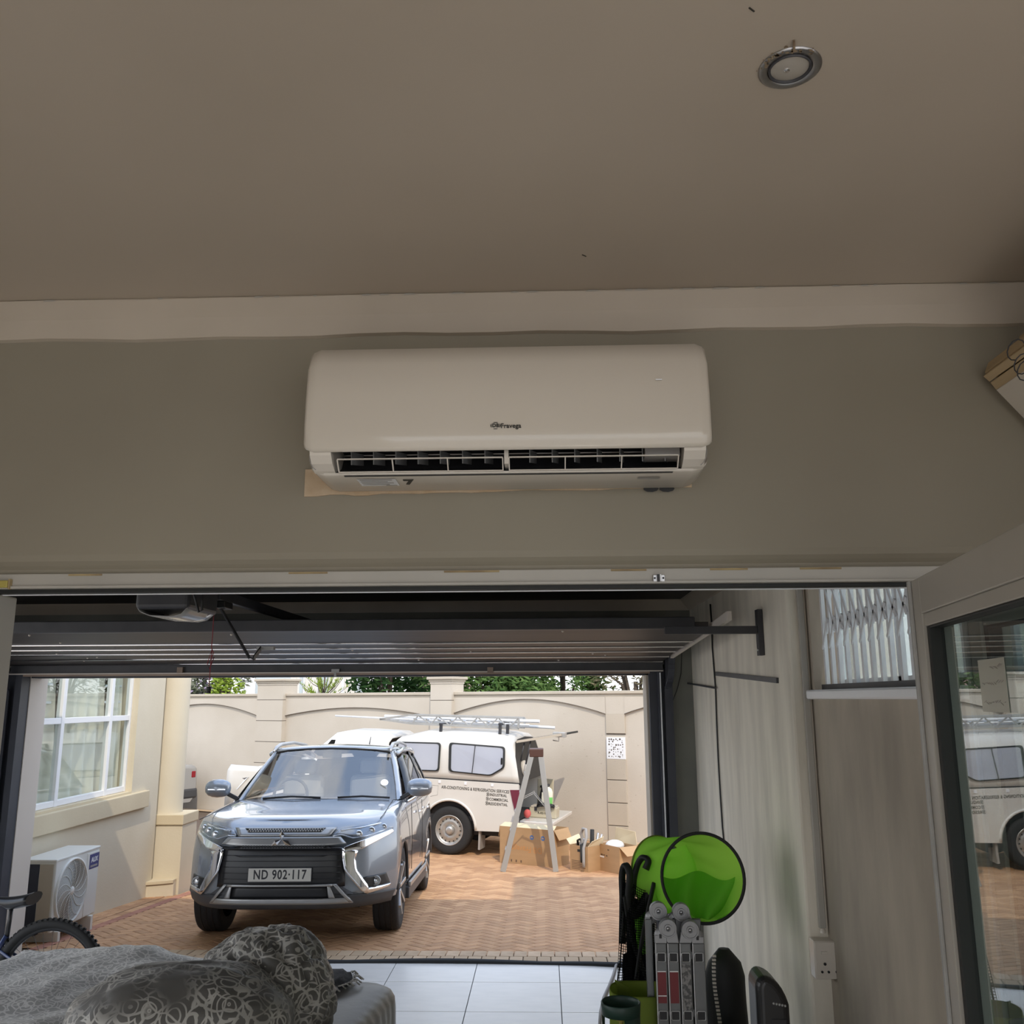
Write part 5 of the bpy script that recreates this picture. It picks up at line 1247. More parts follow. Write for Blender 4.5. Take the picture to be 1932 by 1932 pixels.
# step ladder
la, lb2 = gp(960, 1641), gp(1043, 1649); zt_l = on_y(1012, 1414, (la.y+lb2.y)/2).z
sl_ = thing('step_ladder', 'aluminium step ladder with brown top standing open behind the pickup', 'step ladder', ((la.x+lb2.x)/2, (la.y+lb2.y)/2, gz(la.y)))
o_ = sl_.location
yb_ = (la.y+lb2.y)/2
def lp(px, py, dy=0.): return on_y(px, py, yb_+dy)-o_
mat('ladder_cap', (.075, .03, .02), rough=.6)
mat('ladder_alu', (.40, .40, .39), rough=.5, metal=.35)
zg = -.0
pL0, pL1 = lp(949, 1641), lp(1003, 1424); pR0, pR1 = lp(1049, 1650), lp(1020, 1424)
for dy, s in ((0, 0), (.30, 1)):
    # stiles: front pair on the left leg line, rear pair on the right leg line; near frame and far frame
    k = .82 if s else 1.
    for nm, a, b in (('front_stile', pL0, pL1), ('rear_stile', pR0, pR1)):
        a2, b2 = Vector((a.x, a.y+dy, a.z)), Vector((b.x, b.y+dy*.75, b.z)); a2.z = gz(yb_+dy)-o_.z
        MB().bar(a2, b2, .028, .072, up=(0, 1, 0) if False else (1, 0, .0)).build(nm, 'ladder_alu', sl_, .003)
for k in range(1, 6):
    t = k/6; a = pL0.lerp(pL1, t); MB().box((a.x-.04, a.y, a.z-.012), (a.x+.04, a.y+.29-.05*t, a.z+.012)).build('tread', 'ladder_alu', sl_, .002)
for k in (2, 4):
    t = k/6; a = pR0.lerp(pR1, t); MB().box((a.x-.015, a.y, a.z-.012), (a.x+.015, a.y+.29-.05*t, a.z+.012)).build('brace', 'ladder_alu', sl_)
c0, c1 = lp(1000, 1413), lp(1024, 1427)
MB().box((c0.x-.01, c0.y-.02, c1.z-.01), (c1.x+.01, c0.y+.26, c0.z)).build('top_cap', 'ladder_cap', sl_, .012)
q0 = pL0.lerp(pL1, .62); q1 = pR0.lerp(pR1, .56); qm = (q0+q1)/2+Vector((0, 0, .10))
for dy in (.02, .26):
    m = MB(); m.bar(q0+Vector((0, dy, -.03)), qm+Vector((.012, dy, .02)), .008, .02, up=(0, 1, 0)); m.bar(qm+Vector((-.012, dy, .02)), q1+Vector((0, dy, -.04)), .008, .02, up=(0, 1, 0)); m.build('spreader', 'alu_matt', sl_)
# cartons
def carton(name, label, cL, cR, ptop, depth, m='carton', ang=None):
    a, b = gp(*cL), gp(*cR); d = b-a; d.z = 0; w = d.length; rz = math.atan2(d.y, d.x)
    h = on_y((cL[0]+cR[0])/2, ptop, (a.y+b.y)/2).z-gz((a.y+b.y)/2)
    t = thing(name, label, 'carton', (a.x, a.y, gz((a.y+b.y)/2)-.004), rz); return t, w, h
def carton_shell(t, w, d, h, top_in=.0):
    for nm, a, b in (('front_wall', (0, 0, 0), (w, .006, h)), ('back_wall', (0, d-.006, 0), (w, d, h)), ('side_wall', (0, .006, 0), (.006, d-.006, h)), ('side_wall', (w-.006, .006, 0), (w, d-.006, h)), ('base', (.006, .006, 0), (w-.006, d-.006, .006))): MB().box(a, b).build(nm, 'carton', t)
def quad(t, nm, pts, m, th=.005): MB().add(pts, [(0, 1, 2, 3)]).build(nm, m, t, solid=th)
t1, w1, h1_ = carton('carton', 'large open brown carton with upside-down orange lettering under the step ladder', (943, 1627), (1046, 1637), 1562, .36)
carton_shell(t1, w1, .40, h1_)
quad(t1, 'flap', [(0, 0, h1_), (w1, 0, h1_), (w1-.02, .10, h1_+.045), (.02, .10, h1_+.045)], 'carton_in'); quad(t1, 'flap', [(0, 0, h1_), (0, .38, h1_), (-.04, .36, h1_-.14), (-.04, .03, h1_-.14)], 'carton'); quad(t1, 'flap', [(w1, 0, h1_), (w1, .38, h1_), (w1+.07, .36, h1_-.13), (w1+.07, .02, h1_-.13)], 'carton')
text('lettering', 'DB Fravega', .11, 'orange_print', t1, frame_mtx((w1*.50, -.001, h1_*.43), (-1, 0, 0), (0, 0, -1)), bold=.001, extrude=.0003)
for x in (.60, .80): MB().lathe([(0, 0), (.032, 0)], 20, T(w1*x, -.0012, h1_*.76) @ RX(math.pi/2)).build('round_print', 'blue_print', t1); MB().box((w1*x-.016, -.002, h1_*.76-.006), (w1*x+.016, -.0012, h1_*.76+.008)).build('print_mark', 'carton', t1)
for x in (.12, .22, .31, .40): MB().box((w1*x-.011, -.0015, h1_*.055), (w1*x+.011, 0, h1_*.12)).build('print_mark', 'brown_print', t1)
MB().box((w1*.24, -.0015, h1_*.83), (w1*.29, 0, h1_*.86)).build('white_sticker', 'white_frame', t1)
t2, w2_, h2_ = carton('carton', 'open brown carton stuffed with pipes and black hose', (1076, 1641), (1110, 1646), 1595, .3)
carton_shell(t2, w2_, .30, h2_)
quad(t2, 'flap', [(0, 0, h2_), (0, .30, h2_), (-.09, .28, h2_+.10), (-.09, .03, h2_+.06)], 'carton_in'); quad(t2, 'flap', [(w2_, 0, h2_), (w2_, .30, h2_), (w2_+.05, .27, h2_+.11), (w2_+.05, .03, h2_+.07)], 'carton_in')
for k in range(6): MB().box((.03, -.0015, h2_*(.08+.062*k)), (w2_*(.55+.1*((k*7) % 4)), 0, h2_*(.105+.062*k))).build('print_line', 'brown_print', t2)
MB().box((w2_*.42, -.002, h2_*.76), (w2_*.66, 0, h2_*.86)).build('hand_hole', 'inner_dark', t2)
t3_, w3_, h3_ = carton('carton', 'tall brown carton with white sticker and folded-back top flaps', (1128, 1641), (1170, 1650), 1594, .3)
carton_shell(t3_, w3_, .30, h3_)
quad(t3_, 'flap', [(0, .30, h3_), (w3_, .30, h3_), (w3_-.03, .30, h3_+.17), (.06, .28, h3_+.19)], 'carton_in'); quad(t3_, 'flap', [(w3_, 0, h3_), (w3_, .28, h3_), (w3_+.12, .26, h3_-.10), (w3_+.12, .03, h3_-.10)], 'carton'); quad(t3_, 'flap', [(0, 0, h3_), (0, .3, h3_), (-.05, .28, h3_-.10), (-.045, .02, h3_-.08)], 'white_frame')
MB().box((w3_*.12, -.002, h3_*.50), (w3_*.30, 0, h3_*.56)).build('white_sticker', 'white_frame', t3_)
for x, z in ((.5, .80), (.42, .57), (.30, .58), (.20, .585), (.2, .58)): MB().box((w3_*x-.016, -.0015, h3_*z), (w3_*x+.018, 0, h3_*z+.016)).build('print_mark', 'brown_print', t3_)
# hoses, pipes and tools in carton 2
def inb(x, y, z): return t2.matrix_world @ Vector((x, y, z))
bpy.context.view_layer.update()
b0 = [t2.matrix_world @ Vector(v) for v in ((.05, .10, h2_), (w2_-.05, .12, h2_))]
items = [('black foam pipe insulation standing in the carton of hoses', 'foam_tube', 'rubber', [(w2_*.78, .15, .03), (w2_*.80, .17, h2_+.20)], .028),
         ('bent grey hose looping out of the carton of hoses', 'hose_loop', 'print_grey', [(w2_*.55, .08, .05), (w2_*.48, .08, h2_+.06), (w2_*.42, .08, h2_+.14), (w2_*.52, .08, h2_+.21), (w2_*.72, .07, h2_+.21), (w2_*.80, .05, h2_+.12), (w2_*.82, -.02, h2_-.02), (w2_*.84, -.03, h2_*.45), (w2_*.86, -.035, .07)], .02),
         ('dark hose end hanging over the front of the carton of hoses', 'hose_end', 'gasket', [(w2_*.62, .06, .1), (w2_*.62, .05, h2_+.03), (w2_*.68, -.018, h2_+.02), (w2_*.70, -.024, h2_*.5), (w2_*.72, -.026, .12)], .016),
         ('silver conduit leaning out of the carton of hoses', 'conduit_length', 'steel', [(w2_*.72, .2, .05), (w2_*1.05, .2, h2_+.16)], .014),
         ('white plastic elbow pipe in the carton of hoses', 'elbow_pipe', 'white_frame', [(w2_*.30, .12, .05), (w2_*.30, .12, h2_+.03), (w2_*.36, .12, h2_+.07), (w2_*.50, .12, h2_+.05)], .022),
         ('black plastic handle poking from the carton of hoses', 'pump_handle', 'black_plastic', [(w2_*.20, .12, .1), (w2_*.16, .10, h2_+.05), (w2_*.40, .06, h2_+.07)], .016),
         ('second silver conduit leaning beside the foam tube', 'conduit_length', 'alu', [(w2_*.66, .24, .05), (w2_*1.14, .24, h2_+.14)], .012)]
for lab_, nm, m_, pts, r in items: tag(MB().tube([inb(*p) for p in pts], r, 8).build(nm, m_), lab_, 'pipe')
bg = MB(); bg.ball(t3_.matrix_world @ Vector((w3_*.4, .15, h3_-.02)), .13, 12, 8, (1, .9, .55)); tag(bg.build('foam_wrap', 'white_frame'), 'crumpled white packing foam in the tall carton', 'packing')
# tailgate load: toolbox, bottle, cable, red bag
mat('bottle_body', (.74, .72, .60), rough=.35); mat('green_fluid', (.20, .62, .16), rough=.3); mat('tan_case', (.50, .45, .33), rough=.6)
tgz = botz+.152
def tw(u, v, z): return tO+tU*u+tN*v+tZ*z
def tthing(nm, lab_, cat, u, v, z): return thing(nm, lab_, cat, tw(u, v, z), 0., None, tuple(tk.rotation_euler))
ub = on_t(1018, 1530, -.5)[0]
ub = max(ub, rear-.44)
tb = tthing('tool_case', 'tan tool case standing on the pickup tailgate', 'tool case', rear-.24, -.62, tgz)
MB().box((-.22, -.12, 0), (.20, .12, .15)).build('case', 'tan_case', tb, .012); MB().box((-.2, -.125, .145), (.18, .125, .17)).build('lid', 'cream_band', tb, .008)
for x in (-.12, .1): MB().box((x-.02, .118, .10), (x+.02, .13, .16)).build('catch', 'dark_steel', tb)
text('lettering', 'R-R510', .045, 'print_dark', tb, frame_mtx((0, sgn*.1215, .07), (-1 if sgn > 0 else 1, 0, 0), (0, 0, 1)), bold=.001)
bt_ = tthing('coolant_bottle', 'white and green plastic bottle standing on the tool case', 'bottle', rear-.30, -.60, tgz+.17)
MB().lathe([(0, 0), (.07, 0), (.078, .01), (.078, .13)], 20, Matrix.Diagonal((1, .7, 1, 1))).build('fluid', 'green_fluid', bt_); MB().lathe([(.078, .13), (.078, .20), (.06, .25), (.025, .275), (.022, .29)], 20, Matrix.Diagonal((1, .7, 1, 1))).build('shoulder', 'bottle_body', bt_); MB().lathe([(.026, .285), (.026, .32), (0, .32)], 14).build('cap', 'black_plastic', bt_)
MB().box((.0, sgn*.056 if sgn > 0 else -.062, .05), (.08, sgn*.062 if sgn > 0 else -.056, .2)).build('label_patch', 'bottle_body', bt_)
cw = MB(); random.seed(6); cw.tube([tw(rear-.30+.13*math.cos(t*1.7), -.48+.05*math.sin(t*2.3), tgz+.185+.018*math.sin(t*3.1)) for t in [k*.35 for k in range(30)]], .014, 6); tag(cw.build('cable_bundle', 'black_plastic'), 'tangled black cable lying on the tool case lid', 'cable')
rb_ = MB(); rb_.ball(tw(rear-.06, -.30, tgz+.075), .08, 12, 8, (.7, .7, .8)); mat('red_cloth', (.55, .10, .09), rough=.8); tag(rb_.build('red_bag', 'red_cloth'), 'small red cloth bag at the end of the load bed', 'bag')
wb = MB(); wb.ball(tw(rear+.02, -.35, railz+.20), .12, 14, 10, (.7, .7, 1.)); tag(wb.build('white_drum', 'white_plastic'), 'round white reel seen in the open canopy hatch', 'reel')
wb = MB(); wb.box(tuple(tw(0, 0, 0)*0+Vector((-.06, -.05, 0))), (.08, .07, .42)); o = wb.build('hand_pump', 'dark_steel', None, .02); o.location = tw(rear-.12, -.85, tgz); o.rotation_euler = (.1, .25, .3); tag(o, 'dark pump tool standing behind the tool case', 'tool')
mg = tthing('manifold_board', 'pale board with knobs leaning in the pickup tailgate', 'gauge board', rear-.14, -1.1, tgz)
MB().box((-.14, -.02, 0), (.12, .02, .52)).build('board', 'tan_case', mg, .01)
for x, z in ((-.06, .12), (.05, .2), (-.05, .3), (.05, .40)): MB().lathe([(0, .02), (.02, .02), (.02, 0)], 12, T(x, sgn*.02, z) @ RX(math.radians(-90*sgn))).build('knob', 'black_plastic', mg)

# ================================================================ BED AND BEDDING
from mathutils import noise as mnoise
def pattern_mat(name, dark, light, scale=9., freq=26., rough=.55, grid=False):
    m, nt, b = _nt(name); b.inputs['Roughness'].default_value = rough; b.inputs['Sheen Weight'].default_value = .15
    tc = nt.nodes.new('ShaderNodeTexCoord'); no = nt.nodes.new('ShaderNodeTexNoise'); no.inputs['Scale'].default_value = scale*.6
    mx = nt.nodes.new('ShaderNodeVectorMath'); mx.operation = 'MULTIPLY_ADD'; L(nt, no.outputs['Color'], mx.inputs[0]); mx.inputs[1].default_value = (.06,)*3; L(nt, tc.outputs['Object'], mx.inputs[2]); L(nt, tc.outputs['Object'], no.inputs['Vector'])
    vo = nt.nodes.new('ShaderNodeTexVoronoi'); vo.inputs['Scale'].default_value = scale; vo.inputs['Randomness'].default_value = .7; L(nt, mx.outputs[0], vo.inputs['Vector'])
    mu = nt.nodes.new('ShaderNodeMath'); mu.operation = 'MULTIPLY'; mu.inputs[1].default_value = freq; L(nt, vo.outputs['Distance'], mu.inputs[0])
    si = nt.nodes.new('ShaderNodeMath'); si.operation = 'SINE'; L(nt, mu.outputs[0], si.inputs[0])
    vo2 = nt.nodes.new('ShaderNodeTexVoronoi'); vo2.feature = 'DISTANCE_TO_EDGE'; vo2.inputs['Scale'].default_value = scale*1.5; L(nt, mx.outputs[0], vo2.inputs['Vector'])
    r1 = nt.nodes.new('ShaderNodeValToRGB'); r1.color_ramp.elements[0].position = .62; r1.color_ramp.elements[1].position = .74; L(nt, si.outputs[0], r1.inputs[0])
    r2 = nt.nodes.new('ShaderNodeValToRGB'); r2.color_ramp.elements[0].position = .04; r2.color_ramp.elements[1].position = .07; r2.color_ramp.elements[0].color = (1, 1, 1, 1); r2.color_ramp.elements[1].color = (0, 0, 0, 1); L(nt, vo2.outputs['Distance'], r2.inputs[0])
    ma = nt.nodes.new('ShaderNodeMath'); ma.operation = 'MAXIMUM'; L(nt, r1.outputs[0], ma.inputs[0]); L(nt, r2.outputs[0], ma.inputs[1])
    big = nt.nodes.new('ShaderNodeTexNoise'); big.inputs['Scale'].default_value = 3.0; L(nt, tc.outputs['Object'], big.inputs['Vector'])
    rb = nt.nodes.new('ShaderNodeValToRGB'); rb.color_ramp.elements[0].position = .40; rb.color_ramp.elements[1].position = .52; L(nt, big.outputs[0], rb.inputs[0])
    mm_ = nt.nodes.new('ShaderNodeMath'); mm_.operation = 'MULTIPLY'; L(nt, ma.outputs[0], mm_.inputs[0]); L(nt, rb.outputs[0], mm_.inputs[1])
    mix = nt.nodes.new('ShaderNodeMix'); mix.data_type = 'RGBA'; mix.inputs['A'].default_value = (*dark, 1); mix.inputs['B'].default_value = (*light, 1); L(nt, (ma if grid else mm_).outputs[0], mix.inputs['Factor']); L(nt, mix.outputs['Result'], b.inputs['Base Color'])
    bn = nt.nodes.new('ShaderNodeTexNoise'); bn.inputs['Scale'].default_value = 7; bn.inputs['Detail'].default_value = 2; L(nt, tc.outputs['Object'], bn.inputs['Vector'])
    bp = nt.nodes.new('ShaderNodeBump'); bp.inputs['Strength'].default_value = .3; bp.inputs['Distance'].default_value = .02; L(nt, bn.outputs[0], bp.inputs['Height']); L(nt, bp.outputs[0], b.inputs['Normal'])
pattern_mat('knot_dark', (.095, .088, .078), (.38, .36, .32), 11, 26); pattern_mat('knot_light', (.34, .33, .31), (.62, .60, .57), 15, 22, grid=True)
mat('sheet_grey', (.19, .18, .16), rough=.42, col2=(.16, .15, .135), scale=3, sheen=.2, bump=.15, bscale=18)
mat('throw_knit', (.05, .052, .06), rough=.95, col2=(.09, .09, .10), scale=40, bump=.8, bscale=90)
BZ = .57
C1 = on_z(757, 1850, BZ); e = Vector((-math.sin(math.radians(7)), -math.cos(math.radians(7)), 0)); wv = Vector((e.y, -e.x, 0)); wv = wv if wv.x < 0 else -wv
ang = math.atan2(-wv.y, -wv.x)    # local +x points to the right end
bed = thing('bed', 'double bed with dark grey fitted sheet standing in the garage', 'bed', (C1.x, C1.y, 0), ang)
bm_ = MB(); BW, BD = 2.0, 1.5; rows = []
# mattress with rounded top edge and gathered skirt: outline rings
def ring_(ins, z, wav=0.):
    pts = []; n = 14; r = .10
    x0, x1, y0, y1 = -BW+ins, -ins, -BD+ins, -ins
    for cx_, cy_, a0 in ((x1-r, y1-r, 0), (x0+r, y1-r, 90), (x0+r, y0+r, 180), (x1-r, y0+r, 270)):
        for k in range(n+1):
            a = math.radians(a0+90*k/n); pts.append((cx_+r*math.cos(a), cy_+r*math.sin(a)))
    out = []; N = len(pts); tot = 0
    dense = []
    for i in range(N):
        a, b = Vector(pts[i]), Vector(pts[(i+1) % N]); L_ = (b-a).length; s = max(1, int(L_/.02))
        for k in range(s): dense.append(a.lerp(b, k/s))
    c = Vector((-BW/2, -BD/2))
    for i, p in enumerate(dense):
        d = (p-c).normalized(); w_ = wav*math.sin(i*1.55+.9*math.sin(i*.37)); out.append((p.x+d.x*w_, p.y+d.y*w_, z))
    return out
def resample(r, n):
    cum = [0.]
    for a, b in zip(r, r[1:]+r[:1]): cum.append(cum[-1]+(Vector(b)-Vector(a)).length)
    out = []
    j = 0
    for k in range(n):
        s = cum[-1]*k/n
        while cum[j+1] < s: j += 1
        t = (s-cum[j])/max(1e-9, cum[j+1]-cum[j]); a, b = Vector(r[j]), Vector(r[(j+1) % len(r)]); out.append(tuple(a.lerp(b, t)))
    return out
RN = 360
levels = [(.20, BZ+.012, 0), (.10, BZ+.008, 0), (.05, BZ, .001), (.02, BZ-.02, .002), (.004, BZ-.055, .003), (0, BZ-.10, .004), (0, BZ-.18, .006), (.0, BZ-.26, .007), (.02, BZ-.29, .006)]
bm_.grid([resample(ring_(i, z, w), RN) for i, z, w in levels], True, True)
top_r = resample(ring_(.20, BZ+.012), RN); bm_.add(top_r, [tuple(range(RN))])
bm_.build('mattress', 'sheet_grey', bed)
MB().box((-BW+.03, -BD+.03, .06), (-.03, -.03, BZ-.27)).build('bed_base', 'sheet_grey', bed, .02)
for x in (-BW+.12, -.12):
    for y in (-BD+.12, -.12): MB().lathe([(.03, 0), (.035, .06)], 12, T(x, y, 0)).build('leg', 'black_plastic', bed)
def lump(c, r, seed, amp=.12, fold=.04, nx=64, ny=40, flat=.35, rz=0., freq=2.2, drop=None):
    rows = []; c = Vector(c); rm = Matrix.Rotation(rz, 3, 'Z')
    for j in range(ny+1):
        t = math.pi*j/ny; row = []
        for i in range(nx):
            a = 2*math.pi*i/nx; d = Vector((math.sin(t)*math.cos(a), math.sin(t)*math.sin(a), math.cos(t)))
            q = Vector((math.copysign(abs(d.x)**.85, d.x), math.copysign(abs(d.y)**.85, d.y), d.z))
            n1 = mnoise.noise(d*freq+Vector((seed, 0, 0))); n2 = mnoise.noise(Vector((d.x*4+seed*3+.8*n1, d.y*9, d.z*4))); n3 = abs(mnoise.noise(Vector((d.x*3+seed, d.y*3+2*n1, d.z*3+5))))
            k = 1+amp*n1+fold*n2-fold*1.3*(1-min(1, n3*5))
            p = Vector((q.x*r[0]*k, q.y*r[1]*k, q.z*r[2]*k))
            if p.z < -r[2]*flat: p.z = -r[2]*flat
            row.append(c+rm @ p)
        rows.append(row)
    m = MB(); m.grid(rows, True, True); return m
def lo_(px, py, y): return on_y(px, py, y)
cA = lo_(338, 1875, 3.78); cB = lo_(488, 1808, 4.12)
topz = BZ+.01
m = lump((cA.x, cA.y, topz+.10), (.44, .28, .235), 3.1, .06, .022, 80, 48, .41, .25); o = m.build('duvet_bundle', 'knot_dark'); tag(o, 'rounded bundle of dark duvet with pale knot pattern on the bed', 'bedding')
m = lump((cB.x+.02, cB.y+.06, topz+.11), (.30, .25, .27), 7.7, .10, .055, 90, 54, .42, -.2, 2.4); o = m.build('blanket_bundle', 'knot_dark'); tag(o, 'crumpled creased patterned blanket heap beside the duvet bundle on the bed', 'bedding')
# flat patterned duvet over the left of the bed
rows = []
bpy.context.view_layer.update()
for j in range(41):
    v = -BD-.02+(BD+.05)*j/40; row = []
    for i in range(61):
        u = -BW-.35+(1.75)*i/60
        h = .05+.035*mnoise.noise(Vector((u*3, v*3, 1)))+.02*mnoise.noise(Vector((u*8, v*8, 4)))+.05*math.exp(-((u+1.35)**2+(v+.2)**2)*6)
        edge_ = min(1, max(0, (0.02-v)/.10)); h = topz+h*edge_+.012
        if v > -.06: h -= (v+.06)*1.6
        if u < -BW: h -= min(.3, (-BW-u)*.9)
        row.append(bed.matrix_world @ Vector((u, v, h)))
    rows.append(row)
m = MB(); m.grid(rows); o = m.build('duvet', 'knot_light', None, solid=.02); tag(o, 'light grey swirl-patterned duvet spread over the far side of the bed', 'bedding')
# fringed knitted throw along the right end
rows = []
for j in range(31):
    v = -.03-(1.35)*j/30; row = []
    for i in range(9):
        u = -.42+.17*i/8+.05*math.sin(j*.5); row.append(bed.matrix_world @ Vector((u, v, topz+.02+.018*mnoise.noise(Vector((u*14, v*14, 0)))+(.015 if 2 < i < 7 else 0))))
    rows.append(row)
m = MB(); m.grid(rows); th_ = thing('throw', 'dark knitted throw with fringe lying along the mattress edge', 'throw', bed.location); o = m.build('cloth', 'throw_knit', None, solid=.012); o.parent = th_; o.matrix_parent_inverse = Matrix.Translation(-bed.location)
fm_ = MB(); random.seed(9)
for j in range(60):
    v = -.03-1.3*j/60; p0 = bed.matrix_world @ Vector((-.25+.05*math.sin(j*.25), v, topz+.03)); p1 = p0+Vector((random.uniform(.02, .06), random.uniform(-.02, .02), -.012)); fm_.tube([p0, (p0+p1)/2+Vector((0, 0, .01)), p1], .004, 4)
o = fm_.build('fringe', 'knot_light', None); o.parent = th_; o.matrix_parent_inverse = Matrix.Translation(-bed.location); o['kind'] = 'stuff'

# ================================================================ BICYCLE
mat('bike_blue', (.03, .045, .12), rough=.3, coat=.6)
yk = 5.42
while on_y(93, 1733, yk).z > .668 and yk < 6: yk += .01
hub = on_y(93, 1834, yk); bk_ = thing('bicycle', 'dark blue mountain bike with knobbly tyres behind the bed', 'bicycle', (hub.x, yk, 0))
RWH = .334; hz = RWH
def wheel(x):
    w = MB(); mx = T(x, 0, hz) @ RX(math.pi/2); w.lathe([(RWH-.05, -.016), (RWH-.028, -.026), (RWH-.008, -.02), (RWH-.003, 0), (RWH-.008, .02), (RWH-.028, .026), (RWH-.05, .016), (RWH-.05, -.016)], 60, mx); wo = w.build('tyre', 'rubber', bk_)
    kn = MB()
    for k in range(64):
        a = 2*math.pi*k/64
        for z in (-.014, .006): kn.box((-.005, -.009, z), (.006, .009, z+.010), mx @ RZ(a+(.04 if z > 0 else 0)) @ T(RWH-.003, 0, 0))
    kn.build('tread_knob', 'rubber', wo)
    r = MB(); r.lathe([(RWH-.05, -.012), (RWH-.066, -.010), (RWH-.066, .010), (RWH-.05, .012)], 60, mx); r.build('rim', 'black_satin', bk_)
    sp = MB()
    for k in range(28):
        a = 2*math.pi*k/28; sp.tube([mx @ Vector((.02*math.cos(a+.5), .02*math.sin(a+.5), .02*(-1)**k)), mx @ Vector(((RWH-.06)*math.cos(a), (RWH-.06)*math.sin(a), 0))], .0011, 4)
    sp.build('spoke', 'dark_steel', bk_)
    h = MB(); h.lathe([(0, -.05), (.018, -.05), (.018, .05), (0, .05)], 14, mx); h.build('hub', 'dark_steel', bk_)
wheel(0); wheel(-1.08)
sad = on_y(18, 1690, yk)-bk_.location; BBx, BBz = -.43, .29; STx, STz = sad.x+.02, sad.z-.10
fr_ = MB()
fr_.tube([(BBx, 0, BBz), (STx-.01, 0, STz-.12)], .017, 10); fr_.tube([(BBx, 0, BBz), (-.95, 0, .62)], .022, 10); fr_.tube([(STx-.02, 0, STz-.22), (-.94, 0, .74)], .019, 10); fr_.tube([(-.97, 0, .60), (-.93, 0, .80)], .02, 10)
for s in (-1, 1): fr_.tube([(0, s*.055, hz), (BBx, s*.03, BBz)], .010, 8); fr_.tube([(0, s*.055, hz), (STx-.03, s*.025, STz-.20)], .009, 8); fr_.tube([(-1.08, s*.055, hz), (-1.0, s*.055, .60)], .014, 8)
fr_.build('frame', 'bike_blue', bk_)
MB().tube([(STx-.012, 0, STz-.16), (STx, 0, STz+.06)], .0135, 10).build('seat_post', 'black_satin', bk_)
sm_ = MB(); rows = []
for k in range(11):
    t = k/10; x = STx+.13-.28*t; hw = .075*(1-t)**.8+.018; zt2 = STz+.085+.02*(1-t)**2-.012*math.sin(math.pi*t); rows.append([(x, hw*math.sin(a), zt2-.012+.028*math.cos(a)*(1 if math.cos(a) > 0 else (1.5 if t < .6 else .7))) for a in [2*math.pi*i/12 for i in range(12)]])
sm_.grid(rows, True, True); sm_.add(rows[0], [tuple(range(12))]); sm_.add(rows[-1], [tuple(range(12))]); sm_.build('saddle', 'black_satin', bk_)
hb_ = MB(); hb_.tube([(-.93, 0, .80), (-.98, 0, .88), (-.98, -.15, .90), (-.95, -.30, .90)], .013, 8); hb_.tube([(-.98, 0, .88), (-.98, .15, .90), (-.95, .30, .90)], .013, 8); hb_.build('handlebar', 'black_satin', bk_)
cr_ = MB(); cr_.lathe([(.02, -.03), (.085, -.03), (.09, -.034), (.085, -.038)], 28, T(BBx, 0, BBz) @ RX(math.pi/2)); cr_.bar((BBx, -.07, BBz), (BBx+.12, -.07, BBz-.12), .012, .022); cr_.bar((BBx, .07, BBz), (BBx-.12, .07, BBz+.12), .012, .022); cr_.build('crank', 'dark_steel', bk_)
MB().box((BBx+.10, -.13, BBz-.135), (BBx+.17, -.07, BBz-.115)).build('pedal', 'black_plastic', bk_); MB().box((BBx-.17, .07, BBz+.11), (BBx-.10, .13, BBz+.13)).build('pedal', 'black_plastic', bk_)
dr = MB(); dr.bar((.0, -.07, hz-.01), (-.02, -.07, hz-.10), .01, .02); dr.lathe([(.012, -.07), (.02, -.07), (.02, -.078), (.012, -.078)], 12, T(-.02, 0, hz-.10) @ RX(math.pi/2)); dr.lathe([(.03, -.05), (.055, -.052), (.04, -.06)], 20, T(0, 0, hz) @ RX(math.pi/2)); dr.build('derailleur', 'steel', bk_)
MB().box((-.30, -.05, hz+.30), (-.20, .05, hz+.33)).build('brake_caliper', 'steel', bk_) if False else None

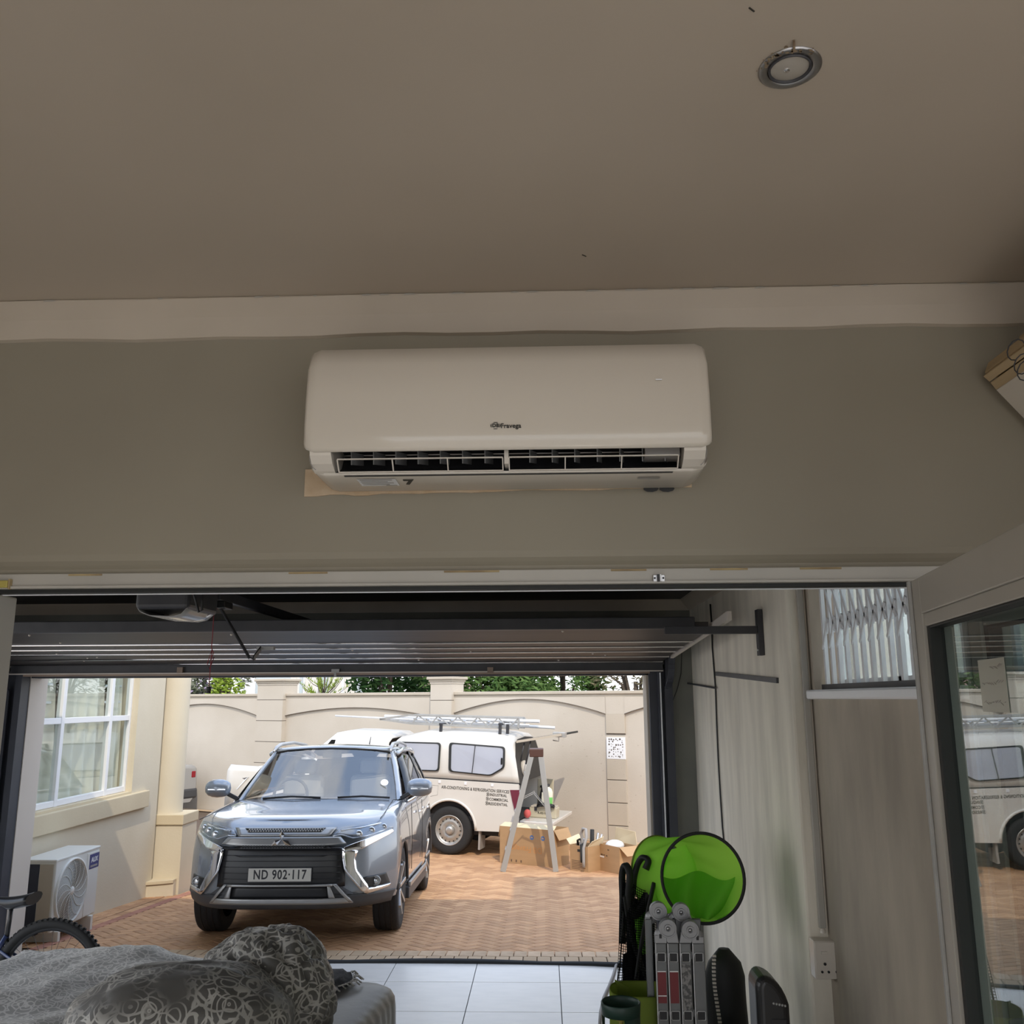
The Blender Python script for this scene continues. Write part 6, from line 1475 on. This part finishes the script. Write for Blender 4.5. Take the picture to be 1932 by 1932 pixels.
# ================================================================ THINGS BESIDE THE RIGHT WALL
# folding aluminium ladder
yl_ = 3.95; f0 = on_y(1283, 1800, yl_)
fl2 = thing('folding_ladder', 'folded aluminium multi-position ladder with red stickers leaning at the side wall', 'ladder', (f0.x, yl_, 0))
mat('rail_alu', (.17, .175, .175), rough=.42, metal=.6, col2=(.14, .145, .145), scale=7); mat('hinge_cast', (.34, .34, .345), rough=.45, metal=.5); mat('red_sticker', (.20, .025, .03), rough=.5); mat('grey_sticker', (.28, .27, .26), rough=.6, col2=(.10, .10, .10), scale=60, lo=.45, hi=.55)
def fx(px, y=yl_): return on_y(px, 1800, y).x-f0.x
def fz(py, y=yl_): return on_y(1283, py, y).z
rails = [(1237, 1258), (1260, 1281), (1283, 1304), (1307, 1330)]
ztop = fz(1780)
for k, (p0, p1) in enumerate(rails):
    r = MB().box((fx(p0), 0, .02), (fx(p1), .028, ztop)).build('rail', 'rail_alu', fl2, .003)
    cxm = (fx(p0)+fx(p1))/2
    for z in (fz(1806), fz(1916), fz(1916)-.27):
        w = .0165
        MB().tube([(cxm+w*sx*.5, -.002, z+w*sz*.5) for sx, sz in ((-1.6, -2), (1.6, -2), (2, -1.6), (2, 1.6), (1.6, 2), (-1.6, 2), (-2, 1.6), (-2, -1.6))], .0022, 5, closed=True).build('rung_flare', 'alu', r)
        MB().box((cxm-w*.9, -.001, z-w*.9), (cxm+w*.9, .0005, z+w*.9)).build('rung_end', 'inner_dark', r)
    MB().box((fx(p0)-.0005, -.0012, .02), (fx(p0)+.0022, .0, ztop)).build('rail_edge', 'alu', r)
    MB().box((fx(p0), -.0015, 0), (fx(p1), .030, .022)).build('rubber_foot', 'rubber', r)
    if k in (0, 1):
        st2 = MB().box((fx(p0)+.005, -.0018, fz(1893)), (fx(p1)-.006, -.0006, fz(1834))).build('warning_sticker', 'red_sticker', r); MB().box((fx(p0)+.005, -.0022, fz(1834)), (fx(p1)-.006, -.0006, fz(1832))).build('sticker_line', 'alu', st2)
        if k == 0: MB().box((fx(p0)+.005, -.0022, fz(1880)), (fx(p1)-.006, -.0006, fz(1878))).build('sticker_line', 'alu', st2)
    if k == 2: MB().box((fx(p0)+.004, -.0018, fz(1908)), (fx(p1)-.004, -.0006, fz(1819))).build('rating_sticker', 'grey_sticker', r)
for p0, p1 in ((1223, 1236), (1258, 1281), (1281, 1303), (1304, 1330)): MB().box((fx(p0), .07, .02), (fx(p1), .098, fz(1742))).build('rail', 'rail_alu', fl2, .003)
for z in (fz(1806), fz(1916), fz(1916)-.27):
    for k in (0, 1): MB().tube([(0+(-.06 if k else .05), .028, z), (0+(-.06 if k else .05), .07, z)], .014, 8).build('rung', 'alu', fl2)
def hinge(px, py, y, dirx, low):
    c = Vector((fx(px), y, fz(py))); h = MB(); R_ = .036
    mx = T(*c) @ RX(math.pi/2)
    h.lathe([(0, .016), (R_*.28, .016), (R_*.30, .021), (R_*.44, .021), (R_*.46, .015), (R_*.80, .015), (R_*.82, .019), (R_*.95, .019), (R_, .014), (R_, -.012), (0, -.012)], 28, mx, False)
    ho = h.build('hinge', 'hinge_cast', fl2)
    zb_h = ztop if not low else fz(1742)
    p = MB(); s = dirx
    p.prism([(c.x-s*R_*.95, c.z), (c.x-s*.045, zb_h-.002), (c.x+s*.002, zb_h-.002), (c.x+s*R_*.6, c.z-R_*.7), (c.x, c.z)] if s > 0 else [(c.x, c.z), (c.x+s*R_*.6, c.z-R_*.7), (c.x+s*.002, zb_h-.002), (c.x-s*.045, zb_h-.002), (c.x-s*R_*.95, c.z)], .018, T(0, y-.008, 0)); p.build('hinge_plate', 'hinge_cast', ho, .003)
    p = MB(); q = Vector((c.x+s*.030, y, c.z-.026)); p.ball(q, .026, 12, 8, (1, .4, 1)); p.box((q.x-.024, y-.010, zb_h-.002), (q.x+.024, y+.010, q.z)); p.build('hinge_lobe', 'hinge_cast', ho, .003)
    MB().lathe([(0, .0175), (.008, .0175), (.008, .010)], 12, mx).build('hinge_pin', 'steel', ho); MB().box((q.x-.006, y-.0125, q.z-.012), (q.x+.004, y-.0095, q.z+.004)).build('lock_slot', 'inner_dark', ho)
hinge(1262, 1752, .014, -1, False); hinge(1304, 1755, .014, 1, False); hinge(1249, 1727, .084, -1, True); hinge(1293, 1729, .084, -1, True)

# translucent fabric
def cloth(name, col, tr=.5, rough=.6):
    m, nt, b = _nt(name); nt.nodes.remove(b); out = next(n for n in nt.nodes if n.type == 'OUTPUT_MATERIAL')
    d = nt.nodes.new('ShaderNodeBsdfDiffuse'); t = nt.nodes.new('ShaderNodeBsdfTranslucent'); mx = nt.nodes.new('ShaderNodeMixShader'); d.inputs[0].default_value = (*col, 1); t.inputs[0].default_value = (*col, 1); mx.inputs[0].default_value = tr
    L(nt, d.outputs[0], mx.inputs[1]); L(nt, t.outputs[0], mx.inputs[2]); L(nt, mx.outputs[0], out.inputs[0])
cloth('lime_cloth', (.48, .93, .12), .5); cloth('lime_dark', (.22, .60, .06), .45); cloth('black_net', (.012, .012, .013), .2); cloth('olive_cloth', (.30, .38, .08), .4)
# pop-up play tunnel: front hoop, rear hoop, fabric between
yh_ = 4.40; hc = on_y(1326, 1656, yh_); rr = (on_y(1401, 1656, yh_)-on_y(1252, 1656, yh_)).length/2*1.03
tn = thing('popup_tunnel', 'bright green pop-up fabric tunnel with black-edged hoop against the side wall', 'tunnel', hc)
n1 = Vector((-.12, -.95, .12)).normalized(); u1 = n1.cross(Vector((0, 0, 1))).normalized(); v1 = u1.cross(n1)
c2v = Vector((-.17, .24, -.03)); n2_ = Vector((.55, -.80, .15)).normalized(); u2v = n2_.cross(Vector((0, 0, 1))).normalized(); v2v = u2v.cross(n2_)
ringA = [u1*math.cos(t)*rr+v1*math.sin(t)*rr*1.04 for t in [2*math.pi*k/56 for k in range(56)]]
ringB = [c2v+u2v*math.cos(t)*rr*.92+v2v*math.sin(t)*rr*.95 for t in [2*math.pi*k/56 for k in range(56)]]
rows = []
for j in range(13):
    t = j/12; row = []
    for k in range(56):
        p = ringA[k].lerp(ringB[k], t); cen = c2v*t; d = (p-cen); s = 1-.10*math.sin(math.pi*t)+.05*math.sin(k*.9+t*5)*math.sin(math.pi*t); row.append(cen+d*s)
    rows.append(row)
m = MB(); m.grid(rows, True, True); m.build('fabric', 'lime_cloth', tn)
m = MB(); m.tube(ringA, .0075, 8, closed=True); m.build('front_hoop', 'rubber', tn)
m = MB(); m.tube(ringB, .005, 8, closed=True); m.build('rear_hoop', 'olive_cloth', tn)
# slack inner panel hanging across the lower half of the hoop
rows = []
for j in range(15):
    t = j/14; row = []
    for k in range(25):
        s = k/24*2-1; x = s*rr*.97*math.cos(math.asin(min(.98, max(-.98, -.95+.98*t)))) ; z = rr*(-.95+.98*t)+ (.10*rr*math.sin(s*5+1)*t); row.append(u1*x+v1*z-n1*(.02+.10*t*(1-s*s)+.03*math.sin(s*7+t*3)))
    rows.append(row)
m = MB(); m.grid(rows); m.build('slack_panel', 'lime_dark', tn)
rows = []
for j in range(11):
    t = j/10; row = []
    for k in range(17):
        s = k/16; row.append(c2v*.8+u2v*(rr*(-.85+1.5*s))+v2v*(rr*(.75-1.4*t-.3*s))+n2_*(.05*math.sin(s*6+t*2)))
    rows.append(row)
m = MB(); m.grid(rows); m.build('end_panel', 'lime_cloth', tn)
ws = MB(); fpts = [on_y(x, y, 4.62)-hc for x, y in ((1262, 1612), (1222, 1640), (1206, 1690), (1222, 1706), (1250, 1660))]
ws.add(fpts+[p+Vector((.02, .12, .02)) for p in fpts], [(0, 1, 2, 3, 4), (0, 1, 6, 5), (1, 2, 7, 6), (2, 3, 8, 7)]); ws.build('side_flap', 'lime_cloth', tn)
# black net play goal folded with webbing straps
ng = thing('folded_net', 'black folded net bag with webbing loops beside the green tunnel', 'net', (on_y(1200, 1800, 4.5).x, 4.5, 0)); no_ = ng.location
def np_(x, y, d=4.5): return on_y(x, y, d)-no_
def strap(pts, w=.022, d=4.5, nm='strap'):
    P_ = [np_(x, y, d+.02*math.sin(i)) for i, (x, y) in enumerate(pts)]; m = MB()
    # smooth
    Q = []
    for i in range(len(P_)-1):
        p0, p1, p2, p3 = P_[max(i-1, 0)], P_[i], P_[i+1], P_[min(i+2, len(P_)-1)]
        for k in range(6):
            t = k/6; Q.append(.5*((2*p1)+(p2-p0)*t+(2*p0-5*p1+4*p2-p3)*t*t+(3*p1-p0-3*p2+p3)*t**3))
    Q.append(P_[-1]); m.tube(Q, w/2, 6, flat=.5); m.build(nm, 'gasket', ng)
strap([(1174, 1780), (1175, 1700), (1174, 1650), (1180, 1632), (1188, 1650), (1186, 1690), (1192, 1722), (1205, 1718), (1222, 1690), (1234, 1662)], .05)
strap([(1190, 1700), (1196, 1660), (1205, 1630), (1214, 1618), (1224, 1624), (1218, 1640)], .055, 4.52)
strap([(1214, 1622), (1210, 1660), (1206, 1700), (1200, 1760)], .022, 4.55); strap([(1234, 1665), (1222, 1720), (1210, 1780), (1200, 1850)], .03, 4.46)
strap([(1178, 1690), (1190, 1760), (1206, 1810), (1222, 1850)], .03, 4.47); strap([(1176, 1720), (1172, 1790), (1166, 1850)], .009, 4.44); strap([(1226, 1700), (1232, 1760), (1222, 1850)], .018, 4.5)
nm_ = MB()
quadn = [np_(1176, 1660, 4.48), np_(1236, 1690, 4.52), np_(1240, 1860, 4.46), np_(1163, 1858, 4.42)]
def bil(s, t): return quadn[0].lerp(quadn[1], s).lerp(quadn[3].lerp(quadn[2], s), t)+Vector((0, .02*math.sin(9*s+5*t), 0))
for k in range(19): nm_.tube([bil(k/18, t/14) for t in range(15)], .0016, 3)
for k in range(41): nm_.tube([bil(t/10, k/40) for t in range(11)], .0016, 3)
nt_o = nm_.build('net', 'black_net', ng); nt_o['kind'] = 'stuff'
def sheet(pts, nm, m_, d, par=None, bulge=.03):
    q = [np_(x, y, d) for x, y in pts]; rows = []
    for j in range(9):
        rows.append([q[0].lerp(q[1], i/8).lerp(q[3].lerp(q[2], i/8), j/8)+Vector((0, bulge*math.sin(i*1.9+j*.6), 0)) for i in range(9)])
    m = MB(); m.grid(rows); m.build(nm, m_, par or ng)
sheet([(1180, 1690), (1235, 1700), (1232, 1880), (1185, 1870)], 'dark_fabric', 'black_net', 4.58); sheet([(1196, 1730), (1232, 1715), (1230, 1800), (1204, 1800)], 'green_fabric', 'lime_dark', 4.54, bulge=.015)
sheet([(1176, 1800), (1240, 1800), (1240, 2060), (1170, 2060)], 'base_fabric', 'black_net', 4.55)
# black bag form, mostly standing in for shadow behind the ladder; pale mesh seam
tb_ = thing('shadow_bag', 'tall black bag shape mostly standing in for shadow behind the folded ladder', 'bag', (on_y(1368, 1850, 4.5).x, 4.5, 0))
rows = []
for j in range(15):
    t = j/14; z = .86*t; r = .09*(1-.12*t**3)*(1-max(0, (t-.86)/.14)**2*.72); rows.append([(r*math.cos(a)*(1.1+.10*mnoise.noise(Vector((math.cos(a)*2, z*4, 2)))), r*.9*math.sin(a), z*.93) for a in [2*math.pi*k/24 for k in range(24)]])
m = MB(); m.grid(rows, True, True); m.add(rows[-1], [tuple(range(24))]); m.build('bag_shade', 'gasket', tb_)
ms = MB()
for k in range(30): ms.box((-.062+.01*math.sin(k*.2), -.088, .32+.016*k), (-.046+.01*math.sin(k*.2), -.078, .328+.016*k))
o = ms.build('mesh_seam', 'white_plastic', tb_); o['kind'] = 'stuff'
# olive fabric bin with lime flap
gb = thing('fabric_bin', 'olive green fabric bin behind the gas cylinder', 'bin', (on_y(1207, 1900, 4.12).x, 4.12, 0))
zt_b = on_y(1207, 1884, 4.12-.13).z; rows = []
for z, r in ((0, .12), (.02, .128), (zt_b*.5, .130), (zt_b-.01, .125), (zt_b, .122), (zt_b-.012, .116), (.03, .118)): rows.append([(r*math.cos(a)*1.0, r*math.sin(a), z+.004*math.sin(3*a)) for a in [2*math.pi*k/32 for k in range(32)]])
m = MB(); m.grid(rows, True, True); m.build('body', 'olive_cloth', gb)
fp_ = [on_y(x, y, 4.2)-gb.location for x, y in ((1160, 1848), (1186, 1862), (1190, 1890), (1166, 1932), (1160, 1900))]; m = MB(); m.add(fp_, [(0, 1, 2, 3, 4)]); m.build('flap', 'olive_cloth', gb, solid=.006)
# gas cylinder
yg = 3.78; gc = on_y(1171, 1890, yg); mat('cylinder_green', (.018, .05, .035), rough=.45, col2=(.014, .04, .03), scale=6)
gcy = thing('gas_cylinder', 'dark green gas cylinder with cut-out collar on the tiled floor', 'gas cylinder', (gc.x, yg, 0)); zc_ = on_y(1171, 1889, yg).z; rc_ = (on_y(1207, 1889, yg).x-on_y(1135, 1889, yg).x)/2
zb3 = zc_-.15
MB().lathe([(0, .03), (.11, .03), (.135, .06), (.14, .10), (.14, zb3-.10), (.125, zb3-.04), (.07, zb3), (.03, zb3+.01), (0, zb3+.01)], 36).build('tank', 'cylinder_green', gcy); MB().lathe([(.12, 0), (.12, .06), (.115, .06), (.115, 0), (.12, 0)], 36).build('foot_ring', 'cylinder_green', gcy)
cm_ = MB(); R2 = rc_
cm_.lathe([(R2, zc_-.045), (R2+.003, zc_-.003), (R2, zc_), (R2-.004, zc_-.003), (R2-.004, zc_-.045), (R2, zc_-.045)], 48)
for a0, a1 in ((-84, -10), (40, 66), (150, 172)): cm_.lathe([(R2, zb3-.01), (R2, zc_-.045), (R2-.004, zc_-.045), (R2-.004, zb3-.01), (R2, zb3-.01)], 14, None, True, math.radians(a0), math.radians(a1))
cm_.build('collar', 'cylinder_green', gcy); MB().lathe([(.014, zb3), (.014, zb3+.05), (.008, zb3+.06), (.008, zb3+.085), (.022, zb3+.085), (.022, zb3+.095), (0, zb3+.095)], 14).build('valve', 'brass_tag', gcy)
# tower fan heater
yf_ = 3.92; tf0 = on_y(1451, 1900, yf_); tf = thing('tower_heater', 'black tower fan heater with slanted top at the side wall', 'heater', (tf0.x, yf_, 0)); hw = (on_y(1482, 1900, yf_).x-on_y(1421, 1900, yf_).x)/2
zt1 = on_y(1451, 1831, yf_).z
ol = [(-hw, .02), (-hw, zt1-.05)]+[(-hw+hw*.55*(1-math.cos(t)), zt1-.05+.05*math.sin(t)) for t in [math.radians(18*k) for k in range(1, 6)]]+[(hw*(-.45+1.45*t), zt1-.075*t**1.9-.03*t**6) for t in [.15, .3, .45, .6, .75, .88, .96, 1.0]]+[(hw, .02)]
m = MB(); m.prism(ol, .17, T(0, -.085, 0)); m.build('tower', 'black_satin', tf, .034, 5)
for k in range(5): MB().ball((hw*(-.0+.17*k), -.085, zt1-.095-.002*k), .005, 8, 6).build('button', 'alu_matt', tf)
MB().box((-.02+hw*.1, -.089, zt1-.215), (hw*.75, -.080, zt1-.15)).build('display', 'inner_dark', tf, .004); MB().ball((hw*.40, -.09, zt1-.18), .007, 8, 6).build('indicator', 'alu_matt', tf); MB().lathe([(0, 0), (hw*1.7, 0), (hw*1.7, .015), (hw*.8, .03)], 32).build('base', 'black_satin', tf)
# dark green camping bag
m = lump((on_y(1384, 1920, 4.12).x, 4.14, .26), (.125, .12, .30), 2.2, .12, .06, 40, 30, .86); mat('camp_green', (.012, .045, .015), rough=.8, col2=(.02, .07, .02), scale=7); tag(m.build('camping_bag', 'camp_green'), 'dark green slumped fabric bag between ladder and tower heater', 'bag')
# grey cable over the floor
fc_ = [on_z(x, y, .012) for x, y in ((1190, 1806), (1172, 1812), (1162, 1822), (1157, 1840), (1149, 1860), (1139, 1882), (1133, 1910), (1131, 1945))]
tag(MB().tube(fc_, .010, 8).build('floor_cable', 'print_grey'), 'grey cable curving over the floor tiles to the threshold', 'cable')

# ================================================================ PARKED CAR FAR LEFT
mat('sedan_silver', (.42, .42, .42), rough=.3, metal=.4, coat=.8)
ur_ = on_w(372, 1500, .35)[0]; so_ = WM @ Vector((ur_, .35+.86, 0)); so_.z = gz(so_.y)
sd = thing('sedan', 'silver sedan with its boot just showing past the porch column', 'car', so_, math.atan2(wdir.y, wdir.x)+math.pi/2)
# local: rear of the car at y=0, nose towards -y after turning; build reversed
def sdb(mb, nm, mt, **k): return mb.build(nm, mt, sd, **k)
m = MB(); rows = []
for y, k, zt_s in ((.0, .93, .90), (-.03, .985, .955), (-.12, 1, .98), (-.7, 1, .97), (-2.9, 1, .94), (-3.6, 1, .84), (-4.1, .97, .74), (-4.32, .88, .60)):
    pr_ = [(0, .22), (.72, .22), (.82, .32), (.86, .50), (.86, .70), (.84, zt_s-.08), (.78, zt_s-.02), (.5, zt_s), (0, zt_s+.01)]; rows.append([(x*k, y, z) for x, z in pr_]+[(-x*k, y, z) for x, z in pr_[-2:0:-1]])
m.grid(rows, True, True); m.add(rows[0], [tuple(range(16))]); m.add(rows[-1], [tuple(range(16))]); sdb(m, 'body', 'sedan_silver')
sd.rotation_euler = (0, 0, math.atan2(-wdir.y, -wdir.x)-math.pi/2)
m = MB(); m.grid(ghs([(-.74, -3.2, .93), (-.80, -2.6, .94), (-.80, -1.2, .95), (-.70, -.55, .97), (0, -.42, .98), (.70, -.55, .97), (.80, -1.2, .95), (.80, -2.6, .94), (.74, -3.2, .93)], [(-.55, -2.5, 1.36), (-.58, -2.2, 1.40), (-.58, -1.6, 1.40), (-.52, -1.25, 1.36), (0, -1.2, 1.38), (.52, -1.25, 1.36), (.58, -1.6, 1.40), (.58, -2.2, 1.40), (.55, -2.5, 1.36)], 5, .02)); sdb(m, 'cabin_glass', 'dark_glass', solid=.01)
m = MB(); m.grid([[(hw*(2*k/8-1), y, z-.03*abs(2*k/8-1)**2) for k in range(9)] for y, hw, z in ((-2.55, .55, 1.37), (-2.0, .59, 1.43), (-1.5, .58, 1.43), (-1.2, .52, 1.38))]); sdb(m, 'roof', 'sedan_silver', solid=.02)
for s in (-1, 1):
    MB().box((s*.74-.05, -.06, .70), (s*.74+.07, .006, .84)).build('tail_lamp', 'rear_lamp', sd, .02)
    for y in (-.75, -3.1):
        w = MB(); w.lathe([(.0, .09), (.2, .09), (.21, .10), (.30, .09), (.31, 0), (.30, -.09), (0, -.09)], 28, T(s*.76, y, .31) @ RY(math.pi/2*s)); w.build('wheel', 'tyre', sd)
MB().box((-.24, .005, .50), (.24, .02, .61)).build('number_plate', 'plate_white', sd); MB().box((-.86, -.10, .28), (.86, .015, .50)).build('rear_bumper', 'cladding', sd, .05)
text('badge', 'KIA', .10, 'white_frame', sd, frame_mtx((-.30, .012, .80), (-1, 0, 0), (0, 0, 1)), bold=.002)

# ================================================================ BEYOND THE WALL
def leafmat(name, a, b):
    m, nt, bs = _nt(name); nt.nodes.remove(bs); out = next(n for n in nt.nodes if n.type == 'OUTPUT_MATERIAL')
    g = nt.nodes.new('ShaderNodeNewGeometry'); r = nt.nodes.new('ShaderNodeValToRGB'); r.color_ramp.elements[0].color = (*a, 1); r.color_ramp.elements[1].color = (*b, 1); L(nt, g.outputs['Random Per Island'], r.inputs[0])
    d = nt.nodes.new('ShaderNodeBsdfDiffuse'); t = nt.nodes.new('ShaderNodeBsdfTranslucent'); mx = nt.nodes.new('ShaderNodeMixShader'); mx.inputs[0].default_value = .35
    L(nt, r.outputs[0], d.inputs[0]); L(nt, r.outputs[0], t.inputs[0]); L(nt, d.outputs[0], mx.inputs[1]); L(nt, t.outputs[0], mx.inputs[2]); L(nt, mx.outputs[0], out.inputs[0])
leafmat('leaf_dark', (.03, .075, .03), (.09, .17, .06)); leafmat('leaf_mid', (.06, .13, .04), (.18, .28, .09)); leafmat('leaf_lime', (.20, .30, .04), (.42, .52, .10)); leafmat('leaf_grey', (.10, .12, .07), (.30, .32, .26)); leafmat('leaf_brown', (.10, .10, .05), (.24, .20, .12)); leafmat('petal_lilac', (.45, .36, .55), (.62, .55, .70))
mat('bark', (.10, .075, .055), rough=.9, col2=(.06, .045, .035), scale=8, bump=.5, bscale=20)
def crown(n, c, r, size, seed, thin=1.):
    random.seed(seed); m = MB(); blobs = [(Vector((random.uniform(-.7, .7)*r[0], random.uniform(-.6, .6)*r[1], random.uniform(-.65, .75)*r[2])), random.uniform(.3, .5)) for _ in range(14)]
    for k in range(n):
        b, br = random.choice(blobs); d = Vector((random.gauss(0, 1), random.gauss(0, 1), random.gauss(0, 1))).normalized(); p = Vector(c)+b+Vector((d.x*r[0], d.y*r[1], d.z*r[2]))*br*random.uniform(.55, 1.05)
        ax = Vector((random.gauss(0, 1), random.gauss(0, 1), random.gauss(0, .6))).normalized(); bx = ax.orthogonal().normalized(); s = size*random.uniform(.6, 1.3)
        m.add([p-ax*s, p+bx*s*.38*thin, p+ax*s, p-bx*s*.38*thin], [(0, 1, 2, 3)])
    return m, blobs
def tree(label, px, dist, zc_, r, mt, n=2600, size=.11, seed=1, name='tree', flowers=None, cat='tree', trunk=True, thin=1.):
    q = on_y(px, 1300, dist); t = thing(name, label, cat, (q.x, dist, -.36)); zc_ += .36
    m, bl = crown(n, (0, 0, zc_), r, size, seed, thin); o = m.build('foliage', mt, t, fixn=False); o['kind'] = 'stuff'
    if trunk:
        tm = MB(); tm.tube([(0, 0, 0), (.05, 0, zc_*.4), (0, .05, zc_)], [.13, .10, .05], 8)
        for b, br in bl[:9]: tm.tube([(0.02, .02, zc_*.55), Vector((0, 0, zc_))+b*.5-Vector((0, 0, .15)), Vector((0, 0, zc_))+b], [.055, .035, .012], 6)
        tm.build('trunk', 'bark', t, fixn=False)
    if flowers:
        m, _ = crown(260, (0, -.1, zc_), (r[0], r[1], r[2]), .06, seed+5, 2.); o = m.build('blossom', flowers, t, fixn=False); o['kind'] = 'stuff'
    return t
# neighbour house
nh = thing('neighbour_house', 'pale blue and cream neighbour house with white window bays beyond the wall', 'house', (on_y(565, 1300, 27).x, 27, -.36)); nx = nh.location
mat('pale_blue_wall', (.55, .62, .66), rough=.8); mat('house_white', (.80, .77, .72), rough=.8)
def nb(nm, pa_, pb2, y0, y1, z0, z1, mt): return MB().box((on_y(pa_, 1290, 27).x-nx.x, y0, z0), (on_y(pb2, 1290, 27).x-nx.x, y1, z1)).build(nm, mt, nh)
nb('side_wing', 440, 548, .4, 4, 0, 6.5, 'pale_blue_wall'); nb('main_wall', 548, 692, 0, 4, 0, 6.5, 'house_white'); nb('roof', 430, 700, -.4, 4.5, 6.5, 6.8, 'bark')
for a, b in ((447, 453), (455, 475)): nb('shutter', a, b, .34, .4, 2.4, 5.6, 'white_frame')
for a, b in ((566, 572), (572.5, 576), (598, 601), (606, 620), (645, 650), (672, 690)): nb('window_strip', a, b, -.06, 0, 2.2, 5.6, 'pale_blue_wall' if b-a > 5 else 'white_frame')
for a, b in ((602, 604), (686, 689)): nb('curtain_edge', a, b, -.08, -.06, 2.2, 5.6, 'print_grey')
# tiled roof behind the second pillar
tr_ = thing('tiled_roof', 'brown tiled roof showing behind the boundary pillar', 'roof', (on_y(835, 1300, 25).x, 25, -.36)); mat('roof_tile', (.36, .25, .20), rough=.85, rnd=.15)
x0, x1 = on_y(780, 1300, 25).x-tr_.location.x, on_y(885, 1300, 25).x-tr_.location.x
rt = MB().box((-.2, -.25, 0), (.2, -.05, .24)).mesh('roof_tile')
MB().add([(x0, 0, 2.2), (x1+.3, 0, 2.2), (x1-.6, 2.5, 3.6), (x0, 2.5, 3.6)], [(0, 1, 2, 3)]).build('roof_bed', 'bark', tr_, solid=.05); MB().box((x0, .5, 0), (x1-.2, 2.4, 2.3)).build('gable_wall', 'house_white', tr_)
tile_r = MB(); tile_r.grid([[(.075*math.cos(a), y, .035*math.sin(a)) for a in [math.pi*k/6 for k in range(7)]] for y in (0, .30)]); trm = tile_r.mesh('roof_tile'); trm.materials.append(M['roof_tile'])
for r in range(9):
    for k in range(11):
        xx = x0+.1+.155*k
        if xx > x1-.1*r*.8+.2: continue
        o = bpy.data.objects.new('roof_tile', trm); COL.objects.link(o); o.parent = tr_; o.location = (xx, .02+.255*r, 2.24+.143*r); o.rotation_euler = (math.atan2(1.4, 2.5), 0, 0)
tree('greyish bush with lilac blossom above the boundary wall near the column', 385, 23, 2.4, (1.1, .8, 1.2), 'leaf_grey', 2200, .10, 11, 'flowering_bush', 'petal_lilac', 'bush')
tree('bright lime-green bush growing above the boundary wall', 428, 22.5, 2.2, (.42, .5, .9), 'leaf_lime', 1100, .07, 12, 'lime_bush', None, 'bush')
# fan-branched young conifer in front of the neighbour house
cf = thing('young_conifer', 'young conifer with upswept fans in front of the neighbour house', 'tree', (on_y(612, 1300, 21.5).x, 21.5, -.36)); random.seed(14); m = MB(); tk_ = MB()
tk_.tube([(0, 0, 0), (0, 0, 2.9)], [.05, .02], 6)
for k in range(34):
    a = random.uniform(0, 2*math.pi); z0_ = random.uniform(1.9, 2.7); l = random.uniform(.3, .62); tip = Vector((math.cos(a)*l, math.sin(a)*l*.6, z0_+random.uniform(.05, .35))); b0_ = Vector((0, 0, z0_-.15)); tk_.tube([b0_, b0_.lerp(tip, .6)-Vector((0, 0, .05)), tip], [.012, .009, .004], 4)
    for j in range(26):
        t = random.uniform(.35, 1.05); p = b0_.lerp(tip, t); d = Vector((random.gauss(0, .5), random.gauss(0, .5), 1)).normalized()*random.uniform(.05, .13); w = d.orthogonal().normalized()*.010; m.add([p-w, p+w, p+d], [(0, 1, 2)])
o = m.build('needles', 'leaf_lime', cf, fixn=False); o['kind'] = 'stuff'; tk_.build('stem', 'bark', cf, fixn=False)
tree('dense dark green tree between the neighbour house and the pillar', 735, 24, 2.4, (1.5, 1.1, 2.2), 'leaf_dark', 6500, .12, 21)
tree('second dark green tree crowding behind the tiled roof', 815, 33, 4.2, (1.4, 1., 2.0), 'leaf_dark', 2600, .13, 22)
tree('broad feathery green tree spreading over the wall right of the pillar', 945, 23.5, 2.6, (2.2, 1.2, 1.6), 'leaf_mid', 9000, .10, 23, thin=.8)
tree('thinner green tree with dark bare branches showing sky', 1062, 24, 2.5, (1.2, .9, 1.1), 'leaf_mid', 2200, .09, 24, thin=.8)
tree('small dark leafy tree beside the palm', 1120, 22, 2.4, (.6, .6, .8), 'leaf_mid', 900, .09, 25)
tree('brownish twiggy tree beyond the wall next to the garage jamb', 1200, 21, 2.3, (.9, .8, 1.2), 'leaf_brown', 3400, .08, 26, thin=.6)
tree('large green tree standing beyond the far right of the boundary wall', 1440, 20, 3.6, (1.6, 1.2, 2.0), 'leaf_mid', 2500, .12, 27)
tree('tall green tree far behind the boundary wall', 1000, 41, 6.0, (4.5, 2, 2.5), 'leaf_dark', 3500, .22, 28)
pm_ = thing('palm', 'yellow-green palm with arching fronds above the boundary wall', 'palm', (on_y(1150, 1300, 21.5).x, 21.5, -.36)); MB().tube([(0, 0, 0), (.05, 0, 1.3), (0, 0, 2.35)], [.11, .09, .07], 10).build('trunk', 'bark', pm_); random.seed(3)
for k in range(13):
    a = 2*math.pi*k/13+random.uniform(-.2, .2); l = random.uniform(.75, 1.05); m = MB(); pts = []
    for j in range(9):
        t = j/8; pts.append(Vector((math.cos(a)*l*t, math.sin(a)*l*t, 2.35+.55*t-.75*t*t)))
    m.tube(pts, .012, 4)
    for j in range(1, 9):
        for s in (-1, 1):
            d = (pts[j]-pts[j-1]).normalized(); w = d.cross(Vector((0, 0, 1))).normalized()*s
            for e_ in (0, .5):
                p = pts[j-1].lerp(pts[j], e_); q = p+w*.22*(1-.06*j)+d*.10-Vector((0, 0, .08)); m.add([p-d*.012, p+d*.012, q], [(0, 1, 2)])
    m.build('frond', 'leaf_lime', pm_, fixn=False)
